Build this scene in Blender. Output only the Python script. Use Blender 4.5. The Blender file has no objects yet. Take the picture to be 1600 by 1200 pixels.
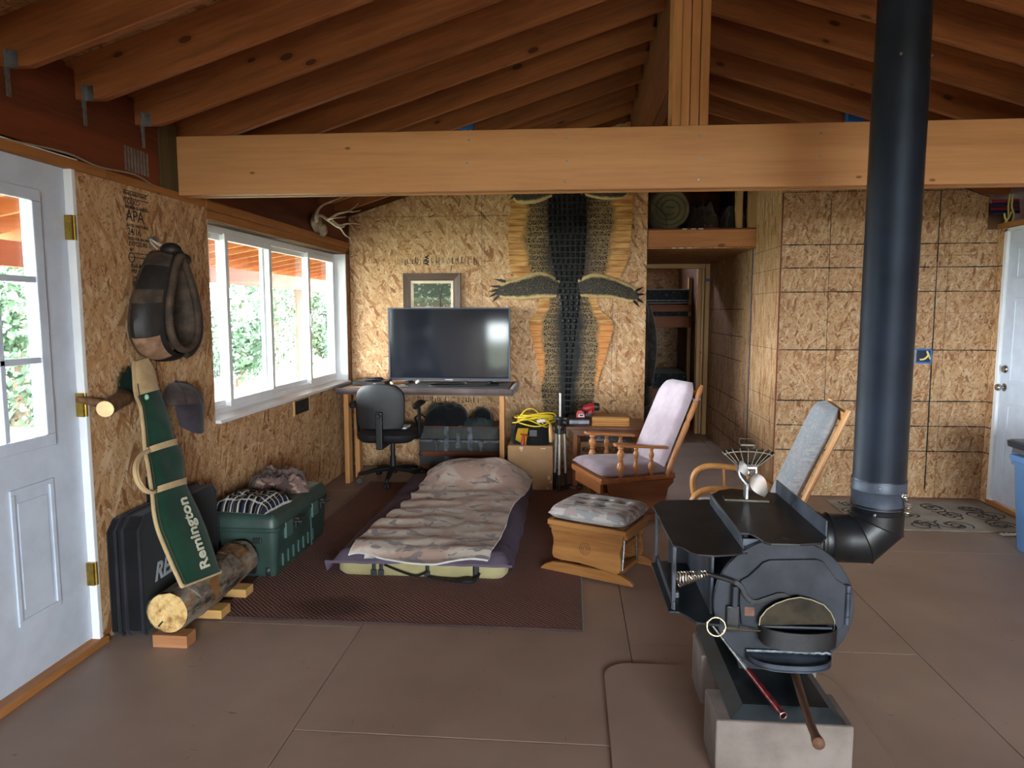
import bpy, math, random
from mathutils import Vector, Matrix, Euler, noise as mnoise
random.seed(7)
R = math.radians
scene = bpy.context.scene
COL = scene.collection

# ------------------------------------------------------------------ camera
FPX = 1100.0
TH = math.atan(113 / 1100.0)
PS = math.atan(93 * math.cos(TH) / 1100.0)
CAMP = Vector((0, 0, 1.45))
cam_d = bpy.data.cameras.new('camera')
cam_d.sensor_width = 36.0
cam_d.lens = 36.0 * FPX / 1600.0
cam_d.clip_start = 0.05
cam = bpy.data.objects.new('camera', cam_d)
cam.location = CAMP
cam.rotation_euler = (math.pi / 2 - TH, 0, PS)
COL.objects.link(cam)
scene.camera = cam

# ------------------------------------------------------------------ world: even overcast daylight
w = bpy.data.worlds.new('overcast_sky')
scene.world = w
w.use_nodes = True
bg = w.node_tree.nodes['Background']
bg.inputs['Color'].default_value = (0.94, 0.94, 1.0, 1)
bg.inputs['Strength'].default_value = 11.0
scene.view_settings.view_transform = 'Standard'
scene.view_settings.look = 'None'
scene.view_settings.gamma = 1.0
scene.view_settings.use_curve_mapping = False
scene.view_settings.exposure = 2.65
scene.cycles.use_denoising = True
scene.cycles.max_bounces = 10
scene.cycles.diffuse_bounces = 7
scene.cycles.transparent_max_bounces = 12
scene.cycles.sample_clamp_indirect = 8.0


def portal(name, loc, rot, sx, sy):
    l = bpy.data.lights.new(name, 'AREA')
    l.shape = 'RECTANGLE'
    l.size = sx
    l.size_y = sy
    l.cycles.is_portal = True
    o = bpy.data.objects.new(name, l)
    o.location = loc
    o.rotation_euler = rot
    COL.objects.link(o)


# sky portals in the window openings, the last in an added one (an area light looks down its local -Z)
portal('portal_window', (-2.23, 5.07, 1.4), (0, -math.pi / 2, 0), 1.12, 2.42)
portal('portal_door', (-2.23, 2.29, 1.42), (0, -math.pi / 2, 0), 0.95, 0.65)
portal('portal_rear_a', (-1.65, -3.55, .68), (math.pi / 2, 0, 0), .6, 1.15)
portal('portal_added_window', (1.5, -3.55, 1.3), (math.pi / 2, 0, 0), 2.6, 1.4)  # sits in the unseen window added to the rear wall


# ------------------------------------------------------------------ pixel helpers (1600x1200 frame -> point at a real distance)
def _ray(x, y):
    s, c = math.sin, math.cos
    F = Vector((-s(PS) * c(TH), c(PS) * c(TH), -s(TH)))
    Rt = Vector((c(PS), s(PS), 0))
    U = Vector((-s(PS) * s(TH), c(PS) * s(TH), c(TH)))
    return F + Rt * ((x - 800) / FPX) - U * ((y - 600) / FPX)


def onz(x, y, z=0.0):
    d = _ray(x, y)
    return CAMP + d * ((z - CAMP.z) / d.z)


def ony(x, y, Y):
    d = _ray(x, y)
    return CAMP + d * (Y / d.y)


def onx(x, y, X):
    d = _ray(x, y)
    return CAMP + d * (X / d.x)


def onpl(x, y, p, n):
    d = _ray(x, y)
    return CAMP + d * ((p - CAMP).dot(n) / d.dot(n))


def lerp(a, b, t):
    return a + (b - a) * t


def sm(a, b, x):
    t = max(0.0, min(1.0, (x - a) / (b - a)))
    return t * t * (3 - 2 * t)


def interp(tab, t):
    if t <= tab[0][0]:
        return tab[0][1]
    for (a, va), (b, vb) in zip(tab, tab[1:]):
        if t <= b:
            return va + (vb - va) * (t - a) / (b - a)
    return tab[-1][1]


def catmull(pts, n=6, closed=False):
    pts = [Vector(p) for p in pts]
    out = []
    N = len(pts)
    rng = range(N if closed else N - 1)
    for i in rng:
        p1, p2 = pts[i], pts[(i + 1) % N]
        p0 = pts[(i - 1) % N] if (closed or i > 0) else p1
        p3 = pts[(i + 2) % N] if (closed or i + 2 < N) else p2
        for k in range(n):
            t = k / n
            out.append(0.5 * ((2 * p1) + (p2 - p0) * t + (2 * p0 - 5 * p1 + 4 * p2 - p3) * t * t + (3 * p1 - p0 - 3 * p2 + p3) * t ** 3))
    if not closed:
        out.append(pts[-1].copy())
    return out


# ------------------------------------------------------------------ materials
def srgb(c):
    def f(u):
        u /= 255.0
        return u / 12.92 if u <= 0.04045 else ((u + 0.055) / 1.055) ** 2.4
    return (f(c[0]), f(c[1]), f(c[2]), 1.0)


class NT:
    def __init__(s, name):
        s.m = bpy.data.materials.new(name)
        s.m.use_nodes = True
        s.t = s.m.node_tree
        s.b = s.t.nodes['Principled BSDF']
        s.tc = s.t.nodes.new('ShaderNodeTexCoord')

    def n(s, typ, **kw):
        nd = s.t.nodes.new('ShaderNode' + typ)
        for k, v in kw.items():
            setattr(nd, k, v)
        return nd

    def l(s, a, b):
        s.t.links.new(a, b)

    def math(s, op, a, b=None, clamp=False):
        nd = s.n('Math', operation=op)
        nd.use_clamp = clamp
        for i, v in enumerate((a, b)):
            if v is None:
                continue
            if isinstance(v, (int, float)):
                nd.inputs[i].default_value = v
            else:
                s.l(v, nd.inputs[i])
        return nd.outputs[0]

    def mix(s, fac, a, b, blend='MIX'):
        nd = s.n('Mix', data_type='RGBA', blend_type=blend)
        for i, v in ((0, fac), (6, a), (7, b)):
            if isinstance(v, (int, float)):
                nd.inputs[i].default_value = v
            elif isinstance(v, tuple):
                nd.inputs[i].default_value = v
            else:
                s.l(v, nd.inputs[i])
        return nd.outputs[2]

    def ramp(s, fac, stops):
        nd = s.n('ValToRGB')
        e = nd.color_ramp.elements
        while len(e) < len(stops):
            e.new(0.5)
        for i, (p, c) in enumerate(stops):
            e[i].position = p
            e[i].color = c
        s.l(fac, nd.inputs[0])
        return nd.outputs[0]

    def mapping(s, vec, loc=(0, 0, 0), rot=(0, 0, 0), scale=(1, 1, 1), typ='POINT'):
        nd = s.n('Mapping', vector_type=typ)
        nd.inputs['Location'].default_value = loc
        nd.inputs['Rotation'].default_value = rot
        nd.inputs['Scale'].default_value = scale
        s.l(vec, nd.inputs[0])
        return nd.outputs[0]

    def noise(s, vec, scale, detail=3, rough=0.55, dist=0.0):
        nd = s.n('TexNoise')
        nd.inputs['Scale'].default_value = scale
        nd.inputs['Detail'].default_value = detail
        nd.inputs['Roughness'].default_value = rough
        nd.inputs['Distortion'].default_value = dist
        if vec is not None:
            s.l(vec, nd.inputs['Vector'])
        return nd.outputs['Fac']

    def bump(s, h, strength=0.3, dist=0.01):
        nd = s.n('Bump')
        nd.inputs['Strength'].default_value = strength
        nd.inputs['Distance'].default_value = dist
        s.l(h, nd.inputs['Height'])
        s.l(nd.outputs[0], s.b.inputs['Normal'])

    def base(s, v):
        if isinstance(v, tuple):
            s.b.inputs['Base Color'].default_value = v
        else:
            s.l(v, s.b.inputs['Base Color'])

    def set(s, rough=0.6, metal=0.0, spec=0.5):
        s.b.inputs['Roughness'].default_value = rough
        s.b.inputs['Metallic'].default_value = metal
        s.b.inputs['Specular IOR Level'].default_value = spec
        return s.m


def plain(name, c, rough=0.6, metal=0.0, var=0.12, scale=6.0, bump=0.0, bscale=120.0, c2=None, spec=0.5):
    t = NT(name)
    o = t.tc.outputs['Object']
    a = srgb(c)
    b = srgb(c2) if c2 else tuple(v * (1 - var * 2.2) for v in a[:3]) + (1,)
    f = t.noise(o, scale, 5, 0.6)
    t.base(t.ramp(f, [(0.38, b), (0.62, a)]))
    if bump:
        t.bump(t.noise(o, bscale, 3, 0.6), bump, 0.004)
    return t.set(rough, metal, spec)


def wood(name, c, c2, axis='X', scale=1.0, rough=0.6, knots=0.0, contrast=1.0, randomize=True, spec=0.3):
    t = NT(name)
    v = t.tc.outputs['Object']
    if randomize:
        oi = t.n('ObjectInfo')
        add = t.n('VectorMath', operation='ADD')
        mul = t.n('VectorMath', operation='SCALE')
        t.l(oi.outputs['Random'], mul.inputs['Scale'])
        mul.inputs[0].default_value = (17.3, 9.1, 23.7)
        t.l(v, add.inputs[0])
        t.l(mul.outputs[0], add.inputs[1])
        v = add.outputs[0]
    sc = {'X': (0.9, 13, 13), 'Y': (13, 0.9, 13), 'Z': (13, 13, 0.9)}[axis]
    sc = tuple(k * scale for k in sc)
    vm = t.mapping(v, scale=sc)
    broad = t.noise(vm, 0.7, 3, 0.55, 0.6)
    fine = t.noise(t.mapping(v, scale=tuple(k * 4 for k in sc)), 1.6, 4, 0.65)
    f = t.math('ADD', t.math('MULTIPLY', broad, 0.7), t.math('MULTIPLY', fine, 0.3))
    a, b = srgb(c), srgb(c2)
    k = 0.14 / contrast
    col = t.ramp(f, [(0.5 - k, b), (0.5 + k, a)])
    big = t.noise(v, 1.7, 2)
    col = t.mix(t.math('MULTIPLY', big, 0.35), col, b)
    if knots:
        ks = {'X': (3.6, 8, 8), 'Y': (8, 3.6, 8), 'Z': (8, 8, 3.6)}[axis]
        vo = t.n('TexVoronoi')
        vo.inputs['Scale'].default_value = 1.0
        t.l(t.mapping(v, scale=ks), vo.inputs['Vector'])
        kn = t.math('LESS_THAN', vo.outputs['Distance'], 0.125 * knots)
        col = t.mix(kn, col, tuple(q * 0.25 for q in b[:3]) + (1,))
        halo = t.math('MULTIPLY', t.math('LESS_THAN', vo.outputs['Distance'], 0.2 * knots), 0.3)
        col = t.mix(halo, col, b)
    t.base(col)
    t.bump(fine, 0.12, 0.003)
    return t.set(rough, 0, spec)


def osb(name, plane, angles, sw=0.017, sl=0.085, tone=1.0, stain=None, hue=(1, 1.01, 1.1)):
    t = NT(name)
    sep = t.n('SeparateXYZ')
    t.l(t.tc.outputs['Object'], sep.inputs[0])
    cmb = t.n('CombineXYZ')
    u, v = {'xz': (0, 2), 'yz': (1, 2), 'xy': (0, 1)}[plane]
    t.l(sep.outputs[u], cmb.inputs[0])
    t.l(sep.outputs[v], cmb.inputs[1])
    p = cmb.outputs[0]
    nz = t.n('TexNoise')
    nz.inputs['Scale'].default_value = 5.0
    t.l(p, nz.inputs['Vector'])
    sub = t.n('VectorMath', operation='SUBTRACT')
    t.l(nz.outputs['Color'], sub.inputs[0])
    sub.inputs[1].default_value = (0.5, 0.5, 0.5)
    sc = t.n('VectorMath', operation='SCALE')
    t.l(sub.outputs[0], sc.inputs[0])
    sc.inputs['Scale'].default_value = 0.05
    ad = t.n('VectorMath', operation='ADD')
    t.l(p, ad.inputs[0])
    t.l(sc.outputs[0], ad.inputs[1])
    p = ad.outputs[0]

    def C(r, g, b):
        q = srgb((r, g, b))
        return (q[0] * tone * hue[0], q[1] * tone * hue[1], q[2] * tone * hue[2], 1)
    stops = [(0.0, C(128, 80, 48)), (0.07, C(158, 108, 66)), (0.2, C(190, 146, 98)), (0.5, C(204, 164, 117)), (0.75, C(213, 177, 131)), (0.93, C(224, 194, 152)), (1.0, C(178, 130, 84))]
    col = None
    hgt = None
    for i, an in enumerate(angles):
        m = t.mapping(p, loc=(i * 1.37 + 0.3, i * 0.71, 0), rot=(0, 0, R(an)), scale=(sw * (0.75 + 0.22 * i), sl * (0.8 + 0.12 * i), 1), typ='TEXTURE')
        vo = t.n('TexVoronoi', voronoi_dimensions='2D')
        vo.inputs['Scale'].default_value = 1.0
        t.l(m, vo.inputs['Vector'])
        s2 = t.n('SeparateColor')
        t.l(vo.outputs['Color'], s2.inputs[0])
        rc = t.ramp(s2.outputs[1], stops)
        rc = t.mix(t.math('MULTIPLY', vo.outputs['Distance'], 0.42), rc, C(134, 90, 54))
        if col is None:
            col, hgt = rc, s2.outputs[2]
        else:
            mk = t.math('GREATER_THAN', s2.outputs[0], 0.6)
            col = t.mix(mk, col, rc)
            hm = t.n('Mix', data_type='FLOAT')
            t.l(mk, hm.inputs[0])
            t.l(hgt, hm.inputs[2])
            t.l(s2.outputs[2], hm.inputs[3])
            hgt = hm.outputs[0]
    for j, an in enumerate((angles[0] + 35, angles[1] - 40)):
        m = t.mapping(p, loc=(j * 2.3 + 5, 1.1 * j, 0), rot=(0, 0, R(an)), scale=(0.0055, 0.024, 1), typ='TEXTURE')
        vo = t.n('TexVoronoi', voronoi_dimensions='2D')
        vo.inputs['Scale'].default_value = 1.0
        t.l(m, vo.inputs['Vector'])
        s2 = t.n('SeparateColor')
        t.l(vo.outputs['Color'], s2.inputs[0])
        fk = t.math('MULTIPLY', t.math('GREATER_THAN', s2.outputs[0], 0.9), t.math('LESS_THAN', vo.outputs['Distance'], 0.42))
        col = t.mix(t.math('MULTIPLY', fk, 0.75), col, C(104, 62, 36))
    col = t.mix(t.math('MULTIPLY', t.noise(p, 1.3, 3), 0.3), col, C(168, 122, 80))
    if stain:
        (su, sv, sr, scol) = stain
        dm = t.mapping(p, loc=(su, sv, 0), scale=(sr, sr * 0.8, 1), typ='TEXTURE')
        ln = t.n('VectorMath', operation='LENGTH')
        t.l(dm, ln.inputs[0])
        d = t.math('ADD', ln.outputs['Value'], t.math('MULTIPLY', t.noise(p, 60, 3), 0.9))
        k = t.math('SUBTRACT', 1.75, d)
        k = t.math('MULTIPLY', k, 2.2, True)
        col = t.mix(k, col, srgb(scol))
    t.base(col)
    t.bump(hgt, 0.25, 0.003)
    return t.set(0.62, 0, 0.3)


def fabric(name, c, c2, scale=3.0, weave=260.0, rough=0.95, bump=0.25, sharp=0.1):
    t = NT(name)
    o = t.tc.outputs['Object']
    t.base(t.mix(t.math('MULTIPLY', t.noise(o, weave, 2), 0.5), t.ramp(t.noise(o, scale, 4, 0.6), [(0.5 - sharp, srgb(c2)), (0.5 + sharp, srgb(c))]), tuple(q * 0.6 for q in srgb(c2)[:3]) + (1,)))
    t.bump(t.noise(o, weave, 2), bump, 0.002)
    t.b.inputs['Sheen Weight'].default_value = 0.15
    return t.set(rough, 0, 0.15)


def blotch(name, base_c, layers, weave=220.0, rough=0.95):
    """cloth with printed patches: layers of (colour, noise scale, threshold, stretch)"""
    t = NT(name)
    o = t.tc.outputs['Object']
    col = srgb(base_c)
    for i, (c, s, th, st) in enumerate(layers):
        m = t.mapping(o, loc=(i * 3.1, i * 1.7, i * 2.3), scale=st)
        k = t.math('MULTIPLY', t.math('SUBTRACT', t.noise(m, s, 4, 0.55, 0.4), th), 30.0, True)
        col = t.mix(k, col, srgb(c))
    dk = t.math('MULTIPLY', t.noise(o, weave, 2), 0.45)
    col = t.mix(dk, col, (0.05, 0.045, 0.04, 1))
    t.base(col)
    t.bump(t.noise(o, weave, 2), 0.35, 0.002)
    t.b.inputs['Sheen Weight'].default_value = 0.2
    return t.set(rough, 0, 0.1)


def glass(name, tint=(0.93, 0.98, 0.96, 1)):
    m = bpy.data.materials.new(name)
    m.use_nodes = True
    t = m.node_tree
    t.nodes.clear()
    out = t.nodes.new('ShaderNodeOutputMaterial')
    tr = t.nodes.new('ShaderNodeBsdfTransparent')
    tr.inputs[0].default_value = tint
    gl = t.nodes.new('ShaderNodeBsdfGlossy')
    gl.inputs['Roughness'].default_value = 0.02
    lw = t.nodes.new('ShaderNodeLayerWeight')
    lw.inputs[0].default_value = 0.5
    pw = t.nodes.new('ShaderNodeMath')
    pw.operation = 'POWER'
    pw.inputs[1].default_value = 5.0
    t.links.new(lw.outputs['Facing'], pw.inputs[0])
    ma = t.nodes.new('ShaderNodeMath')
    ma.operation = 'MULTIPLY_ADD'
    ma.inputs[1].default_value = 0.9
    ma.inputs[2].default_value = 0.03
    t.links.new(pw.outputs[0], ma.inputs[0])
    mx = t.nodes.new('ShaderNodeMixShader')
    t.links.new(ma.outputs[0], mx.inputs[0])
    t.links.new(tr.outputs[0], mx.inputs[1])
    t.links.new(gl.outputs[0], mx.inputs[2])
    t.links.new(mx.outputs[0], out.inputs[0])
    return m


# ------------------------------------------------------------------ mesh builder
ROOT = {}
I4 = Matrix.Identity(4)


class MB:
    def __init__(s):
        s.v, s.f, s.mi, s.uv = [], [], [], {}
        s.cur = 0

    def add(s, vs, fs):
        o = len(s.v)
        s.v += [Vector(p) for p in vs]
        for q in fs:
            s.f.append([i + o for i in q])
            s.mi.append(s.cur)
        return s

    def box(s, x0, x1, y0, y1, z0, z1, M=None):
        vs = [Vector((x, y, z)) for z in (z0, z1) for y in (y0, y1) for x in (x0, x1)]
        if M is not None:
            vs = [M @ p for p in vs]
        return s.add(vs, [(0, 2, 3, 1), (4, 5, 7, 6), (0, 1, 5, 4), (2, 6, 7, 3), (0, 4, 6, 2), (1, 3, 7, 5)])

    def bar(s, p, q, w, h, up=(0, 0, 1)):
        p, q = Vector(p), Vector(q)
        d = (q - p).normalized()
        u = Vector(up)
        sd = d.cross(u)
        if sd.length < 1e-5:
            sd = d.cross(Vector((1, 0, 0)))
        sd.normalize()
        u = sd.cross(d).normalized()
        vs = [a + sd * (w / 2) * i + u * (h / 2) * j for a in (p, q) for j in (-1, 1) for i in (-1, 1)]
        return s.add(vs, [(0, 1, 3, 2), (4, 6, 7, 5), (0, 4, 5, 1), (2, 3, 7, 6), (0, 2, 6, 4), (1, 5, 7, 3)])

    def prism(s, poly, axis, a, b):
        """extrude a 2-D polygon along an axis: 'x' poly=(y,z), 'y' poly=(x,z), 'z' poly=(x,y)"""
        def P(q, t):
            return {'x': (t, q[0], q[1]), 'y': (q[0], t, q[1]), 'z': (q[0], q[1], t)}[axis]
        n = len(poly)
        vs = [P(q, a) for q in poly] + [P(q, b) for q in poly]
        fs = [list(range(n))[::-1], list(range(n, 2 * n))]
        fs += [(i, (i + 1) % n, (i + 1) % n + n, i + n) for i in range(n)]
        return s.add(vs, fs)

    def tube(s, path, r, n=8, cap=True, closed=False, flat=None):
        path = [Vector(p) for p in path]
        N = len(path)
        rs = r if isinstance(r, (list, tuple)) else [r] * N
        up = None
        vs = []
        for i, p in enumerate(path):
            if closed:
                d = path[(i + 1) % N] - path[i - 1]
            else:
                d = path[min(i + 1, N - 1)] - path[max(i - 1, 0)]
            if d.length < 1e-9:
                d = Vector((0, 0, 1))
            d.normalize()
            if up is None:
                up = Vector((0, 0, 1)) if abs(d.z) < 0.9 else Vector((1, 0, 0))
            sd = d.cross(up)
            if sd.length < 1e-5:
                sd = d.orthogonal()
            sd.normalize()
            up = sd.cross(d).normalized()
            for k in range(n):
                a = 2 * math.pi * k / n
                e = sd * math.cos(a) + up * math.sin(a)
                if flat:
                    e = sd * math.cos(a) * flat[0] + up * math.sin(a) * flat[1]
                vs.append(p + e * rs[i])
        fs = []
        for i in range(N if closed else N - 1):
            j = (i + 1) % N
            for k in range(n):
                k2 = (k + 1) % n
                fs.append((i * n + k, i * n + k2, j * n + k2, j * n + k))
        if cap and not closed:
            fs.append(list(range(n))[::-1])
            fs.append([(N - 1) * n + k for k in range(n)])
        return s.add(vs, fs)

    def lathe(s, prof, o=(0, 0, 0), ax=(0, 0, 1), n=20, cap=True):
        o, ax = Vector(o), Vector(ax).normalized()
        e1 = ax.orthogonal().normalized()
        e2 = ax.cross(e1)
        vs = []
        for r, h in prof:
            for k in range(n):
                a = 2 * math.pi * k / n
                vs.append(o + ax * h + (e1 * math.cos(a) + e2 * math.sin(a)) * r)
        fs = []
        for i in range(len(prof) - 1):
            for k in range(n):
                k2 = (k + 1) % n
                fs.append((i * n + k, i * n + k2, (i + 1) * n + k2, (i + 1) * n + k))
        if cap:
            fs.append(list(range(n))[::-1])
            fs.append([(len(prof) - 1) * n + k for k in range(n)])
        return s.add(vs, fs)

    def ball(s, c, r, nu=14, nv=9, fn=None):
        c = Vector(c)
        r = Vector(r) if not isinstance(r, (int, float)) else Vector((r, r, r))
        vs = []
        for j in range(nv + 1):
            th = math.pi * j / nv
            for i in range(nu):
                a = 2 * math.pi * i / nu
                d = Vector((math.sin(th) * math.cos(a), math.sin(th) * math.sin(a), math.cos(th)))
                k = fn(d) if fn else 1.0
                vs.append(c + Vector((d.x * r.x, d.y * r.y, d.z * r.z)) * k)
        fs = []
        for j in range(nv):
            for i in range(nu):
                i2 = (i + 1) % nu
                fs.append((j * nu + i, (j + 1) * nu + i, (j + 1) * nu + i2, j * nu + i2))
        return s.add(vs, fs)

    def grid(s, fn, nu, nv, uv=False, closed_u=False):
        o = len(s.v)
        vs, fs = [], []
        for j in range(nv + 1):
            for i in range(nu + 1):
                vs.append(Vector(fn(i / nu, j / nv)))
                if uv:
                    s.uv[o + len(vs) - 1] = (i / nu, j / nv)
        for j in range(nv):
            for i in range(nu):
                a = j * (nu + 1) + i
                fs.append((a, a + 1, a + nu + 2, a + nu + 1))
        return s.add(vs, fs)

    def slab(s, fn, th, nu, nv, uv=False):
        """a grid surface with a back surface th(u,v) vector away, edges closed"""
        o = len(s.v)
        n1 = (nu + 1) * (nv + 1)
        s.grid(fn, nu, nv, uv)
        vs = []
        for j in range(nv + 1):
            for i in range(nu + 1):
                u, v = i / nu, j / nv
                vs.append(Vector(fn(u, v)) + Vector(th(u, v) if callable(th) else th))
        o2 = len(s.v)
        fs = []
        for j in range(nv):
            for i in range(nu):
                a = j * (nu + 1) + i
                fs.append((a, a + nu + 1, a + nu + 2, a + 1))
        s.add(vs, fs)
        if uv:
            for k in range(n1):
                s.uv[o2 + k] = s.uv[o + k]
        def E(a, b):
            s.f.append([o + a, o2 + a, o2 + b, o + b])
            s.mi.append(s.cur)
        for i in range(nu):
            E(i, i + 1)
            E(nv * (nu + 1) + i + 1, nv * (nu + 1) + i)
        for j in range(nv):
            E((j + 1) * (nu + 1), j * (nu + 1))
            E(j * (nu + 1) + nu, (j + 1) * (nu + 1) + nu)
        return s

    def build(s, name, mat, parent=None, smooth=False, bevel=0.0, sub=0, world=False, seg=2, fixn=True):
        Mi = I4
        if parent is not None:
            Mi = ROOT.get(parent.name, I4)
        inv = Mi.inverted() if world else I4
        me = bpy.data.meshes.new(name)
        me.from_pydata([tuple(inv @ p) for p in s.v], [], s.f)
        mats = mat if isinstance(mat, (list, tuple)) else [mat]
        for m in mats:
            me.materials.append(m)
        if len(mats) > 1:
            me.polygons.foreach_set('material_index', s.mi)
        if s.uv:
            lay = me.uv_layers.new(name='UVMap')
            for lp in me.loops:
                lay.data[lp.index].uv = s.uv.get(lp.vertex_index, (0, 0))
        if fixn:
            import bmesh
            bm = bmesh.new()
            bm.from_mesh(me)
            bmesh.ops.recalc_face_normals(bm, faces=bm.faces)
            bm.to_mesh(me)
            bm.free()
        if smooth:
            me.polygons.foreach_set('use_smooth', [True] * len(me.polygons))
        me.update()
        o = bpy.data.objects.new(name, me)
        COL.objects.link(o)
        if bevel:
            b = o.modifiers.new('bevel', 'BEVEL')
            b.width = bevel
            b.segments = seg
            b.limit_method = 'ANGLE'
            b.angle_limit = R(40)
        if sub:
            d = o.modifiers.new('sub', 'SUBSURF')
            d.levels = sub
            d.render_levels = sub
        if smooth and not sub:
            try:
                me.set_sharp_from_angle(angle=R(45))
            except Exception:
                pass
        if parent is not None:
            o.parent = parent
            ROOT[o.name] = Mi
        return o


def thing(name, label, cat, loc=(0, 0, 0), rz=0.0, group=None):
    o = bpy.data.objects.new(name, None)
    o.empty_display_size = 0.1
    COL.objects.link(o)
    o.location = loc
    o.rotation_euler = (0, 0, rz)
    o['label'] = label
    o['category'] = cat
    if group:
        o['group'] = group
    ROOT[o.name] = Matrix.Translation(Vector(loc)) @ Matrix.Rotation(rz, 4, 'Z')
    return o


def tag(o, label, cat, group=None):
    o['label'] = label
    o['category'] = cat
    if group:
        o['group'] = group
    return o


def struct(o):
    o['kind'] = 'structure'
    return o


def setting(name):
    o = bpy.data.objects.new(name, None)
    o.empty_display_size = 0.1
    COL.objects.link(o)
    o['kind'] = 'structure'
    ROOT[o.name] = I4
    return o


def place(src, name, parent, loc, rot=(0, 0, 0), scale=(1, 1, 1)):
    """a copy of a mesh part sharing its data"""
    o = bpy.data.objects.new(name, src.data if hasattr(src, 'data') else src)
    COL.objects.link(o)
    o.location = loc
    o.rotation_euler = rot
    o.scale = scale
    o.parent = parent
    if parent is not None:
        ROOT[o.name] = ROOT.get(parent.name, I4)
    return o


def text(name, body, size, M, mat, parent, extrude=0.0008, shear=0.0, bold=0.0, align='LEFT', spacing=1.0, xs=1.0):
    """flat lettering as a mesh; M maps the text plane (x right, y up, z out) to world"""
    cu = bpy.data.curves.new(name, 'FONT')
    cu.body = body
    cu.size = size
    cu.extrude = extrude
    cu.shear = shear
    cu.offset = bold
    cu.align_x = align
    cu.space_character = spacing
    cu.resolution_u = 3
    tmp = bpy.data.objects.new(name + '_tmp', cu)
    COL.objects.link(tmp)
    dg = bpy.context.evaluated_depsgraph_get()
    me = bpy.data.meshes.new_from_object(tmp.evaluated_get(dg))
    bpy.data.objects.remove(tmp)
    bpy.data.curves.remove(cu)
    me.name = name
    inv = ROOT.get(parent.name, I4).inverted() if parent is not None else I4
    T = inv @ M @ Matrix.Diagonal((xs, 1, 1, 1))
    me.transform(T)
    me.materials.clear()
    me.materials.append(mat)
    o = bpy.data.objects.new(name, me)
    COL.objects.link(o)
    if parent is not None:
        o.parent = parent
        ROOT[o.name] = ROOT.get(parent.name, I4)
    return o


def frame_m(o, xd, yd):
    """matrix with columns x, y, x cross y at origin o"""
    x = Vector(xd).normalized()
    y = Vector(yd)
    z = x.cross(y).normalized()
    y = z.cross(x).normalized()
    return Matrix(((x.x, y.x, z.x, o[0]), (x.y, y.y, z.y, o[1]), (x.z, y.z, z.z, o[2]), (0, 0, 0, 1)))
# ================================================================== constants of the room
XL, XR, YB, YF, XC = -2.04, 3.17, 6.40, 5.63, 1.61
YR = -3.5            # rear wall, behind the camera
XM = 0.565           # ridge
SL = 0.315           # roof slope


def zroof(x):
    return 2.29 + SL * min(x - XL, XR - x)


# ------------------------------------------------------------------ shared materials
M_osb_l = osb('osb_left', 'yz', (4, -12, 18, 2, 35, -28), 0.013, 0.085, 0.9, stain=(3.10, 1.115, 0.10, (22, 42, 34)))
M_osb_w = osb('osb_under_window', 'yz', (80, 20, 130, 60, 100, -20), 0.013, 0.06, 0.96)
M_osb_b = osb('osb_back', 'xz', (10, 60, -40, 100, -15, 35), 0.012, 0.055, 0.95)
M_osb_f = osb('osb_face', 'xz', (70, 10, -50, 110, 30, -15), 0.009, 0.042, 0.82)
M_osb_c = osb('osb_corridor', 'yz', (2, -6, 8, 0, 14, -10), 0.013, 0.12, 0.9)
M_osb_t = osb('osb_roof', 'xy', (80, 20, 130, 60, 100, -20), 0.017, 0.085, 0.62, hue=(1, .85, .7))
M_line = plain('black_print', (38, 34, 30), 0.8, var=0.2)
M_blue_tape = plain('blue_paint', (44, 62, 96), 0.6)
M_raft = wood('rafter_lumber', (158, 95, 54), (106, 56, 28), 'X', 1.0, 0.65, knots=0.9)
M_beam = wood('beam_lumber', (206, 150, 102), (176, 122, 78), 'X', 0.7, 0.6, knots=0.4)
M_post = wood('post_lumber', (200, 142, 90), (160, 104, 60), 'Z', 1.0, 0.6, knots=0.5)
M_post2 = wood('stud_lumber', (196, 160, 112), (158, 120, 78), 'Z', 1.0, 0.65, knots=0.5)
M_rim = wood('rim_board', (116, 56, 30), (72, 32, 18), 'Y', 0.7, 0.7)
M_plate = wood('plate_lumber', (180, 122, 68), (128, 80, 42), 'Y', 1.0, 0.65, knots=0.4)
M_treated = wood('treated_lumber', (96, 82, 52), (66, 56, 36), 'Z', 1.0, 0.7)
M_ridge = wood('ridge_lumber', (128, 72, 38), (86, 44, 22), 'Y', 0.8, 0.65)
M_core = plain('wall_core', (96, 66, 40), 0.8)
M_white = plain('white_vinyl', (226, 228, 232), 0.4, var=0.03)
M_doorw = plain('door_paint', (196, 206, 224), 0.38, var=0.05, scale=9)
M_glass = glass('pane_glass')
M_galv = plain('galvanised_steel', (150, 156, 162), 0.4, 0.8, var=0.15, scale=30)
M_brass = plain('brass', (168, 138, 62), 0.35, 0.9, var=0.15, scale=40)
M_nickel = plain('satin_nickel', (170, 168, 162), 0.25, 1.0, var=0.05)


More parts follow.
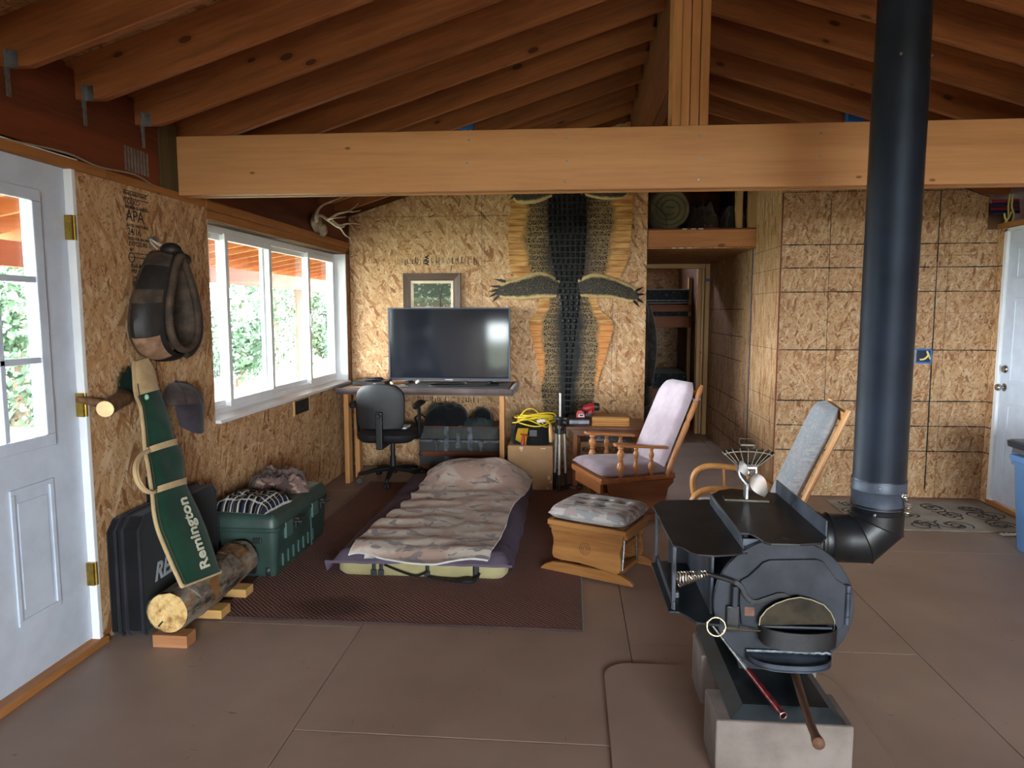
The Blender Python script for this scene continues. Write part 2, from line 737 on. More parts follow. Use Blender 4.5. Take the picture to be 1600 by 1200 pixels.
def floor_mat():
    t = NT('painted_plywood')
    o = t.tc.outputs['Object']
    base = t.ramp(t.noise(o, 0.9, 4, 0.6), [(0.35, srgb((134, 113, 103))), (0.65, srgb((153, 132, 121)))])
    m = t.mapping(o, rot=(0, 0, 0.5), scale=(1, 1, 1))
    tick = t.math('GREATER_THAN', t.noise(t.mapping(o, rot=(0, 0, .7), scale=(50, 13, 1)), 1.0, 2), 0.73)
    tick2 = t.math('GREATER_THAN', t.noise(t.mapping(o, rot=(0, 0, -.5), scale=(11, 46, 1)), 1.0, 2), 0.735)
    tk = t.math('MULTIPLY', t.math('MAXIMUM', tick, tick2), t.math('GREATER_THAN', t.noise(o, 3.0, 3), 0.5))
    base = t.mix(t.math('MULTIPLY', tk, 0.55), base, srgb((84, 66, 56)))
    dust = t.math('GREATER_THAN', t.noise(o, 38, 4, 0.7), 0.72)
    base = t.mix(t.math('MULTIPLY', dust, 0.25), base, srgb((158, 142, 126)))
    t.base(base)
    h = t.math('ADD', t.noise(t.mapping(o, scale=(30, 9, 1)), 1.0, 3), t.noise(t.mapping(o, rot=(0, 0, 1.1), scale=(34, 9, 1)), 1.0, 3))
    t.bump(h, 0.16, 0.004)
    rg = t.math('ADD', 0.36, t.math('MULTIPLY', t.noise(o, 2.4, 3), 0.25))
    t.l(rg, t.b.inputs['Roughness'])
    t.b.inputs['Specular IOR Level'].default_value = 0.45
    return t.m


M_floor = floor_mat()

# ------------------------------------------------------------------ floor: painted sheets over a sub floor
floor = setting('floor')
MB().box(XL - .14, XR + .14, YR - .1, 11.2, -.12, -.018).build('sub_floor', M_core, floor)
cols = [(-2.176, -0.956, 3.05), (-0.956, 0.264, 2.245), (0.264, 1.484, 2.99), (1.484, 2.704, 1.9), (2.704, 3.924, 3.05)]
for x0, x1, y0 in cols:
    k = -3
    while y0 + k * 2.44 < 11:
        a, b = y0 + k * 2.44, y0 + (k + 1) * 2.44
        if b > YR:
            g = 0.0016
            MB().box(max(x0, XL - .012) + g, min(x1, XR) - g, max(a, YR) + g, min(b, 11) - g, -.018, 0).build('floor_panel', M_floor, floor, bevel=0.0015, seg=1)
        k += 1

# ------------------------------------------------------------------ left wall
wl = setting('wall_left')
DY0, DY1 = 1.86, 2.79       # door opening
WY0, WY1, WZ0, WZ1 = 3.86, 6.29, 0.815, 1.965   # window opening
mb = MB()
xo, xi = XL - .18, XL - .012
mb.box(xo, xi, YR, DY0 - .03, 0, 2.03)
mb.box(xo, xi, DY0 - .03, DY1 + .03, 2.075, 2.085)
mb.box(xo, xi, DY1 + .03, WY0, 0, 2.03)
mb.box(xo, xi, WY0, WY1, 0, WZ0)
mb.box(xo, xi, WY1, 11.2, 0, 2.03)
mb.box(xo, xi, WY0, WY1, WZ1, 2.03)
mb.box(xo, XL - .05, YR, 11.2, 2.085, 2.75)
mb.build('wall_core', M_core, wl)
P = M_osb_l
MB().box(xi, XL, DY1 + .016, WY0 - .002, 0.004, 2.028).build('osb_panel', M_osb_l, wl)
MB().box(xi, XL, WY0 + .001, YB, 0.004, WZ0 - .012).build('osb_panel', M_osb_w, wl)
MB().box(xi, XL, -.62, DY0 - .035, 0.004, 2.028).build('osb_panel', M_osb_l, wl)
MB().box(xi, XL, YR, -.624, 0.004, 2.028).build('osb_panel', M_osb_l, wl)
MB().box(XL - .05, XL - .012, YR, 3.44, 2.07, 2.44).build('rim_board', M_rim, wl)
MB().box(XL - .05, XL - .012, 3.72, 6.39, 2.07, 2.44).build('rim_board', M_rim, wl)
MB().box(XL - .10, XL + .004, YR, 3.0, 2.03, 2.07).build('top_plate', M_plate, wl, bevel=.002)
MB().box(XL - .10, XL - .004, 3.0, WY0, 2.03, 2.07).build('top_plate', M_plate, wl, bevel=.002)
MB().box(XL - .10, XL + .006, WY0, 6.39, 2.02, 2.075).build('top_plate', M_plate, wl, bevel=.002)
MB().box(XL - .10, XL + .0, WY0, 6.39, 1.968, 2.018).build('window_header', M_plate, wl, bevel=.002)
MB().box(XL - .10, XL - .002, 3.435, 3.60, 2.07, 2.40).build('post', M_treated, wl, bevel=.003)
MB().box(XL - .06, XL + .0, WY1 + .035, YB - .002, 0.82, 2.0).build('corner_stud', M_plate, wl, bevel=.002)
MB().box(XL - .03, XL + .002, WY1 + .022, WY1 + .034, 0.82, 1.965).build('foam_strip', M_blue_tape, wl)
# thin grey wire along the plate
MB().tube(catmull([(XL + .002, 2.45, 2.068), (XL + .01, 2.75, 2.085), (XL + .008, 2.95, 2.07), (XL + .008, 3.2, 2.085), (XL + .004, 3.35, 2.06)], 6), .004, 6).build('wire', plain('grey_wire', (150, 140, 124), .5), wl, smooth=True)
# nail plate on the rim board
g = MB()
for i in range(8):
    y = 3.16 + i * .024
    g.box(XL - .012, XL - .008, y, y + .012, 2.10, 2.21)
g.build('nail_plate', M_galv, wl)
# printed stamps of the left sheet
def wall_text_l(body, size, y, z, **k):
    return text('stamp_print', body, size, frame_m((XL + .0006, y, z), (0, 1, 0), (0, 0, 1)), M_line, wl, .0004, **k)
yy = 3.12
for body, size, z in (('PANEL SHEATHING', .020, 1.985), ('TOLKO', .034, 1.945), ('THE MARK OF QUALITY', .016, 1.928), ('APA', .075, 1.868), ('RATED SHEATHING', .019, 1.842), ('24/16', .045, 1.805), ('SIZED FOR SPACING', .018, 1.782), ('EXPOSURE 1', .030, 1.755), ('001', .022, 1.73), ('PS 2-10  SHEATHING', .017, 1.66), ('PRP-108', .026, 1.63), ('THICKNESS', .022, 1.60), ('STRENGTH AXIS', .022, 1.575), ('THIS DIRECTION', .022, 1.55), ('TOLKO', .035, 1.46), ('EXPOSURE 1', .024, 1.43), ('2R24/W16', .03, 1.395)):
    wall_text_l(body, size, yy, z, bold=.0005)
    yy += 0.003
lm = MB()
for z in (2.002, 1.97, 1.925, 1.72, 1.70, 1.655, 1.53):
    lm.box(XL, XL + .0008, 3.12 + (2 - z) * .09, 3.31 + (2 - z) * .09, z, z + .004)
ring = [(XL + .001, 3.155 + .022 * math.cos(a), 1.70 + .022 * math.sin(a)) for a in [i * math.pi / 10 for i in range(20)]]
lm.tube(ring, .0025, 4, closed=True)
lm.build('stamp_rule', M_line, wl)
sq = MB()
for a, b, c, d in ((3.26, 3.31, 1.215, 1.219), (3.26, 3.31, 1.165, 1.169), (3.26, 3.264, 1.165, 1.219), (3.306, 3.31, 1.165, 1.219)):
    sq.box(XL, XL + .0008, a, b, c, d)
sq.build('stamp_square', M_line, wl)

# ------------------------------------------------------------------ left exterior door
door = setting('door_1')
xd0, xd1 = XL - .075, XL - .03
lite = (1.985, 2.59, 0.955, 1.885)
mb = MB()
mb.box(xd0, xd1, DY0, DY1, .035, lite[2])
mb.box(xd0, xd1, DY0, DY1, lite[3], 2.045)
mb.box(xd0, xd1, DY0, lite[0], lite[2], lite[3])
mb.box(xd0, xd1, lite[1], DY1 - .012, lite[2], lite[3])
mb.build('slab', M_doorw, door)
fr = MB()
for a, b, c, d in ((lite[0] - .035, lite[1] + .035, lite[2] - .035, lite[2] + .012), (lite[0] - .035, lite[1] + .035, lite[3] - .012, lite[3] + .035), (lite[0] - .035, lite[0] + .012, lite[2] + .0125, lite[3] - .0125), (lite[1] - .012, lite[1] + .035, lite[2] + .0125, lite[3] - .0125)):
    fr.box(xd1 - .002, xd1 + .016, a, b, c, d)
fr.build('lite_frame', M_doorw, door, bevel=.004)
ly = [lite[0] + (lite[1] - lite[0]) * i / 3 for i in range(4)]
lz = [lite[2], 1.262, 1.573, lite[3]]
for i in (1, 2):
    MB().box(xd1 - .014, xd1 + .012, ly[i] - .012, ly[i] + .012, lite[2] + .013, lite[3] - .013).build('muntin', M_doorw, door, bevel=.003)
    MB().box(xd1 - .014, xd1 + .012, lite[0] + .013, lite[1] - .013, lz[i] - .012, lz[i] + .012).build('muntin', M_doorw, door, bevel=.003)
for i in range(3):
    for j in range(3):
        MB().box(xd1 - .022, xd1 - .018, ly[i], ly[i + 1], lz[j], lz[j + 1]).build('pane', M_glass, door)
for a, b in ((2.385, 2.605), (1.99, 2.21)):
    pm = MB()
    for p, q, c, d in ((a, b, .262, .282), (a, b, .768, .788), (a, a + .02, .282, .768), (b - .02, b, .282, .768)):
        pm.box(xd1, xd1 + .007, p, q, c, d)
    pm.box(xd1, xd1 + .004, a + .035, b - .035, .318, .732)
    pm.build('raised_panel', M_doorw, door, bevel=.0035)
fj = MB()
fj.box(XL - .11, XL + .003, DY1 - .010, DY1 + .014, .0, 2.03)
fj.box(XL - .11, XL + .003, DY0 - .034, DY0 + .004, .0, 2.03)
fj.box(XL - .11, XL + .003, DY0 - .034, DY1 + .034, 2.045, 2.075)
fj.build('door_jamb', M_white, door, bevel=.003)
for z in (1.793, 1.06, .326):
    hg = MB().box(XL - .028, XL + .004, DY1 - .026, DY1 - .009, z - .05, z + .05)
    hg.lathe([(.006, -.05), (.006, .05)], (XL + .006, DY1 - .012, z), (0, 0, 1), 8)
    hg.build('hinge', M_brass, door)
MB().box(XL - .11, XL + .02, DY0 - .03, DY1 + .03, 0, .03).build('threshold', M_plate, door, bevel=.004)

# ------------------------------------------------------------------ window
win = setting('window_1')
fx0, fx1 = XL - .165, XL - .105
mb = MB()
mb.box(fx0, fx1, WY0, WY1, WZ0, WZ0 + .05)
mb.box(fx0, fx1, WY0, WY1, WZ1 - .045, WZ1)
mb.box(fx0, fx1, WY0, WY0 + .05, WZ0 + .0505, WZ1 - .0455)
mb.box(fx0, fx1, WY1 - .05, WY1, WZ0 + .0505, WZ1 - .0455)
mb.build('window_frame', M_white, win, bevel=.003)
MB().box(XL - .11, XL + .03, WY0 + .006, WY1 - .006, WZ0 - .010, WZ0 + .010).build('window_sill', M_white, win, bevel=.003)
MB().box(fx0 + .005, XL + .0, WY1 - .005, WY1 + .02, WZ0 + .001, WZ1).build('window_jamb', M_white, win)
MB().box(fx0 + .005, XL - .001, WY0 - .001, WY0 + .005, WZ0 + .001, WZ1).build('window_jamb', M_white, win)
# fixed centre stiles, two sliding sashes, four panes
st = [(4.14, 4.235), (4.775, 4.84), (5.45, 5.585), (6.20, 6.24)]
xs0, xs1 = fx1 - .03, fx1 + .012
def sash(y0, y1, x0, x1, t=.042):
    s = MB()
    z0, z1 = WZ0 + .04, WZ1 - .035
    s.box(x0, x1, y0, y1, z0, z0 + t)
    s.box(x0, x1, y0, y1, z1 - t, z1)
    s.box(x0, x1, y0, y0 + t, z0 + t, z1 - t)
    s.box(x0, x1, y1 - t, y1, z0 + t, z1 - t)
    o = s.build('sash', M_white, win, bevel=.003)
    MB().box((x0 + x1) / 2 - .002, (x0 + x1) / 2 + .002, y0 + t, y1 - t, z0 + t, z1 - t).build('pane', M_glass, o)
sash(WY0 + .03, 4.29, fx0 + .005, fx0 + .03)
sash(4.24, 4.92, fx0 + .034, fx1 + .012)
sash(4.86, 5.70, fx0 + .005, fx0 + .03)
sash(5.62, WY1 - .03, fx0 + .034, fx1 + .012)
MB().box(fx1 + .012, fx1 + .024, 5.627, 5.655, 1.33, 1.43).build('latch', M_white, win, bevel=.004)

# ------------------------------------------------------------------ back wall (left of the corridor)
wb = setting('wall_back')
MB().prism([(XL - .1, -.05), (.665, -.05), (.665, 3.13), (XL - .1, 2.3)], 'y', YB + .012, YB + .12).build('wall_core', M_core, wb)
seams = [XL + .004, -.811, .409, .663]
for a, b in zip(seams, seams[1:]):
    MB().box(a + .0015, b - .0015, YB, YB + .012, .006, 2.305).build('osb_panel', M_osb_b, wb)
    MB().prism([(a + .0015, 2.309), (b - .0015, 2.309), (b - .0015, max(2.31, zroof(b) + .02)), (a + .0015, max(2.31, zroof(a) + .02))], 'y', YB, YB + .012).build('osb_panel', M_osb_b, wb)
lm = MB()
lm.box(.364, .367, YB - .0006, YB, .0, 1.9)
lm.box(-.8125, -.8095, YB - .0006, YB, .8, 2.6)
lm.build('chalk_line', M_blue_tape, wb)
# rows of ink printing along the sheets
rnd = random.Random(3)
def ink_row(z0, z1, x0, x1, parent, y):
    m = MB()
    x = x0
    while x < x1:
        wd = rnd.choice((.004, .006, .010, .014))
        a, b = z0 + rnd.random() * (z1 - z0) * .3, z1 - rnd.random() * (z1 - z0) * .35
        m.box(x, x + wd * .6, y - .0006, y, a, b)
        if rnd.random() < .5:
            m.box(x, x + wd * 1.8, y - .0006, y, a, a + .005)
        x += wd + rnd.choice((.005, .008, .02))
    m.build('ink_row', M_line, parent)
ink_row(1.865, 1.95, -1.585, -1.345, wb, YB)
text('stamp_print', 'APA', .048, frame_m((-1.30, YB - .0006, 1.87), (0, 0, 1), (-1, 0, 0)), M_line, wb, .0004, bold=.003)
ink_row(1.865, 1.955, -1.275, -1.02, wb, YB)
ink_row(1.86, 1.955, -1.0, -.93, wb, YB)
ink_row(1.865, 1.955, -.91, -.83, wb, YB)
ink_row(.60, .68, -1.42, -.85, wb, YB)

# ------------------------------------------------------------------ right-hand facing wall, corridor and room beyond
wf = setting('wall_front')
MB().prism([(XC, -.05), (XR + .1, -.05), (XR + .1, 2.2), (XC, 2.74)], 'y', YF + .012, YF + .1).build('wall_core', M_core, wf)
sx = [XC + .0, 2.83, XR]
MB().box(XC - .012, 2.828, YF, YF + .012, .006, 2.352).build('osb_panel', M_osb_f, wf)
MB().prism([(2.831, .006), (XR - .002, .006), (XR - .002, 2.06), (3.09, 2.06), (3.09, 2.30), (2.92, 2.352), (2.831, 2.352)], 'y', YF, YF + .012).build('osb_panel', M_osb_f, wf)
MB().prism([(XC - .012, 2.356), (2.92, 2.356), (2.92, 2.40), (XC - .012, 2.80)], 'y', YF, YF + .012).build('osb_panel', M_osb_f, wf)
lm = MB()
rnd = random.Random(9)
def wob_line(m, p, q, wd, n=26):
    """a slightly uneven hand-snapped line lying on the wall at y = YF"""
    p, q = Vector(p), Vector(q)
    d = (q - p)
    nrm = Vector((-d.y, d.x)).normalized()
    last = None
    for i in range(n):
        a, b = i / n, (i + 1) / n
        c0 = p + d * a + nrm * rnd.uniform(-.0012, .0012)
        c1 = p + d * (b + .002)
        h = wd * rnd.uniform(.6, 1.25) / 2
        m.add([(c0.x - nrm.x * h, YF - .0007, c0.y - nrm.y * h), (c1.x - nrm.x * h, YF - .0007, c1.y - nrm.y * h), (c1.x + nrm.x * h, YF - .0007, c1.y + nrm.y * h), (c0.x + nrm.x * h, YF - .0007, c0.y + nrm.y * h)], [(0, 1, 2, 3)])
for z in (1.958, 1.783, 1.600, 1.155, .760, .566, .370):
    wob_line(lm, (XC, z), (XR - .005, z + .004), .0085)
wob_line(lm, (1.955, 2.3), (1.975, .3), .005)
wob_line(lm, (2.745, 2.35), (2.755, .08), .010)
wob_line(lm, (XC, 2.353), (2.9, 2.353), .004)
wob_line(lm, (2.9, 2.37), (3.09, 2.30), .006)
wob_line(lm, (2.45, 1.87), (XR, 1.875), .002)
wob_line(lm, (2.45, 1.44), (XR, 1.445), .002)
lm.build('printed_lines', M_line, wf)

wc = setting('wall_corridor')
MB().box(XC, XC + .1, YF + .1, 10.9, -.05, 2.75).build('wall_core', M_core, wc)
MB().box(XC - .012, XC, YF + .012, 6.47, .006, 2.75).build('osb_panel', M_osb_c, wc)
M_osb_d = osb('osb_corridor_far', 'yz', (4, -8, 10, 80, 14, -10), 0.013, 0.11, 0.75)
MB().box(XC - .012, XC, 6.475, 8.5, .006, 2.4).build('osb_panel', M_osb_d, wc)
MB().box(XC - .016, XC - .011, 6.462, 6.485, .0, 2.02).build('seam_strip', M_blue_tape, wc)
MB().box(XC - .016, XC - .005, YF - .002, YF + .006, .0, 2.35).build('corner_strip', plain('red_edge', (120, 62, 40), .7), wc)
lm = MB()
for z in (1.95, 1.78, 1.60, 1.155, .76, .566, .37):
    lm.box(XC - .0128, XC - .012, YF + .02, 6.46, z, z + .003)
for z in (1.47, 1.21, .98, .60, .36, .18):
    lm.box(XC - .0128, XC - .012, 6.75, 8.3, z, z + .007)
lm.box(XC - .0128, XC - .012, 6.62, 6.625, .0, 1.9)
lm.build('printed_lines', M_line, wc)
# corridor left side, end frame, bunk room shell
MB().box(.60, .665, YB + .12, 8.5, -.05, 3.28).build('stud_wall', M_osb_d, wc)
MB().box(XL - .1, XC + .1, 8.5, 8.6, 2.02, 3.3).build('loft_end', M_core, wc)
MB().box(XL, .60, 8.5, 8.6, 0, 3.0).build('wall_core', M_core, wc)
MB().box(-.2, XC + .1, 10.9, 11.0, 0, 3.0).build('end_panel', osb('osb_bunk', 'xz', (10, 60, -40, 100), .017, .08, .6), wc)
MB().box(-.3, -.2, 8.6, 10.9, 0, 3.0).build('end_panel', M_osb_d, wc)
for i, (a, b) in enumerate(((1.475, 1.513), (1.517, 1.545), (1.548, XC - .013))):
    MB().box(a, b, 8.46 - .05 * (i > 1), 8.58, 0, 2.0).build('door_stud', M_post2, wc, bevel=.003)
MB().box(.665, XC - .012, 8.44, 8.56, 1.955, 2.01).build('door_header', wood('header_lumber', (176, 140, 96), (140, 104, 64), 'X', 1.0, .65), wc, bevel=.003)
MB().box(1.548, XC - .013, 8.405, 8.411, 1.80, 1.83).build('tape_strip', plain('blue_tape', (38, 78, 170), .6), wc)

# ------------------------------------------------------------------ loft shelf over the corridor
loft = setting('trim_1')
M_lumx = wood('loft_lumber', (184, 124, 72), (146, 88, 46), 'X', .8, .6, knots=.9)
MB().box(.668, XC - .014, YB - .012, YB + .026, 2.015, 2.165).build('front_board', M_lumx, loft, bevel=.003)
M_redply = plain('red_ply_edge', (110, 42, 26), .7)
MB().box(.668, XC - .014, YB - .006, YB + .03, 2.167, 2.178).build('deck_edge', M_redply, loft)
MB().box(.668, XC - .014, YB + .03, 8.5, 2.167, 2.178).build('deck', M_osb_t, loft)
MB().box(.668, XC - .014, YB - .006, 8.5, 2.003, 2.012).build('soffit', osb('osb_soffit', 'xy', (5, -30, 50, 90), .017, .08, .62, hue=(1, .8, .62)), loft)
M_tapew = plain('white_tape', (214, 206, 196), .6)
tp = MB()
for x in (.965, 1.04, 1.105):
    tp.box(x, x + .04, YB - .0075, YB - .006, 2.168, 2.177)
for x in (.875, .94, 1.01):
    tp.box(x, x + .036, YB - .0075, YB - .006, 2.004, 2.012)
tp.build('tape_mark', M_tapew, loft)
MB().box(1.44, 1.49, YB + .05, YB + .14, 2.178, 3.0).build('loft_stud', M_post2, loft, bevel=.002)
MB().box(1.535, XC - .013, YB - .0, YB + .09, 2.178, 3.0).build('loft_stud', M_post2, loft, bevel=.002)
MB().box(.668, 1.6, 8.0, 8.05, 2.178, 3.2).build('loft_back', M_rim, loft)
MB().prism([(.92, 2.64), (XC - .014, 2.64), (XC - .014, 2.80), (.92, 3.02)], 'y', YB, YB + .012).build('gable_panel', M_osb_b, loft)
lm = MB()
for x in (1.12, 1.33):
    lm.bar((x, YB - .001, 2.66), (x + .12, YB - .001, 2.86), .002, .008, (0, 1, 0))
lm.build('printed_lines', M_line, loft)

# ------------------------------------------------------------------ right wall with the white door
wr = setting('wall_right')
D2A, D2B = 4.60, 5.515
mb = MB()
mb.box(XR + .012, XR + .13, YR, D2A - .04, 0, 2.06)
mb.box(XR + .012, XR + .13, D2B + .03, 11.2, 0, 2.06)
mb.box(XR + .16, XR + .2, YR, 11.2, 2.0, 2.75)
mb.build('wall_core', M_core, wr)
MB().box(XR, XR + .012, D2B + .035, YF, .006, 2.06).build('osb_panel', osb('osb_right', 'yz', (4, -12, 18, 2, 30), .014, .06, .95), wr)
MB().box(XR, XR + .012, 2.2, D2A - .045, .006, 2.06).build('osb_panel', M_osb_w, wr)
MB().box(XR, XR + .012, -.24, 2.197, .006, 2.06).build('osb_panel', M_osb_w, wr)
MB().box(XR, XR + .012, YR, -.243, .006, 2.06).build('osb_panel', M_osb_w, wr)
MB().box(XR - .01, XR + .16, YR, YF, 2.062, 2.10).build('top_plate', M_plate, wr, bevel=.002)
MB().box(XR + .12, XR + .16, YR, YF + .3, 2.10, 2.5).build('rim_board', M_rim, wr)
lm = MB()
for z in (1.783, 1.60, 1.155, .76, .566, .37):
    lm.box(XR - .0008, XR, D2B + .035, YF, z, z + .008)
lm.build('printed_lines', M_line, wr)
door2 = setting('door_2')
MB().box(XR + .015, XR + .06, D2A, D2B - .012, .035, 2.03).build('slab', M_doorw, door2, bevel=.002)
fj = MB()
fj.box(XR - .004, XR + .11, D2B - .010, D2B + .03, 0, 2.055)
fj.box(XR - .004, XR + .11, D2A - .04, D2A - .002, 0, 2.055)
fj.box(XR - .004, XR + .11, D2A - .04, D2B + .03, 2.034, 2.058)
fj.build('door_jamb', M_white, door2, bevel=.003)
for ya, yb in ((4.70, 4.98), (5.13, 5.40)):
    for za, zb in ((.2, .78), (.93, 1.55), (1.68, 1.92)):
        pm = MB()
        for p, q, c, d in ((ya, yb, za, za + .02), (ya, yb, zb - .02, zb), (ya, ya + .02, za + .02, zb - .02), (yb - .02, yb, za + .02, zb - .02)):
            pm.box(XR + .010, XR + .016, p, q, c, d)
        pm.build('raised_panel', M_doorw, door2, bevel=.003)
MB().lathe([(.028, 0), (.03, .006), (.012, .01), (.012, .03), (.024, .036), (.028, .048), (.022, .06), (.0, .064)], (XR + .016, D2B - .07, .895), (-1, 0, 0), 16, False).build('knob', M_nickel, door2, smooth=True)
MB().lathe([(.03, 0), (.03, .012), (.024, .02), (.0, .022)], (XR + .016, D2B - .07, 1.03), (-1, 0, 0), 16, False).build('deadbolt', M_nickel, door2, smooth=True)
MB().box(XR - .02, XR + .11, D2A - .03, D2B + .02, 0, .03).build('threshold', M_plate, door2, bevel=.004)

# ------------------------------------------------------------------ rear wall behind the camera, with a low window and a wide one added for light
wk = setting('wall_rear')
ra = (-1.95, -1.35, .1, 1.25)
rb = (.2, 2.8, .6, 2.0)  # unseen wide window, added to light the stove front and facing wall
mb = MB()
y0, y1 = YR - .12, YR
mb.box(XL - .13, ra[0], y0, y1, 0, 2.3)
mb.box(ra[0], ra[1], y0, y1, 0, ra[2])
mb.box(ra[0], ra[1], y0, y1, ra[3], 2.3)
mb.box(ra[1], rb[0], y0, y1, 0, 2.3)
mb.box(rb[0], rb[1], y0, y1, 0, rb[2])
mb.box(rb[0], rb[1], y0, y1, rb[3], 2.3)
mb.box(rb[1], XR + .13, y0, y1, 0, 2.3)
mb.prism([(XL - .13, 2.3), (XR + .13, 2.3), (XM, 3.3)], 'y', y0, y1)
mb.build('osb_panel', M_osb_b, wk)
for nm, q in (('window_2', ra), ('window_added', rb)):
    wn = setting(nm)
    f = MB()
    for a, b, c, d in ((q[0], q[1], q[2], q[2] + .06), (q[0], q[1], q[3] - .06, q[3]), (q[0], q[0] + .06, q[2] + .06, q[3] - .06), (q[1] - .06, q[1], q[2] + .06, q[3] - .06)):
        f.box(a, b, YR - .09, YR - .03, c, d)
    f.build('window_frame', M_white, wn)
    MB().box(q[0], q[1], YR - .064, YR - .06, q[2], q[3]).build('pane', M_glass, wn)

# ------------------------------------------------------------------ ceiling: sheathing, rafters, ridge
ceil = setting('ceiling')
RD = .20
for s in (0, 1):
    def zz(x):
        return zroof(x) + RD
    xa, xb = (XL - .35, XM) if s == 0 else (XM, XR + .35)
    def zline(x):
        return 2.29 + SL * ((x - XL) if s == 0 else (XR - x)) + RD
    n = 8
    ys = [YR - .2 + 1.22 * i for i in range(13)]
    for a, b in zip(ys, ys[1:]):
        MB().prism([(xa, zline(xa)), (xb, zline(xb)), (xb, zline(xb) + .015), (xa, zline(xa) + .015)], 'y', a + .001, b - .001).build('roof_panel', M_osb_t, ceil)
L = (XM - XL + .1)
ang = math.atan(SL)
lenr = L / math.cos(ang)
dv = RD * math.cos(ang)
proto = MB().prism([(.11, .0), (lenr, .0), (lenr, dv), (-.06, dv), (-.06, .055), (.0, .035)], 'y', -.019, .019).build('rafter', M_raft, ceil, bevel=.003)
hang = MB()
hang.box(.045, .052, -.034, -.019, -.10, .06)
hang.box(.045, .085, -.022, -.0195, -.0, .06)
hang.box(.043, .05, -.036, -.02, -.03, .0)
hmesh = hang.build('rafter_tie', M_galv, None)
hdata = hmesh.data
bpy.data.objects.remove(hmesh)
k = 0
first = True
ry = 2.875 - .40 * 15
while ry < 8.4:
    for s in (0, 1):
        base = Vector((XL - .0, ry, 2.29)) if s == 0 else Vector((XR + .0, ry, 2.29))
        rot = (0, -ang, 0) if s == 0 else (0, -ang, math.pi)
        if first:
            o = proto
            o.location = base
            o.rotation_euler = rot
            first = False
        else:
            o = place(proto, 'rafter', ceil, base, rot)
            b = o.modifiers.new('bevel', 'BEVEL')
            b.width = .003
            b.limit_method = 'ANGLE'
        if s == 0 and 2.3 < ry < 3.4:
            t = bpy.data.objects.new('rafter_tie', hdata)
            COL.objects.link(t)
            t.parent = o
            t.rotation_euler = (0, ang, 0)
            t.location = (-.01, 0, .03)
    ry += .40
MB().box(XL - .12, XL - .06, YR, 8.4, 2.44, 2.62).build('eave_block', M_osb_t, ceil)
rdg = MB().box(.492, .566, 3.74, 6.39, 2.775, 3.28)
rdg.build('ridge_board', M_ridge, ceil, bevel=.003)
MB().box(.570, .638, 3.74, 6.39, 2.775, 3.28).build('ridge_board', M_ridge, ceil, bevel=.003)
MB().box(.492, .566, YR, 3.56, 3.02, 3.28).build('ridge_board', M_ridge, ceil, bevel=.003)
MB().box(.570, .638, YR, 3.56, 3.02, 3.28).build('ridge_board', M_ridge, ceil, bevel=.003)
MB().box(.455, .49, 6.25, 6.39, 2.75, 3.06).build('ridge_stud', M_post, ceil, bevel=.003)

# tie beam of three plies with nail heads
tb = thing('tie_beam', 'long horizontal lumber tie beam crossing the whole room under the rafters', 'beam', (XM, 3.64, 2.05))
for i in range(3):
    y = 3.582 + i * .040
    MB().box(XL - .0, XR + .15, y, y + .038, 2.052 + .004 * (i == 1), 2.348).build('beam_ply', M_beam, tb, world=True, bevel=.003)
nl = MB()
for x in (-.52, -.03, .62, 1.19):
    for z in (2.09, 2.19, 2.30):
        nl.lathe([(.006, 0), (.006, .002)], (x + random.uniform(-.01, .01), 3.5825, z), (0, -1, 0), 8)
nl.build('nail_heads', M_galv, tb, world=True)
kp = thing('king_post', 'upright post of four nailed boards standing on the tie beam', 'post', (XM, 3.65, 2.348))
for i in range(4):
    x = .476 + i * .0445
    MB().box(x, x + .042, 3.583 + (.0, .012, .009, .002)[i], 3.72, 2.348, 3.06).build('post_board', M_post, kp, world=True, bevel=.003)
# ================================================================== outdoors: ground, porch, trees
def ground_mat():
    t = NT('meadow')
    o = t.tc.outputs['Object']
    t.base(t.ramp(t.noise(o, 0.5, 5), [(0.4, srgb((74, 82, 62))), (0.6, srgb((104, 104, 86)))]))
    return t.set(0.9, 0, .1)
gm = MB()
gm.grid(lambda u, v: (lerp(-70, 40, u), lerp(-40, 80, v), -.7), 8, 8)
struct(gm.build('ground', ground_mat(), None))
M_pr = wood('porch_lumber', (206, 128, 74), (172, 92, 48), 'X', .8, .6)
M_pry = wood('porch_beam_lumber', (198, 110, 68), (168, 82, 46), 'Y', .8, .6)
M_prz = wood('porch_post_lumber', (104, 58, 28), (80, 40, 18), 'Z', .8, .6)
M_edge = wood('porch_roof_board', (186, 112, 66), (152, 84, 46), 'Y', .8, .6)
PX = -4.35
porch = thing('porch_roof', 'orange stained porch roof with rafters outside the left windows', 'porch', (PX, 4, -.5))
y = -2.0
while y < 17:
    MB().prism([(XL - .19, 2.40), (PX - .45, 1.93), (PX - .45, 2.12), (XL - .19, 2.60)], 'y', y, y + .04).build('porch_rafter', M_pr, porch, world=True)
    y += .41
MB().box(PX - .05, PX + .05, -3, 17.5, 1.80, 1.995).build('porch_beam', M_pry, porch, world=True)
MB().prism([(XL - .19, 2.605), (PX - .5, 2.125), (PX - .5, 2.145), (XL - .19, 2.625)], 'y', -3, 17.5).build('roof_deck', M_edge, porch, world=True)
for y in (-.5, 3.6, 7.3, 11.1, 14.8):
    MB().box(PX - .07, PX + .07, y - .07, y + .07, -.6, 1.8).build('porch_post', M_prz, porch, world=True, bevel=.006)
M_leaf = plain('foliage', (52, 76, 50), 0.7, var=.3, scale=1.5, c2=(34, 54, 36))
M_bark = plain('tree_bark', (110, 92, 74), .9, var=.3)


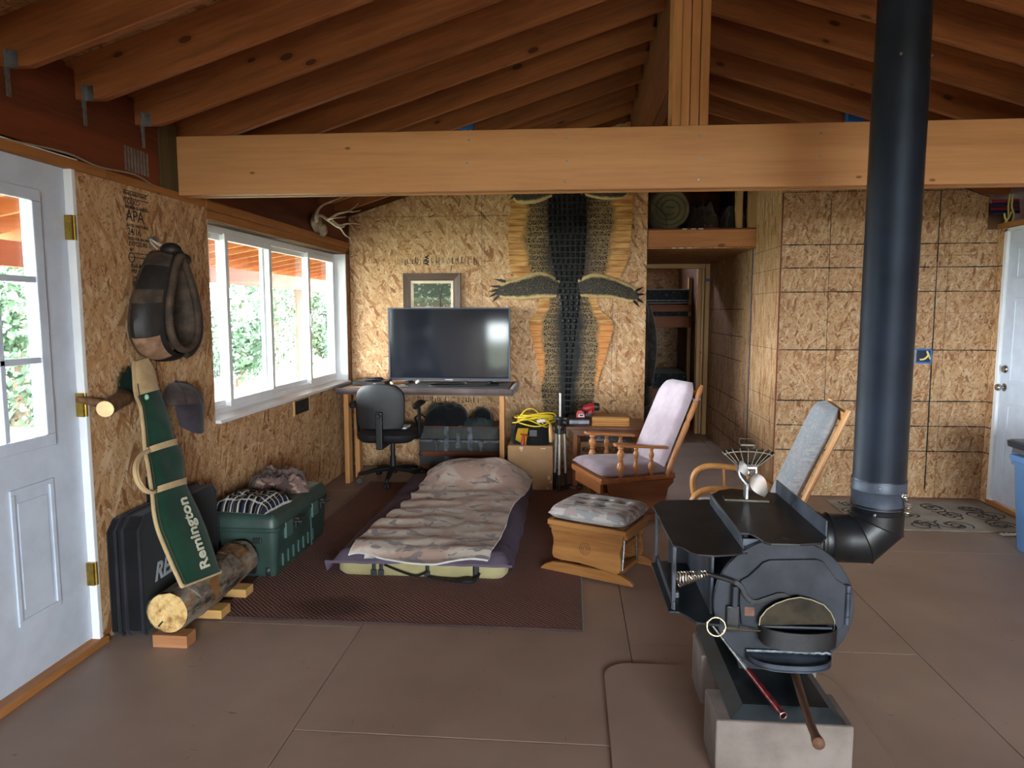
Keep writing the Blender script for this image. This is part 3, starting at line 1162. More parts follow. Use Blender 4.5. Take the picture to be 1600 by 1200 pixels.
def leaf_tree(x, y, h, rad, label, seed):
    t = thing('leafy_tree', label, 'tree', (x, y, -.7), 0, 'trees outside the left windows')
    r = random.Random(seed)
    MB().tube([(0, 0, 0), (.1, .05, h * .4), (0, .1, h * .85)], [.16, .11, .03], 7).build('trunk', M_bark, t)
    vs, fs = [], []
    blobs = [(r.uniform(-.6, .6) * rad, r.uniform(-.6, .6) * rad, r.uniform(.12, .95) * h, rad * r.uniform(.3, .6)) for _ in range(14)]
    for i in range(5200):
        bx, by, bz, br = blobs[i % 14]
        d = Vector((r.gauss(0, 1), r.gauss(0, 1), r.gauss(0, 1))).normalized() * br * r.uniform(.5, 1.05)
        c = Vector((bx, by, bz)) + d
        a = Vector((r.gauss(0, 1), r.gauss(0, 1), r.gauss(0, 1))).normalized()
        b = a.orthogonal().normalized() * r.uniform(.03, .065)
        a = a * r.uniform(.05, .11)
        o = len(vs)
        vs += [c - a, c + b, c + a, c - b]
        fs.append((o, o + 1, o + 2, o + 3))
    m = MB()
    m.add(vs, fs)
    f = m.build('foliage', M_leaf, t, fixn=False)
    f['kind'] = 'stuff'


for i, a in enumerate(((-9.5, 19.5, 4.6, 1.7, 'tree seen through the left panes of the sliding window'), (-14.5, 22, 4.4, 2.0, 'distant pale tree behind the left panes of the sliding window'), (-11.5, 26.5, 5.2, 2.0, 'tall leafy tree seen through the middle window pane'), (-8.2, 23.8, 3.6, 1.2, 'young leafy tree seen left of the porch post'), (-10.5, 32, 5.0, 1.9, 'leafy tree filling the right hand window pane'), (-10.5, 12.5, 4.0, 1.7, 'leafy tree seen through the glass of the left door'))):
    leaf_tree(*a, seed=20 + i)

# ================================================================== things on the left wall
M_leath = plain('dark_leather', (46, 36, 30), .6, var=.3, scale=14, bump=.25, bscale=180, c2=(28, 22, 19))
M_leath2 = plain('worn_leather', (78, 60, 46), .75, var=.3, scale=16, bump=.3, bscale=160, c2=(44, 34, 27))
M_leath3 = plain('bare_leather', (150, 116, 90), .8, var=.25, scale=18, bump=.3, bscale=140, c2=(112, 82, 60))
M_leath4 = plain('black_leather', (36, 31, 29), .55, var=.3, scale=14, bump=.2)

hc = thing('horse_collar', 'worn brown leather horse collar hanging from a nail on the left wall', 'horse collar', (XL, 3.33, 1.22))


def tear(a, hw, z0, z1, cy, flat=1.0):
    """teardrop loop: narrow at the top, wide near the bottom"""
    s = (1 - math.cos(a)) / 2          # 0 at top, 1 at bottom
    cy -= .055
    z = lerp(z1, z0, s)
    wd = hw * (math.sin(a)) * (.40 + .74 * s) / .98
    return Vector((0, cy + wd, z))


# rings from the wall forward: (distance from wall, half width, z0, z1)
RNG = [(.025, .255, 1.222, 1.735), (.06, .268, 1.212, 1.745), (.10, .242, 1.216, 1.742), (.132, .19, 1.23, 1.735), (.148, .155, 1.245, 1.725)]
INN = [(.165, .125, 1.285, 1.70), (.13, .105, 1.31, 1.685), (.06, .105, 1.31, 1.69), (.02, .12, 1.29, 1.70)]


def ring_pt(tab, k, a, off=0.0):
    i = min(int(k), len(tab) - 2)
    f = k - i
    d, hw, z0, z1 = (lerp(p, q, f) for p, q in zip(tab[i], tab[i + 1]))
    p = tear(a, hw + off, z0 - off, z1 + off, 3.335)
    return Vector((XL + d + off * .3, p.y, p.z))


def collar_part(name, tab, k0, k1, a0, a1, mat, off=0.0, na=30, nk=8):
    m = MB()
    m.slab(lambda u, v: ring_pt(tab, lerp(k0, k1, v), lerp(a0, a1, u), off), lambda u, v: (Vector((XL + .08, 3.28, ring_pt(tab, k0, lerp(a0, a1, u)).z)) - ring_pt(tab, lerp(k0, k1, v), lerp(a0, a1, u), off)).normalized() * .006, na, nk)
    return m.build(name, mat, hc, smooth=True, world=True)


TP = 2 * math.pi
collar_part('collar_body', RNG, 0, 3.999, .0, TP, M_leath4, 0, 56)
# left half seen from the room is a in (pi, 2pi)
collar_part('leather_band', RNG, .1, 3.6, TP * .875, TP * .945, M_leath2, .004, 8)
collar_part('leather_band', RNG, .1, 3.6, TP * .755, TP * .795, M_leath2, .004, 8)
collar_part('worn_patch', RNG, .1, 3.2, TP * .545, TP * .655, M_leath3, .003, 12)
collar_part('tip_cap', RNG, .0, 3.8, TP * .455, TP * .54, M_leath4, .005, 10)
collar_part('edge_binding', RNG, .0, .35, TP * .02, TP * .98, M_leath2, .006, 50, 3)
m = MB()
m.tube([ring_pt([(.168, .143, 1.268, 1.712), (.168, .143, 1.268, 1.712)], 0, TP * i / 48) for i in range(48)], .019, 10, closed=True)
m.build('rim_roll', M_leath2, hc, smooth=True, world=True)
m = MB()
m.tube([ring_pt([(.13, .20, 1.235, 1.735), (.13, .20, 1.235, 1.735)], 0, TP * (.02 + .46 * i / 26), .0) + Vector((.02, .01, 0)) for i in range(27)], .017, 8)
m.build('hame_roll', M_leath, hc, smooth=True, world=True)
collar_part('lining', INN, 0, 2.999, 0, TP, M_leath2, 0, 44)
m = MB()
m.ball((XL + .12, 3.28, 1.745), (.05, .045, .035), 12, 8)
m.ball((XL + .165, 3.32, 1.70), (.03, .035, .03), 10, 7)
m.build('top_pad', M_leath4, hc, smooth=True, world=True)
m = MB()
m.tube(catmull([(XL + .012, 3.29, 1.80), (XL + .05, 3.27, 1.775), (XL + .10, 3.30, 1.745)], 5), .003, 5)
m.tube(catmull([(XL + .012, 3.29, 1.80), (XL + .05, 3.31, 1.775), (XL + .12, 3.36, 1.75)], 5), .003, 5)
m.tube(catmull([(XL + .014, 3.29, 1.80), (XL + .04, 3.25, 1.78), (XL + .07, 3.25, 1.745)], 5), .003, 5)
m.build('hanging_string', plain('white_string', (206, 200, 190), .8), hc, smooth=True, world=True)
MB().lathe([(.004, 0), (.004, .03), (.011, .032), (.011, .036)], (XL, 3.29, 1.803), (1, 0, 0), 8).build('nail', M_galv, hc, world=True)

# ------------------------------------------------------------------ branch peg
M_barkb = plain('peg_bark', (120, 84, 54), .8, var=.3, scale=22, bump=.4, bscale=60, c2=(70, 46, 30))
M_cut = plain('cut_wood', (222, 190, 140), .7, var=.1, scale=20)
pg = thing('branch_peg', 'stub of cut branch fixed to the left wall as a peg', 'peg', (XL, 2.95, 1.05))
pa, pb = Vector((XL + .035, 2.99, 1.065)), Vector((XL + .10, 2.765, 1.045))
MB().tube([Vector((XL + .0, 3.03, 1.07)), pa, lerp(pa, pb, .5), pb], [.03, .036, .033, .036], 14, cap=True).build('branch', M_barkb, pg, smooth=True, world=True)
dd = (pb - pa).normalized()
MB().lathe([(.034, 0), (.034, .002)], pb, dd, 16).build('cut_end', M_cut, pg, world=True)
MB().tube([lerp(pa, pb, .75), Vector((XL + .03, 2.775, 1.075)), Vector((XL + .0, 2.735, 1.09))], [.02, .016, .013], 8).build('side_stub', M_barkb, pg, smooth=True, world=True)

# ------------------------------------------------------------------ baseball cap
cp = thing('baseball_cap', 'brown grey baseball cap hanging brim down on the left wall', 'cap', (XL, 3.45, .82))
M_cap = fabric('cap_cloth', (92, 78, 74), (62, 52, 50), 8, 300)
M_cap2 = fabric('cap_cloth_dark', (64, 58, 66), (46, 42, 48), 8, 300)
c0 = Vector((XL + .004, 3.43, .985))
m = MB()
def capf(u, v):
    a = lerp(-.06, 1.0, u) * math.pi * .98 + .04      # around
    ph = v * math.pi / 2
    r = math.cos(ph)
    return c0 + Vector((.01 + .14 * math.sin(max(.0, a)) * r ** .8, .115 * math.cos(a) * r ** .7, .105 * math.sin(ph) + .0))
m.slab(capf, (-.004, 0, -.004), 18, 9)
m.build('crown', [M_cap], cp, smooth=True, world=True)
m = MB()
m.slab(lambda u, v: c0 + Vector((.02 + .13 * math.sin(lerp(.15, .85, u) * math.pi) + .02 * v, .118 * math.cos(lerp(.12, .88, u) * math.pi) * (1 - .30 * v) - .035 * v, -.0 - .150 * v * (1 - .35 * abs(2 * u - 1) ** 2))), (-.005, 0, -.003), 14, 6)
m.build('brim', M_cap2, cp, smooth=True, world=True)
m = MB()
for s in (.25, .5, .75):
    m.tube([capf(s, k / 8) + Vector((.002, 0, .001)) for k in range(9)], .0022, 5)
m.ball(c0 + Vector((.02, 0, .107)), .008, 8, 6)
m.build('seams', M_cap2, cp, smooth=True, world=True)

# ------------------------------------------------------------------ vent panel under the sill, its dark recess put into the plate colour
pq = thing('wall_vent', 'small dark vent panel with pale side strips under the window sill', 'vent', (XL, 5.15, .70))
MB().box(XL, XL + .006, 5.0, 5.31, .685, .785).build('plate', plain('vent_dark', (44, 44, 36), .6, .2, var=.35, scale=40), pq, world=True, bevel=.002)
for y in (5.0, 5.30):
    MB().box(XL, XL + .012, y - .006, y + .006, .68, .79).build('side_strip', M_post2, pq, world=True)

# ------------------------------------------------------------------ antlers on the rim board
an = thing('antlers', 'small deer antlers on a skull plate fixed above the window', 'antlers', (XL, 5.56, 2.1))
M_bone = plain('bone', (172, 158, 138), .7, var=.25, scale=25, bump=.3, bscale=90, c2=(120, 106, 90))
M_antl = plain('antler', (206, 192, 172), .55, var=.25, scale=12, c2=(150, 130, 108))
AX = -1.93
sk0 = Vector((XL + .02, 5.53, 2.15))
m = MB()
m.ball(sk0, (.04, .085, .075), 14, 10, lambda d: 1 + .18 * mnoise.noise(d * 3.0))
m.ball(sk0 + Vector((.03, .06, -.05)), (.03, .06, .05), 12, 8, lambda d: 1 + .25 * mnoise.noise(d * 4.0))
m.build('skull_plate', M_bone, an, smooth=True, world=True)


def ap(x, y, X):
    return onx(x, y, X)


def antler(path, r0, r1, n=5):
    P = catmull(path, n)
    N = len(P)
    return P, [lerp(r0, r1, (i / (N - 1)) ** .8) for i in range(N)]


m = MB()
for path, r0, r1 in (
    ([ap(494, 345, -1.98), ap(495, 332, -1.93), ap(502, 322, -1.90), ap(517, 315, -1.84), ap(535, 308, -1.78)], .019, .004),
    ([ap(496, 336, -1.95), ap(503, 337, -1.88), ap(514, 345, -1.80), ap(525, 353, -1.73), ap(532, 357, -1.70), ap(539, 367, -1.68), ap(548, 373, -1.65)], .016, .003),
    ([ap(513, 343, -1.80), ap(520, 341, -1.74), ap(540, 339, -1.68)], .011, .003),
    ([ap(516, 342, -1.78), ap(528, 334, -1.73), ap(544, 330, -1.68), ap(552, 325, -1.66), ap(560, 318, -1.64)], .012, .003),
    ([ap(544, 330, -1.68), ap(553, 331, -1.66), ap(563, 329, -1.63)], .008, .003),
    ([ap(519, 345, -1.77), ap(530, 352, -1.72), ap(540, 350, -1.70), ap(552, 349, -1.66), ap(563, 351, -1.63)], .011, .003),
    ([ap(530, 356, -1.71), ap(536, 355, -1.69), ap(539, 353, -1.68)], .008, .003)):
    P, rs = antler(path, r0, r1)
    m.tube(P, rs, 7)
m.build('antler_beams', M_antl, an, smooth=True, world=True)

# ================================================================== floor group at the left wall
# black soft rifle case standing against the wall
bc = thing('black_case', 'large black padded case with white lettering leaning on the left wall', 'case', (XL + .08, 3.2, 0))
M_blk = fabric('black_nylon', (20, 19, 24), (13, 12, 16), 6, 320, .85, .2)
M_blk2 = fabric('black_piping', (42, 38, 50), (30, 27, 36), 6, 320, .7, .15)
tilt = Matrix.Translation((XL + .004, 0, 0)) @ Matrix.Rotation(R(-4), 4, 'Y') @ Matrix.Translation((-XL - .004, 0, 0))


def case_shell(x0, x1, y0, y1, z1, name, mat, slope=.0):
    m = MB()
    poly = [(y0 + .02, .004), (y1 - .02, .004), (y1, .03), (y1, z1 - .04 + slope), (y1 - .04, z1 + slope), (y0 + .05, z1), (y0, z1 - .05), (y0, .03)]
    m.prism(poly, 'x', x0, x1)
    return m.build(name, mat, bc, world=True, bevel=.012, seg=3)


MB_case = case_shell(XL + .004, XL + .048, 2.85, 3.545, .535, 'case_back', M_blk)
case_shell(XL + .075, XL + .150, 2.865, 3.535, .545, 'case_front', M_blk)
m = MB()
for x, y0 in ((XL + .05, 2.85), (XL + .076, 2.862), (XL + .148, 2.866)):
    m.tube([(x, y0 + .02, .006), (x, y0, .03), (x, y0, .49), (x, y0 + .05, .54), (x, 3.50, .545), (x, 3.54, .50), (x, 3.54, .03)], .007, 7)
m.build('piping', M_blk2, bc, smooth=True, world=True)
MB().box(XL + .004, XL + .03, 3.16, 3.23, .53, .66).build('carry_strap', M_blk, bc, world=True, bevel=.005)
M_sil = plain('silver_print', (176, 178, 186), .5)
text('case_print', 'REM', .115, frame_m(onx(242, 909, XL + .1512), (0, 1, 0), (0, 0, 1)), M_sil, bc, .0008, shear=.35, bold=.003, xs=.9)

# birch log on three blocks
lg = thing('birch_log', 'short birch log with peeling bark resting on wooden blocks', 'log', (-1.72, 3.1, .055))
def log_mat():
    t = NT('birch_bark')
    o = t.tc.outputs['Object']
    a = t.ramp(t.noise(t.mapping(o, scale=(14, 4, 14)), 1.0, 5, .65), [(.36, srgb((46, 38, 32))), (.47, srgb((120, 108, 96))), (.66, srgb((158, 146, 132)))])
    k = t.math('MULTIPLY', t.math('SUBTRACT', t.noise(t.mapping(o, scale=(9, 6, 9), loc=(3, 1, 2)), 1.0, 3), .60), 14, True)
    t.base(t.mix(k, a, srgb((140, 96, 58))))
    t.bump(t.noise(t.mapping(o, scale=(14, 5, 14)), 2.0, 5, .7), .9, .012)
    return t.set(.85, 0, .2)
M_birch = log_mat()
def end_mat():
    t = NT('log_end')
    o = t.tc.outputs['Object']
    a = t.ramp(t.noise(t.mapping(o, scale=(26, 1, 20)), 1.0, 5, .7), [(.34, srgb((134, 96, 56))), (.5, srgb((200, 164, 108))), (.66, srgb((222, 192, 140)))])
    t.base(a)
    t.bump(t.noise(o, 40, 4), .5, .006)
    return t.set(.8, 0, .2)
fa, fb = Vector((-1.735, 2.80, .150)), Vector((-1.735, 3.50, .150))
m = MB()
N = 22
rows = 26
vs, fs = [], []
for j in range(rows + 1):
    t_ = j / rows
    c = lerp(fa, fb, t_) + Vector((.012 * math.sin(t_ * 4), 0, .0))
    for i in range(N):
        a = TP * i / N
        r = .092 + .006 * mnoise.noise(Vector((math.cos(a) * 1.6, t_ * 7, math.sin(a) * 1.6))) + .004 * mnoise.noise(Vector((math.cos(a) * 5, t_ * 16, math.sin(a) * 5)))
        vs.append(c + Vector((math.cos(a) * r * 1.03, 0, math.sin(a) * r)))
for j in range(rows):
    for i in range(N):
        fs.append((j * N + i, j * N + (i + 1) % N, (j + 1) * N + (i + 1) % N, (j + 1) * N + i))
fs.append([rows * N + i for i in range(N)])
m.add(vs, fs)
m.build('bark', M_birch, lg, smooth=True, world=True)
m = MB()
ev = [fa + Vector((0, .0, 0))]
for k, rr in enumerate((.03, .055, .074, .088)):
    for i in range(N):
        a = TP * i / N
        ev.append(fa + Vector((math.cos(a) * rr * 1.02, -.010 + .012 * mnoise.noise(Vector((math.cos(a) * rr * 40, 1, math.sin(a) * rr * 40))) + (.01 if k == 3 else 0), math.sin(a) * rr)))
ef = [(0, 1 + i, 1 + (i + 1) % N) for i in range(N)]
for k in range(3):
    for i in range(N):
        a_, b_ = 1 + k * N + i, 1 + k * N + (i + 1) % N
        ef.append((a_, a_ + N, b_ + N, b_))
m.add(ev, ef)
m.build('cut_end', end_mat(), lg, smooth=True, world=True)
crk = MB()
crk.bar(fa + Vector((-.035, -.014, -.055)), fa + Vector((-.012, -.014, -.03)), .006, .007)
crk.build('crack', M_line, lg, world=True)
# torn strips of bark on top, standing a little proud
for i, (y, a, ln, wd) in enumerate(((3.0, 1.45, .16, .05), (3.12, 1.9, .12, .06), (3.36, 1.3, .14, .06), (2.93, .9, .1, .05), (3.24, .75, .12, .04))):
    m = MB()
    def bf(u, v, y=y, a=a, ln=ln, wd=wd):
        aa = a + (u - .5) * wd / .095 * 2
        rr = .097 + .012 * abs(2 * u - 1) * v
        return Vector((fa.x + math.cos(aa) * rr * 1.03 + .01 * math.sin((y - 2.8) * 6), y + ln * (v - .5) * (1 - .3 * abs(2 * u - 1)), fa.z + math.sin(aa) * rr))
    m.slab(bf, (0, 0, -.005), 6, 6)
    m.build('bark_strip', plain('bark_strip%d' % i, ((150, 104, 64), (96, 84, 74), (128, 92, 60), (140, 128, 116), (110, 98, 88))[i], .85, var=.3, scale=30, bump=.3, bscale=70), lg, smooth=True, world=True)
M_blkw = wood('block_wood', (206, 164, 104), (170, 124, 70), 'X', 1.0, .7)
M_blkr = wood('block_wood_red', (178, 128, 88), (150, 100, 66), 'X', 1.0, .7)
for (x0, x1, y0, y1, mt, lb) in ((-1.80, -1.645, 2.785, 2.86, M_blkr, 'reddish wooden block under the sawn front end of the birch log'), (-1.80, -1.625, 3.05, 3.14, M_blkw, 'pale wooden block under the middle of the birch log'), (-1.80, -1.625, 3.30, 3.385, M_blkw, 'pale wooden block under the far end of the birch log')):
    tag(MB().box(x0, x1, y0, y1, 0.0 if y0 < 3.04 else .013, .055).build('wood_block', mt, None, bevel=.002), lb, 'block', 'blocks under the log')

# ------------------------------------------------------------------ green rifle sleeve with tan trim
gc = thing('rifle_sleeve', 'dark green cloth rifle sleeve with tan trim leaning on the left wall', 'gun case', (-1.8, 3.1, .23))
M_grn = fabric('green_cloth', (24, 62, 46), (16, 48, 36), 5, 340, .8, .2)
M_tan = fabric('tan_suede', (196, 168, 128), (172, 142, 104), 9, 300, .95, .25)
gb = onz(312, 905, .258)
gt = onx(232, 562, XL + .035)
gup = (gt - gb).normalized()
gal = Vector((.1, 1, 0)).normalized()
gn = gup.cross(gal).normalized()
if gn.x < 0:
    gn = -gn


def gp(x, y, off=0.0):
    return onpl(x, y, gb, gn) + gn * off


LEFT = [(210, 566), (208, 575), (212, 617), (220, 640), (227, 700), (237, 767), (243, 817), (255, 850), (272, 890), (284, 916)]
RIGHT = [(231, 560), (240, 577), (249, 610), (263, 650), (273, 687), (283, 707), (290, 753), (315, 807), (330, 850), (344, 893)]
def resample(pts, n):
    P = catmull([(p[0], p[1], 0) for p in pts], 8)
    d = [0]
    for a, b in zip(P, P[1:]):
        d.append(d[-1] + (b - a).length)
    out = []
    for i in range(n + 1):
        t_ = d[-1] * i / n
        j = max(k for k in range(len(d)) if d[k] <= t_ + 1e-9)
        if j >= len(P) - 1:
            out.append(P[-1])
        else:
            out.append(lerp(P[j], P[j + 1], (t_ - d[j]) / max(1e-9, d[j + 1] - d[j])))
    return out
NL = 40
GL, GR = resample(LEFT, NL), resample(RIGHT, NL)


def gsurf(u, v, side=1, extra=0.0):
    j = v * NL
    i = min(int(j), NL - 1)
    a, b = lerp(GL[i], GL[i + 1], j - i), lerp(GR[i], GR[i + 1], j - i)
    p = lerp(a, b, u)
    th = .034 * (max(0, 1 - (2 * u - 1) ** 2)) ** .5 * (.55 + .45 * math.sin(min(1, v * 1.3) * math.pi * .5))
    wr = .006 * mnoise.noise(Vector((u * 2, v * 9, 3))) + .006 * math.exp(-((v - .47) / .05) ** 2) * math.sin(u * 9)
    return gp(p.x, p.y, side * th + (wr + extra) * (side > 0))


def sleeve_part(name, v0, v1, mat, extra=0.0, u0=0.0, u1=1.0, back=True):
    m = MB()
    m.grid(lambda u, v: gsurf(lerp(u0, u1, u), lerp(v0, v1, v), 1, extra), 14, max(4, int((v1 - v0) * 60)))
    if back:
        m.grid(lambda u, v: gsurf(lerp(u0, u1, u), lerp(v0, v1, v), -1, 0), 6, max(4, int((v1 - v0) * 30)))
    return m.build(name, mat, gc, smooth=True, world=True)


sleeve_part('sleeve_body', .13, 1.0, M_grn)
sleeve_part('muzzle_tip', 0.0, .15, M_tan, .001)
m = MB()
m.tube([gsurf(0.0, k / 40, 1) + gn * .0 for k in range(41)], .0085, 7)
m.tube([gsurf(k / 12, 1.0, 1) * .5 + gsurf(k / 12, 1.0, -1) * .5 for k in range(13)], .010, 7)
m.build('edge_trim', M_tan, gc, smooth=True, world=True)
m = MB()
m.tube([gsurf(.02, .1 + .9 * k / 40, 1, .004) + gn * .006 for k in range(41)], .0022, 5)
m.build('zipper', plain('zip_brown', (70, 52, 40), .6), gc, smooth=True, world=True)
for (la, ra_) in (((228, 705), (275, 691)), ((238, 768), (290, 752))):
    va = (la[1] - 566) / 350.0 * 1.0
    m = MB()
    def sf(u, v, la=la, ra_=ra_):
        x, y = lerp(la[0], ra_[0], u), lerp(la[1], ra_[1], u) + (v - .5) * 10
        th = .036 * (max(0, 1 - (2 * u - 1) ** 2)) ** .5 + .004
        return gp(x, y, th)
    m.slab(sf, -gn * .003, 12, 2)
    m.build('strap', M_tan, gc, smooth=True, world=True)
m = MB()
for k in (0, 4):
    hp = [gp(231 + k, 704, .012), gp(215 + k * .6, 712, .016), gp(205 + k, 728, .02), gp(205 + k, 748, .022), gp(215 + k, 765, .02), gp(229 + k, 772, .016), gp(240 + k, 768, .012)]
    m.tube(catmull(hp, 6), .008, 7, flat=(1.0, .5))
m.build('carry_handle', M_tan, gc, smooth=True, world=True)
o_ = gp(316.5, 890, .042)
text('sleeve_print', 'Remington', .083, frame_m(o_, gp(291, 813, .04) - o_, gp(300, 880, .04) - gp(316, 880, .042)), plain('cream_print', (206, 204, 184), .6), gc, .001, bold=.0022, xs=.93)
m = MB()
m.ball(gp(221, 624, .030), (.010, .012, .014), 8, 6)
m.build('round_badge', plain('badge', (150, 196, 170), .5), gc, smooth=True, world=True)

# ------------------------------------------------------------------ green footlocker
fl = thing('footlocker', 'green plastic footlocker with wheels standing under the window', 'footlocker', (-1.78, 3.95, 0))
M_gpl = plain('green_plastic', (52, 72, 66), .42, var=.12, scale=8, bump=.15, bscale=300)
M_gpl2 = plain('green_plastic_light', (70, 96, 92), .42, var=.1, scale=8)
M_latch = plain('black_latch', (44, 46, 46), .4, var=.1)
X0, X1, Y0, Y1 = -2.005, -1.565, 3.56, 4.37
m = MB()
def rrect(x0, x1, y0, y1, r, n=5):
    out = []
    for cx, cy, a0 in ((x1 - r, y1 - r, 0), (x0 + r, y1 - r, 90), (x0 + r, y0 + r, 180), (x1 - r, y0 + r, 270)):
        for k in range(n + 1):
            a = R(a0 + 90 * k / n)
            out.append((cx + r * math.cos(a), cy + r * math.sin(a)))
    return out
def rings(mb, layers):
    n = len(layers[0][0])
    vs = [(x, y, z) for poly, z in layers for (x, y) in poly]
    fs = [list(range(n))[::-1], [(len(layers) - 1) * n + i for i in range(n)]]
    for j in range(len(layers) - 1):
        for i in range(n):
            fs.append((j * n + i, j * n + (i + 1) % n, (j + 1) * n + (i + 1) % n, (j + 1) * n + i))
    mb.add(vs, fs)
def RR(d, r=.05):
    return rrect(X0 + d, X1 - d, Y0 + d, Y1 - d, max(.01, r - d))
rings(m, [(RR(.035), .012), (RR(.028), .03), (RR(.008), .245), (RR(.008), .262)])
m.build('tub', M_gpl, fl, smooth=True, world=True)
m = MB()
rings(m, [(RR(.004), .262), (RR(0), .268), (RR(0), .285), (RR(.006), .288), (RR(.008), .33), (RR(.025), .356), (RR(.05), .362)])
m.build('lid', M_gpl, fl, smooth=True, world=True)
for y in (3.72, 4.12):
    lt = MB().box(X1 - .012, X1 + .006, y - .05, y + .05, .20, .29).build('latch_plate', M_gpl2, fl, world=True, bevel=.005)
    g_ = MB()
    g_.box(X1 + .004, X1 + .05, y + .055, y + .06, .262, .272)
    g_.box(X1 + .004, X1 + .05, y + .125, y + .13, .262, .272)
    g_.box(X1 + .045, X1 + .052, y + .055, y + .13, .262, .272)
    g_.box(X1 + .004, X1 + .03, y + .07, y + .115, .272, .285)
    g_.box(X1 + .002, X1 + .012, y + .075, y + .11, .225, .262)
    g_.build('latch', M_latch, fl, world=True, bevel=.002)
for i in range(7):
    y = 3.66 + i * .075
    MB().box(X1 - .022, X1 - .012, y, y + .008, .05, .12).build('rib', M_gpl2, fl, world=True)
MB().box(X1 - .012, X1 - .006, 4.07, 4.078, .03, .2).build('rib', M_gpl2, fl, world=True)
MB().box(X0 + .07, X1 - .13, Y0 + .004, Y0 + .04, .03, .19).build('handle_recess', M_blk, fl, world=True, bevel=.01)
MB().box(X1 - .14, X1 - .09, Y0 - .004, Y0 + .01, .205, .235).build('end_catch', M_latch, fl, world=True, bevel=.004)
for x in (X1 - .07, X0 + .07):
    MB().lathe([(.03, -.012), (.032, -.006), (.032, .006), (.03, .012)], (x, Y0 + .045, .043), (1, 0, 0), 14).build('wheel', M_latch, fl, world=True)

# clothes on the footlocker
def plaid_mat():
    t = NT('plaid_flannel')
    uv = t.tc.outputs['UV']
    sp = t.n('SeparateXYZ')
    t.l(uv, sp.inputs[0])
    col = srgb((16, 16, 22))
    def band(ch, freq, ph, wd):
        f = t.math('FRACT', t.math('ADD', t.math('MULTIPLY', ch, freq), ph))
        return t.math('LESS_THAN', f, wd)
    a = band(sp.outputs[0], 8, .1, .2)
    b = band(sp.outputs[1], 7, .2, .2)
    col = t.mix(t.math('MULTIPLY', band(sp.outputs[0], 8, .5, .35), .45), col, srgb((48, 56, 78)))
    col = t.mix(t.math('MULTIPLY', a, .7), col, srgb((196, 192, 190)))
    col = t.mix(t.math('MULTIPLY', b, .7), col, srgb((200, 196, 192)))
    col = t.mix(t.math('MULTIPLY', band(sp.outputs[0], 10, .83, .05), .8), col, srgb((170, 150, 90)))
    t.base(col)
    t.bump(t.noise(t.tc.outputs['Object'], 240, 2), .25, .002)
    return t.set(.95, 0, .1)
def lump(name, mat, cx, cy, z0, lx, ly, h, rot, seed, label, cat, nu=26, nv=22, fold=.35, freq=4.0):
    """a folded heap of cloth resting on a flat surface, closed underneath"""
    ca, sa = math.cos(rot), math.sin(rot)
    def fn(u, v):
        x, y = (u - .5) * 2, (v - .5) * 2
        e = max(0, 1 - (abs(x) ** 3.2)) ** .5 * max(0, 1 - (abs(y) ** 3.2)) ** .5
        wv = 1 + fold * mnoise.noise(Vector((x * freq * .5 + seed, y * freq * .5, seed * .7))) + fold * .7 * mnoise.noise(Vector((x * freq * 1.3, y * freq * 1.3 + seed, 1.3)))
        px = x * lx / 2 * (1 + .10 * mnoise.noise(Vector((y * 2, seed, 0))))
        py = y * ly / 2 * (1 + .10 * mnoise.noise(Vector((x * 2, seed + 4, 0))))
        return Vector((cx + px * ca - py * sa, cy + px * sa + py * ca, z0 + .004 + max(.0, h * e * wv)))
    m = MB()
    m.grid(fn, nu, nv, uv=True)
    m.grid(lambda u, v: Vector((fn(u, v).x, fn(u, v).y, z0 + .001)), nu, nv)
    n1 = (nu + 1) * (nv + 1)
    for i in range(nu):
        m.f.append([i, i + 1, n1 + i + 1, n1 + i]); m.mi.append(0)
        q = nv * (nu + 1)
        m.f.append([q + i, q + i + 1, n1 + q + i + 1, n1 + q + i]); m.mi.append(0)
    for j in range(nv):
        a, b = j * (nu + 1), (j + 1) * (nu + 1)
        m.f.append([a, b, n1 + b, n1 + a]); m.mi.append(0)
        m.f.append([a + nu, b + nu, n1 + b + nu, n1 + a + nu]); m.mi.append(0)
    o = m.build(name, mat, None, smooth=True)
    tag(o, label, cat)
    return o
lump('plaid_shirt', plaid_mat(), -1.78, 3.735, .362, .33, .29, .075, R(-8), 2.0, 'black and white plaid flannel shirt folded on the green footlocker', 'shirt', fold=.25, freq=4)
lump('camouflage_jacket', blotch('tree_camo', (122, 96, 92), [((84, 66, 64), 14, .5, (1, 1, 1)), ((168, 140, 124), 16, .58, (1, 1, 2)), ((52, 42, 42), 20, .57, (1, 1, 1))]), -1.80, 4.13, .362, .34, .33, .11, R(25), 5.0, 'crumpled brown camouflage jacket heaped on the green footlocker', 'jacket', fold=.4, freq=5)
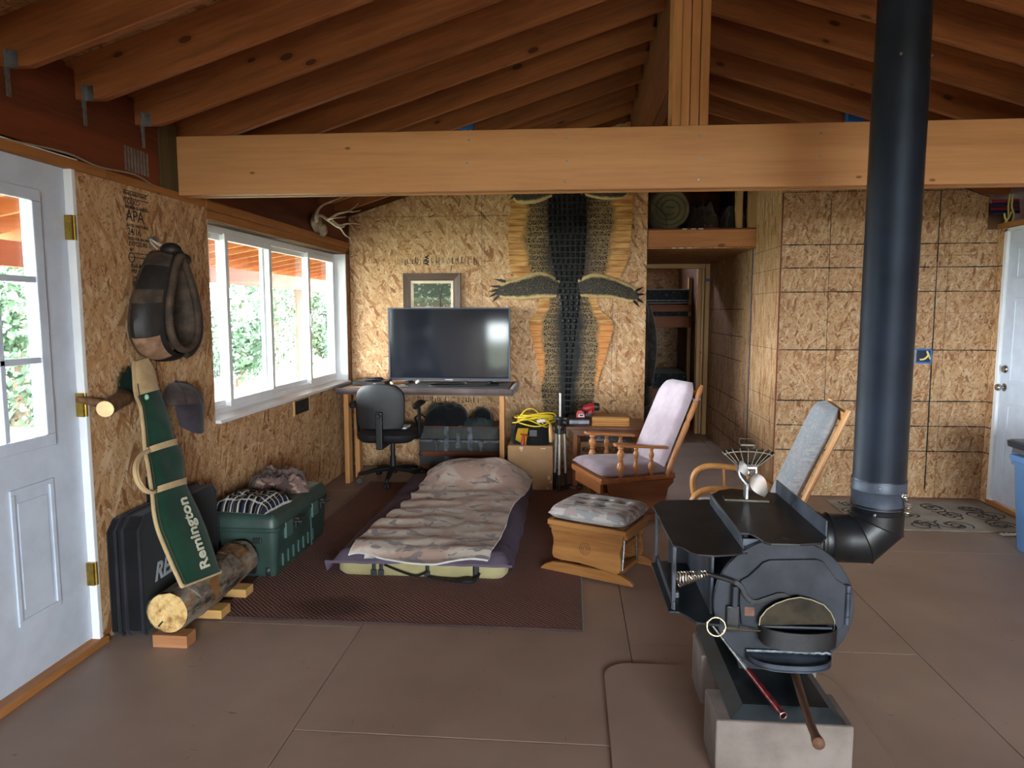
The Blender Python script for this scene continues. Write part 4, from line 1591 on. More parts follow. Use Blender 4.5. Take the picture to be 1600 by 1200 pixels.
# ================================================================== rug, mattress, blanket
def rug_mat():
    t = NT('woven_rug')
    o = t.tc.outputs['Object']
    wv = t.n('TexWave', wave_type='BANDS', bands_direction='DIAGONAL')
    wv.inputs['Scale'].default_value = 26
    wv.inputs['Distortion'].default_value = 2.5
    wv.inputs['Detail'].default_value = 2
    t.l(o, wv.inputs['Vector'])
    c = t.ramp(wv.outputs['Fac'], [(.3, srgb((100, 73, 69))), (.7, srgb((138, 105, 99)))])
    c = t.mix(t.math('MULTIPLY', t.noise(o, 1.2, 3), .3), c, srgb((84, 62, 59)))
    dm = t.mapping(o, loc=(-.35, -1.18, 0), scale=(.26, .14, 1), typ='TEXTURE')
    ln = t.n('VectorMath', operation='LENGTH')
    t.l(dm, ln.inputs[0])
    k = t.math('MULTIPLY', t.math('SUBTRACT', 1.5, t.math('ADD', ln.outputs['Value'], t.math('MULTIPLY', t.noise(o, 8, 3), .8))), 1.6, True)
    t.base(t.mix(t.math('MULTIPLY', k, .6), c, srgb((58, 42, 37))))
    t.bump(wv.outputs['Fac'], .5, .004)
    return t.set(.95, 0, .1)
rug = thing('area_rug', 'brown woven area rug lying under the mattress', 'rug', (-.81, 4.41, 0))
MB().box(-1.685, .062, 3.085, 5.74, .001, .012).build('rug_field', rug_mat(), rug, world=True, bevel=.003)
m = MB()
m.tube([(-1.685, 3.085, .008), (.062, 3.085, .008), (.062, 5.74, .008), (-1.685, 5.74, .008)], .006, 6, closed=True)
m.build('rug_binding', fabric('rug_binding', (74, 54, 54), (60, 44, 44), 5, 200), rug, smooth=True, world=True)

mx0, mx1, my0, my1 = -1.27, -.335, 3.64, 5.54
mt = thing('camp_mattress', 'khaki folding camp mattress with black straps on the brown rug', 'mattress', (-.8, 4.6, .013))
M_khaki = fabric('khaki_canvas', (176, 166, 124), (150, 140, 102), 3, 300, .9, .2)
m = MB()
def mat_side(u, v):
    return 0
rings(m, [(rrect(mx0 + .02, mx1 - .02, my0 + .02, my1 - .02, .05), .013), (rrect(mx0, mx1, my0, my1, .06), .035), (rrect(mx0, mx1, my0, my1, .06), .10), (rrect(mx0 + .03, mx1 - .03, my0 + .03, my1 - .03, .05), .125)])
m.build('mattress_pad', M_khaki, mt, smooth=True, world=True)
M_web = plain('black_webbing', (24, 24, 26), .6, bump=.2, bscale=300)
for x in (-1.06, -1.02, -.765, -.50):
    m = MB()
    wd = .034 if x > -.6 else .022
    m.tube([(x, my0 + .03, .105), (x, my0 - .004, .085), (x, my0 - .006, .045), (x, my0 + .0, .018)], wd * .5, 6, flat=(1, .25))
    o = m.build('strap', M_web, mt, world=True)
    if x != -.50:
        MB().box(x - .016, x + .016, my0 - .018, my0 - .004, .022, .055).build('buckle', M_latch, o, world=True, bevel=.003)
m = MB()
m.tube(catmull([(-1.0, my0 - .012, .085), (-.9, my0 - .02, .05), (-.82, my0 - .03, .035), (-.76, my0 - .03, .06)], 6), .012, 6, flat=(1, .4))
m.tube(catmull([(-.76, my0 - .02, .03), (-.66, my0 - .035, .02), (-.55, my0 - .05, .02), (-.50, my0 - .045, .03), (-.48, my0 - .02, .055)], 6), .013, 6, flat=(1, .45))
m.ball((-.54, my0 - .04, .022), (.05, .03, .016), 10, 6)
m.build('loose_strap', M_web, mt, smooth=True, world=True)

# quilt draped over the mattress
def quilt_mat():
    t = NT('quilted_cover')
    o = t.tc.outputs['Object']
    c = t.ramp(t.noise(o, 1.5, 4), [(.4, srgb((92, 92, 122))), (.62, srgb((112, 112, 144)))])
    sp = t.n('SeparateXYZ')
    t.l(o, sp.inputs[0])
    k = t.math('MULTIPLY', t.math('SUBTRACT', sp.outputs[1], .0), 1.2, True)
    kk = t.math('MULTIPLY', t.math('ADD', k, t.math('MULTIPLY', t.math('SUBTRACT', t.noise(o, 2, 3), .5), .8)), .75, True)
    t.base(t.mix(kk, c, srgb((86, 70, 78))))
    t.bump(t.noise(t.mapping(o, scale=(10, 10, 10)), 1.6, 3), .6, .012)
    return t.set(.9, 0, .15)
qx0, qx1, qy0, qy1 = mx0 - .055, mx1 + .035, my0 - .018, my1 + .025


def quilt_z(x, y, top=.137):
    dl, dr = x - (mx0 + .005), (mx1 - .005) - x
    df, db = y - (my0 + .005), (my1 - .005) - y
    e = min(dl, dr, df, db)
    if e >= 0:
        z = top - .02 * (1 - min(1, e / .05)) ** 2
    else:
        z = top - .02 - min(.026 if df < 0 else .09, (-e) * 1.5)
    z += .006 * mnoise.noise(Vector((x * 5, y * 5, 0))) + .004 * mnoise.noise(Vector((x * 14, y * 14, 2)))
    # pillow hump at the head
    z += .13 * math.exp(-(((x + .72) / .34) ** 4) - (((y - 5.33) / .24) ** 4)) * (e > -.03)
    return max(z, .03)


quilt = MB()
def qf(u, v):
    x, y = lerp(qx0, qx1, u), lerp(qy0, qy1, v)
    x += .018 * mnoise.noise(Vector((0, y * 4, 1))) * (u < .1 or u > .9)
    y += .02 * mnoise.noise(Vector((x * 3, 0, 5))) * (v < .05)
    return Vector((x, y, quilt_z(x, y)))
quilt.slab(qf, (0, 0, .014), 44, 70)
q_o = quilt.build('quilt', quilt_mat(), None, smooth=True)
tag(q_o, 'blue grey quilted cover draped over the camp mattress', 'quilt')

def camo_blanket_mat():
    t = NT('woodland_blanket')
    o = t.tc.outputs['Object']
    base = srgb((200, 188, 178))
    def layer(col, c, sc, th, loc, st):
        m_ = t.mapping(o, loc=loc, scale=st)
        k = t.math('MULTIPLY', t.math('SUBTRACT', t.noise(m_, sc, 3, .5, .3), th), 12, True)
        return t.mix(k, col, srgb(c))
    c = layer(base, (184, 154, 142), 5.0, .5, (1, 2, 0), (1, 1, 1))
    c = layer(c, (220, 206, 190), 6.0, .58, (4, 1, 0), (1, 1, 1))
    m_ = t.mapping(o, loc=(7, 3, 0), scale=(1, 1.6, 1))
    k = t.math('MULTIPLY', t.math('SUBTRACT', t.noise(m_, 6.5, 2, .6, 1.2), .575), 60, True)
    c = t.mix(k, c, srgb((124, 118, 122)))
    sp = t.n('SeparateXYZ')
    t.l(o, sp.inputs[0])
    c = t.mix(t.math('MULTIPLY', t.noise(o, 260, 2), .5), c, srgb((128, 110, 100)))
    t.base(c)
    t.bump(t.noise(o, 230, 2), .6, .003)
    t.b.inputs['Sheen Weight'].default_value = .3
    return t.set(1.0, 0, .05)
bl = thing('camo_blanket', 'tan camouflage fleece blanket spread over the quilt and pillow', 'blanket', (-.8, 4.5, .12))
# corners from the photo: foot left/right, head left/right
BFL, BFR, BHL, BHR = Vector((-1.20, 3.625, 0)), Vector((-.43, 3.575, 0)), Vector((-1.07, 5.47, 0)), Vector((-.30, 5.50, 0))


def bfn(u, v):
    p = lerp(lerp(BFL, BFR, u), lerp(BHL, BHR, u), v)
    x, y = p.x, p.y
    if u < .02:
        x += .014 * math.sin(v * 46)
    x += .03 * math.sin(v * 9.0) * (u - .5)
    y += (.03 * math.sin(u * 7.5 + .6) - .01) * (1 - v) ** 4
    fold = .012 * math.sin(y * 30 + 2.5 * math.sin(x * 4)) * max(0, .9 - u * 1.2) * (1 - v * .6)
    fold += .010 * mnoise.noise(Vector((x * 4, y * 7, 3))) + .02 * math.exp(-((v) / .06) ** 2) * math.sin(u * 8 + 1)
    hump = .03 * math.exp(-((v - .93) / .05) ** 2) * (.5 + .5 * math.sin(u * 12 + .5))
    return Vector((x, y, max(quilt_z(x, y), .10) + .030 + max(-.004, fold) + hump))


m = MB()
m.slab(bfn, (0, 0, -.009), 46, 90)
m.build('fleece', camo_blanket_mat(), bl, smooth=True, world=True)
m = MB()
m.tube([bfn(k / 40, 0) + Vector((0, -.002, -.005)) for k in range(41)], .0055, 6)
m.build('pale_hem', plain('white_hem', (206, 202, 200), .9), bl, smooth=True, world=True)
m = MB()
m.slab(lambda u, v: bfn(lerp(.12, .2, u), 0) + Vector((.0, -.008 - .02 * v, -.004 - .02 * v * (1 - u))), (0, .003, 0), 6, 3)
m.build('care_tag', plain('tag_white', (214, 212, 212), .8), bl, world=True)

# ================================================================== desk and what stands on it
dk = thing('desk', 'plain plank desk on stud legs against the back wall', 'desk', (-1.22, 6.04, 0))
M_dtop = wood('desk_top_wood', (196, 164, 122), (164, 130, 90), 'X', .8, .6)
M_dedge = fabric('grey_carpet_edge', (112, 96, 96), (88, 74, 74), 6, 220)
M_dmat = plain('dark_grey_mat', (76, 72, 74), .85, bump=.4, bscale=260)
MB().box(-1.93, -.50, 5.70, 6.385, .775, .812).build('desk_top', M_dtop, dk, world=True, bevel=.002)
MB().prism([(5.665, .79), (5.70, .762), (5.70, .816), (5.685, .822), (5.665, .81)], 'x', -1.955, -.475).build('front_edge', M_dedge, dk, world=True, bevel=.004)
MB().box(-.50, -.472, 5.70, 6.385, .762, .818).build('end_edge', M_dedge, dk, world=True, bevel=.003)
MB().box(-1.45, -.52, 5.72, 6.3, .812, .817).build('desk_mat', M_dmat, dk, world=True)
MB().box(-1.955, -1.93, 5.70, 6.2, .765, .822).build('end_edge', M_blk, dk, world=True, bevel=.003)
M_lum2 = wood('desk_leg_wood', (210, 158, 104), (174, 120, 72), 'Z', 1.0, .65)
for x, y in ((-1.90, 5.72), (-1.845, 5.83), (-.585, 5.72)):
    MB().box(x, x + .04, y, y + .085, .0, .765).build('leg', M_lum2, dk, world=True, bevel=.003)
MB().box(-1.84, -.6, 6.33, 6.37, .68, .765).build('rear_rail', M_dtop, dk, world=True)

tv = thing('television', 'large black flat screen television standing on the desk', 'television', (-1.085, 6.2, .818))
M_tvf = plain('tv_bezel', (52, 58, 70), .4, var=.05)
M_tvb = plain('tv_back', (18, 18, 20), .5)
def screen_mat():
    t = NT('tv_screen')
    t.base((0.012, 0.013, 0.018, 1))
    return t.set(.07, 0, .3)
TX0, TX1, TZ0, TZ1 = -1.632, -.538, .836, 1.486
MB().box(TX0 + .03, TX1 - .03, 6.222, 6.27, TZ0 + .05, TZ1 - .03).build('tv_back', M_tvb, tv, world=True, bevel=.01)
MB().box(TX0 + .012, TX1 - .012, 6.198, 6.225, TZ0 + .022, TZ1 - .012).build('screen', screen_mat(), tv, world=True)
f = MB()
for a, b, c, d in ((TX0, TX1, TZ1 - .012, TZ1), (TX0, TX1, TZ0, TZ0 + .022), (TX0, TX0 + .012, TZ0 + .022, TZ1 - .012), (TX1 - .012, TX1, TZ0 + .022, TZ1 - .012)):
    f.box(a, b, 6.190, 6.228, c, d)
f.build('bezel', M_tvf, tv, world=True)
for x in (-1.45, -.72):
    MB().bar((x, 6.12, .825), (x, 6.3, .825), .03, .014).build('foot', M_tvb, tv, world=True)
MB().box(-1.12, -1.05, 6.188, 6.191, .842, .85).build('logo', M_sil, tv, world=True)

# framed picture
pic = thing('framed_picture', 'landscape painting in a brown wood frame hung behind the television', 'picture', (-1.265, 6.39, 1.40))
M_pf = wood('frame_walnut', (98, 78, 66), (66, 50, 42), 'X', 1.0, .5)
M_pf2 = wood('frame_walnut_v', (98, 78, 66), (66, 50, 42), 'Z', 1.0, .5)
M_liner = plain('cream_liner', (214, 198, 172), .8)
px0, px1, pz0, pz1 = -1.528, -1.002, 1.40, 1.797
def mitre(name, i0, i1, mat_h, mat_v, ya, yb, yc):
    for side in range(4):
        m = MB()
        x0, x1, z0, z1 = px0 + i0, px1 - i0, pz0 + i0, pz1 - i0
        a0, a1, c0_, c1_ = px0 + i1, px1 - i1, pz0 + i1, pz1 - i1
        q = [((x0, z1), (x1, z1), (a1, c1_), (a0, c1_)), ((x0, z0), (x1, z0), (a1, c0_), (a0, c0_)), ((x0, z0), (x0, z1), (a0, c1_), (a0, c0_)), ((x1, z0), (x1, z1), (a1, c1_), (a1, c0_))][side]
        front = [(q[0][0], ya, q[0][1]), (q[1][0], ya, q[1][1]), (q[2][0], yb, q[2][1]), (q[3][0], yb, q[3][1])]
        back = [(p[0], yc, p[2]) for p in front]
        m.add(front + back, [(0, 1, 2, 3), (7, 6, 5, 4), (0, 4, 5, 1), (1, 5, 6, 2), (2, 6, 7, 3), (3, 7, 4, 0)])
        m.build(name, mat_h if side < 2 else mat_v, pic, world=True)
mitre('frame_side', 0, .068, M_pf, M_pf2, 6.352, 6.372, 6.398)
mitre('liner_side', .068, .092, M_liner, M_liner, 6.366, 6.376, 6.398)
def paint_mat():
    t = NT('landscape_painting')
    o = t.tc.outputs['Object']
    sp = t.n('SeparateXYZ')
    t.l(o, sp.inputs[0])
    n1 = t.noise(t.mapping(o, scale=(1, 1, 1.4)), 22, 5, .65)
    h = t.math('ADD', t.math('MULTIPLY', sp.outputs[2], 3.2), t.math('MULTIPLY', n1, .8))
    c = t.ramp(h, [(.55, srgb((142, 92, 66))), (.78, srgb((70, 72, 44))), (.95, srgb((92, 104, 62))), (1.0, srgb((44, 58, 34)))])
    k = t.math('GREATER_THAN', t.noise(o, 34, 4), .6)
    c = t.mix(t.math('MULTIPLY', k, .6), c, srgb((176, 184, 176)))
    k2 = t.math('GREATER_THAN', t.noise(t.mapping(o, loc=(3, 3, 3)), 26, 4), .58)
    c = t.mix(t.math('MULTIPLY', k2, .7), c, srgb((40, 46, 28)))
    t.base(c)
    return t.set(.5)
MB().box(px0 + .09, px1 - .09, 6.378, 6.384, pz0 + .09, pz1 - .09).build('canvas', paint_mat(), pic, world=True)
tr = MB()
tr.tube([(-1.19, 6.377, 1.49), (-1.195, 6.377, 1.58), (-1.18, 6.377, 1.64), (-1.165, 6.377, 1.69)], [.006, .005, .004, .002], 5)
tr.tube([(-1.193, 6.377, 1.60), (-1.22, 6.377, 1.66)], [.003, .001], 5)
tr.build('painted_tree', plain('painted_trunk', (56, 44, 36), .6), pic, world=True)

# small electronics on the desk
M_eb = plain('black_plastic', (26, 26, 30), .35, var=.1)
cb = thing('cable_box', 'slim black receiver box on the left end of the desk', 'receiver', (-1.77, 6.05, .812))
MB().box(-1.885, -1.60, 5.93, 6.18, .814, .848).build('box_body', M_eb, cb, world=True, bevel=.003)
MB().box(-1.70, -1.68, 5.928, 5.931, .825, .835).build('display', M_sil, cb, world=True)
rm = thing('remote_control', 'dark remote control lying on the receiver box', 'remote', (-1.72, 6.02, .848))  # shaped as the remote on the receiver
m = MB()
m.ball((-1.72, 6.02, .862), (.10, .05, .014), 14, 7)
m.ball((-1.68, 6.0, .872), (.05, .035, .012), 12, 6)
m.build('remote_body', M_eb, rm, smooth=True, world=True)
cbk = thing('power_cable', 'black power cable coiled loosely on the desk before the television', 'cable', (-1.0, 5.85, .818))
m = MB()
m.tube(catmull([(-.62, 6.0, .826), (-.75, 5.93, .826), (-.9, 5.9, .826), (-1.05, 5.86, .826), (-1.17, 5.85, .826), (-1.2, 5.9, .826), (-1.12, 5.97, .828), (-1.0, 6.0, .828), (-.92, 6.02, .832)], 6), .008, 7)
m.build('cord', M_web, cbk, smooth=True, world=True)
m = MB()
m.bar((-.95, 6.02, .832), (-.9, 6.03, .834), .022, .018)
m.build('plug', M_latch, cbk, world=True, bevel=.003)
cw = thing('charger_cables', 'thin tangled charger leads with white plugs on the desk', 'cable', (-1.5, 5.9, .818))
m = MB()
m.tube(catmull([(-1.55, 5.95, .821), (-1.48, 5.88, .821), (-1.42, 5.93, .821), (-1.5, 5.99, .821), (-1.58, 5.9, .821), (-1.5, 5.82, .821), (-1.38, 5.86, .821)], 6), .003, 6)
m.build('lead', plain('pale_wire', (170, 160, 150), .5), cw, smooth=True, world=True)
M_wplug = plain('white_plug', (214, 212, 206), .5)
MB().bar((-1.56, 5.97, .84), (-1.53, 5.94, .825), .016, .02).build('plug', M_wplug, cw, world=True, bevel=.003)
MB().bar((-1.35, 6.05, .83), (-1.32, 6.02, .85), .02, .022).build('plug', M_wplug, cw, world=True, bevel=.003)

# ------------------------------------------------------------------ office chair, seen from behind
oc = thing('office_chair', 'black swivel office chair with armrests pushed up to the desk', 'chair', (-1.515, 5.835, 0), 0)
M_oc = plain('black_upholstery', (34, 35, 38), .55, var=.12, scale=10, bump=.15, bscale=300)
M_ocp = plain('black_nylon_plastic', (24, 25, 27), .45, var=.08)
m = MB()
def back_s(u, v):
    x = (u - .5) * 2
    z = lerp(.515, .862, v)
    wd = .213 * (1 - .06 * (1 - v)) * (1 - .32 * max(0, (v - .62) / .38) ** 3) * (1 - .10 * max(0, (.25 - v) / .25) ** 2)
    return Vector((x * wd * (1 - .05 * abs(x) ** 6), -.345 - .045 * (1 - x * x) + .03 * (v - .5) - .05 * v, z + (.018 * (1 - x * x)) * v))
m.slab(back_s, lambda u, v: (0, .055 * (1 - .6 * abs(2 * u - 1) ** 4), 0), 18, 16)
m.build('backrest', M_oc, oc, smooth=True, bevel=.008)
m = MB()
rings(m, [(rrect(-.205, .205, -.30, .22, .1), .385), (rrect(-.24, .24, -.33, .25, .14), .41), (rrect(-.245, .245, -.335, .255, .14), .45), (rrect(-.215, .215, -.30, .22, .12), .48)])
m.build('seat', M_oc, oc, smooth=True)
m = MB()
m.box(-.022, .03, -.445, -.40, .36, .66)
m.box(-.02, .028, -.43, -.05, .355, .39)
m.build('back_support', M_ocp, oc, bevel=.006)
MB().lathe([(.018, 0), (.020, .012), (.016, .02)], (.004, -.445, .63), (0, -1, 0), 14).build('adjuster_knob', M_ocp, oc, smooth=True)
for s in (-1, 1):
    m = MB()
    m.tube(catmull([(s * .20, -.1, .40), (s * .255, -.1, .41), (s * .262, -.12, .50), (s * .262, -.14, .66)], 6), .02, 8, flat=(1, .6))
    a = m.build('armrest', M_ocp, oc, smooth=True)
    m = MB()
    m.tube([(s * .262, -.27, .672), (s * .262, -.24, .69), (s * .262, -.05, .695), (s * .262, .02, .685)], [.022, .036, .036, .026], 8, flat=(1, .62))
    m.build('arm_pad', M_oc, a, smooth=True)
MB().lathe([(.026, .10), (.026, .22), (.019, .22), (.019, .37)], (0, 0, 0), (0, 0, 1), 14).build('gas_column', M_ocp, oc, smooth=True)
m = MB()
CAS = []
for k in range(5):
    a = R(-86 + 72 * k)
    d = Vector((math.cos(a), math.sin(a), 0))
    m.tube([d * .02 + Vector((0, 0, .115)), d * .16 + Vector((0, 0, .105)), d * .29 + Vector((0, 0, .075))], [.03, .026, .018], 8, flat=(1, .75))
    CAS.append(d * .29)
m.lathe([(.034, .075), (.036, .10), (.03, .135)], (0, 0, 0), (0, 0, 1), 12)
m.build('star_base', M_ocp, oc, smooth=True)
for p in CAS:
    m = MB()
    for s in (-.012, .012):
        m.lathe([(.024, s - .009), (.026, s), (.024, s + .009)], (p.x, p.y, .0265), Vector((-p.y, p.x, 0)), 12)
    m.lathe([(.008, .03), (.008, .08)], (p.x, p.y, 0), (0, 0, 1), 8)
    m.build('caster', M_ocp, oc)
pp = thing('paper_sheaf', 'crumpled white papers lying on the office chair seat', 'papers', (-1.49, 5.8, .48))
m = MB()
m.slab(lambda u, v: Vector((lerp(-1.665, -1.335, u), lerp(5.575, 5.74, v), .487 + .012 * (1 + mnoise.noise(Vector((u * 5, v * 4, 7)))) + .008 * (1 - abs(2 * u - 1)))), (0, 0, .012), 14, 6)
m.build('papers', plain('paper', (216, 216, 222), .8), pp, smooth=False, world=True)

# ------------------------------------------------------------------ steamer trunk under the desk
sk = thing('steamer_trunk', 'old dark green steamer trunk with wooden slats under the desk', 'trunk', (-.98, 6.2, 0))
M_trk = plain('trunk_green', (50, 50, 46), .6, var=.25, scale=9, c2=(30, 31, 30))
M_trk2 = plain('trunk_metal', (92, 98, 108), .5, .5, var=.35, scale=18, c2=(48, 48, 50))
M_slat = wood('trunk_slat', (122, 62, 36), (84, 40, 22), 'X', 1.0, .6)
sx0, sx1, sy0, sy1 = -1.325, -.62, 6.03, 6.37
MB().box(sx0, sx1, sy0, sy1, .02, .325).build('trunk_body', M_trk, sk, world=True, bevel=.006)
MB().box(sx0, sx1, sy0, sy1, .332, .445).build('trunk_lid', M_trk, sk, world=True, bevel=.008)
MB().box(sx0 - .004, sx1 + .004, sy0 - .006, sy1, .308, .332).build('trunk_band', M_trk2, sk, world=True, bevel=.003)
for z in (.06, .185):
    MB().box(sx0 - .002, sx1 + .002, sy0 - .018, sy0, z, z + .045).build('slat', M_slat, sk, world=True, bevel=.003)
    MB().lathe([(.018, 0), (.016, .012), (.0, .02)], (sx0 + .012, sy0 - .018, z + .022), (0, -1, 0), 10, False).build('corner_cap', M_latch, sk, smooth=True, world=True)
MB().box(sx0 - .002, sx1 + .002, sy0 - .004, sy1, .445, .452).build('lid_rim', M_slat, sk, world=True)
for x in (-1.085, -.875):
    MB().box(x - .02, x + .02, sy0 - .007, sy0, .07, .45).build('metal_strap', M_trk2, sk, world=True)
for x in (-1.17, -.78):
    m = MB()
    m.box(x - .02, x + .02, sy0 - .016, sy0 - .004, .27, .33)
    m.box(x - .012, x + .012, sy0 - .022, sy0 - .012, .235, .30)
    m.box(x - .028, x + .028, sy0 - .014, sy0 - .006, .318, .334)
    m.build('hasp', M_trk2, sk, world=True, bevel=.003)
m = MB()
m.lathe([(.026, 0), (.026, .008)], (-.98, sy0 - .004, .285), (0, -1, 0), 16)
m.box(-.996, -.964, sy0 - .014, sy0 - .004, .29, .40)
m.build('lock_plate', M_trk2, sk, world=True)
MB().box(-.975, -.945, sy0 - .009, sy0 - .0, .36, .46).build('leather_tab', M_leath4, sk, world=True)

bagm = fabric('black_bag_cloth', (24, 25, 30), (14, 14, 17), 7, 300, .9)
lump('backpack', bagm, -1.105, 6.19, .452, .40, .26, .17, R(4), 11.0, 'black soft backpack lying on the steamer trunk', 'backpack', fold=.16, freq=3)
bp2 = thing('backpack_strap', 'loose black strap hanging over the left corner of the steamer trunk', 'strap', (-1.31, 6.05, .45))
m = MB()
m.tube(catmull([(-1.25, 6.1, .49), (-1.31, 6.03, .55), (-1.35, 5.99, .53), (-1.33, 5.985, .49), (-1.29, 5.99, .46)], 6), .016, 6, flat=(1, .35))
m.build('webbing', M_web, bp2, smooth=True, world=True)
lump('black_cap_bag', bagm, -.79, 6.23, .452, .18, .2, .13, R(0), 17.0, 'small rounded black pouch beside the backpack on the trunk', 'pouch', fold=.12, freq=2)
lump('work_glove', fabric('glove_green', (50, 60, 60), (32, 38, 38), 14, 260), -.80, 6.07, .452, .27, .085, .055, R(-10), 23.0, 'dark green work gloves lying on the trunk front edge', 'gloves', fold=.5, freq=7)

# ------------------------------------------------------------------ cardboard box, tool bag, yellow cord
M_card = plain('cardboard', (166, 128, 92), .85, var=.08, scale=5)
bx = thing('cardboard_box', 'plain brown cardboard box on the floor beside the tripod', 'box', (-.325, 5.73, 0))
bx0, bx1, by0, by1, bz = -.505, -.140, 5.585, 5.90, .37
MB().box(bx0, bx1, by0, by1, .013, bz).build('carton', M_card, bx, world=True, bevel=.003)
for a, b in ((bx0, bx1),):
    MB().box(a + .004, b - .004, by0 + .003, (by0 + by1) / 2 - .002, bz, bz + .004).build('flap', M_card, bx, world=True)
    MB().box(a + .004, b - .004, (by0 + by1) / 2 + .002, by1 - .003, bz, bz + .004).build('flap', M_card, bx, world=True)
M_ctape = plain('clear_tape', (206, 186, 160), .3)
for x, z, wd, h in ((-.41, .345, .03, .02), (-.40, .33, .012, .012), (-.24, .35, .04, .008), (-.18, .10, .02, .03), (-.16, .07, .012, .02), (-.19, .02, .02, .016)):
    MB().box(x, x + wd, by0 - .0008, by0, z, z + h).build('tape_scrap', M_ctape, bx, world=True)
tg = thing('tool_bag', 'black and yellow canvas tool bag on the cardboard box', 'tool bag', (-.32, 5.74, .375))
M_tbl = fabric('tool_bag_black', (26, 26, 28), (16, 16, 18), 6, 260, .8)
M_ylw = fabric('tool_bag_yellow', (196, 152, 36), (170, 126, 24), 8, 260, .8)
M_red = plain('tool_red', (176, 40, 46), .45)
m = MB()
def tbag(u, v):
    a = u * TP
    z = lerp(.376, .545, v)
    k = 1 - .22 * v ** 2
    cx, cy = math.cos(a), math.sin(a)
    sq = (abs(cx) ** 4 + abs(cy) ** 4) ** -.25
    return Vector((-.315 + cx * sq * .165 * k + .01 * mnoise.noise(Vector((cx * 2, cy * 2, v * 4))), 5.74 + cy * sq * .12 * k + .012 * mnoise.noise(Vector((cx * 3, cy * 2, v * 3 + 5))), z + .012 * math.sin(a * 3) * v))
m.grid(tbag, 32, 8)
m.grid(lambda u, v: lerp(tbag(u, 1), Vector((-.315, 5.74, .54)), v), 32, 4)
m.grid(lambda u, v: lerp(tbag(u, 0), Vector((-.315, 5.74, .376)), v), 32, 1)
m.build('bag_body', M_tbl, tg, smooth=True, world=True)
m = MB()
m.slab(lambda u, v: Vector((lerp(-.445, -.36, u) + .02 * v, 5.607 + .02 * v, lerp(.42, .51, v) - .05 * u * (1 - v))), (0, .004, 0), 5, 4)
m.build('yellow_panel', M_ylw, tg, world=True)
m = MB()
m.tube([(-.475, 5.70, .40), (-.47, 5.66, .50), (-.44, 5.63, .54), (-.40, 5.63, .53)], .018, 6, flat=(1, .4))
m.build('handle_strap', M_tbl, tg, smooth=True, world=True)
MB().box(-.33, -.27, 5.60, 5.606, .45, .50).build('badge', plain('grey_badge', (70, 70, 72), .5), tg, world=True)
m = MB()
m.tube([(-.385, 5.585, .385), (-.378, 5.585, .43), (-.38, 5.583, .465)], [.016, .011, .008], 8)
m.tube([(-.40, 5.583, .468), (-.36, 5.583, .462), (-.335, 5.585, .452)], [.005, .007, .004], 6)
sc_ = thing('red_driver', 'red handled hand tool standing against the tool bag', 'tool', (-.38, 5.585, .375))
m.build('tool', M_red, sc_, smooth=True, world=True)
hm = thing('wooden_handle', 'pale wooden tool handle hanging at the right of the tool bag', 'handle', (-.155, 5.60, .375))
m = MB()
m.tube([(-.165, 5.64, .545), (-.160, 5.605, .50), (-.157, 5.60, .43), (-.156, 5.60, .405)], [.010, .015, .017, .015], 10)
m.build('handle', wood('handle_wood', (214, 172, 120), (190, 142, 92), 'Z', 2, .5), hm, smooth=True, world=True)
yc = thing('extension_cord', 'bright yellow extension cord coiled on the tool bag', 'cord', (-.30, 5.72, .55))
M_yc = plain('yellow_rubber', (226, 196, 44), .45, var=.06)
r = random.Random(4)
m = MB()
for k in range(7):
    cx, cy = -.295 + r.uniform(-.02, .02), 5.71 + r.uniform(-.03, .03)
    ax_, ay_ = r.uniform(.11, .165), r.uniform(.07, .11)
    zz0 = .56 + k * .007
    ph = r.uniform(0, 6)
    tl = r.uniform(.01, .05)
    pts = [(cx + ax_ * math.cos(a), cy + ay_ * math.sin(a), zz0 + tl * math.sin(a + ph) + .014 * math.sin(2 * a + ph)) for a in [TP * i / 22 for i in range(22)]]
    m.tube(pts, .0058, 7, closed=True)
m.tube(catmull([(-.43, 5.66, .56), (-.41, 5.64, .60), (-.36, 5.63, .66), (-.30, 5.64, .665), (-.25, 5.65, .62), (-.20, 5.64, .58), (-.16, 5.62, .545)], 6), .0058, 7)
m.tube(catmull([(-.47, 5.64, .552), (-.43, 5.62, .56), (-.38, 5.61, .59), (-.33, 5.615, .62), (-.27, 5.62, .60), (-.22, 5.61, .55)], 6), .0058, 7)
m.build('cord_coil', M_yc, yc, smooth=True, world=True)
MB().bar((-.27, 5.605, .57), (-.20, 5.60, .582), .03, .028).build('cord_label', plain('label_white', (214, 200, 200), .6), yc, world=True, bevel=.008)

# ------------------------------------------------------------------ tripod
tpd = thing('tripod', 'folded silver and black camera tripod standing before the alligator tail', 'tripod', (-.083, 5.62, 0))
M_alu = plain('brushed_aluminium', (196, 194, 190), .35, .7, var=.08, scale=20)
for a in (-95, 25, 145):
    d = Vector((math.cos(R(a)), math.sin(R(a)), 0))
    m = MB()
    m.tube([d * .05 + Vector((0, 0, .135)), d * .038 + Vector((0, 0, .48))], .0105, 10)
    lg_ = m.build('leg', M_alu, tpd, smooth=True)
    m = MB()
    m.tube([d * .058 + Vector((0, 0, .0)), d * .056 + Vector((0, 0, .03)), d * .053 + Vector((0, 0, .05)), d * .05 + Vector((0, 0, .145))], [.012, .014, .0135, .0155], 10)
    m.build('leg_foot', M_ocp, lg_, smooth=True)
    m = MB()
    m.tube([d * .038 + Vector((0, 0, .47)), d * .03 + Vector((0, 0, .52))], .016, 10)
    m.build('leg_lock', M_ocp, lg_, smooth=True)
MB().tube([(0, 0, .5), (0, 0, .80)], .0105, 10).build('centre_column', M_alu, tpd, smooth=True)
m = MB()
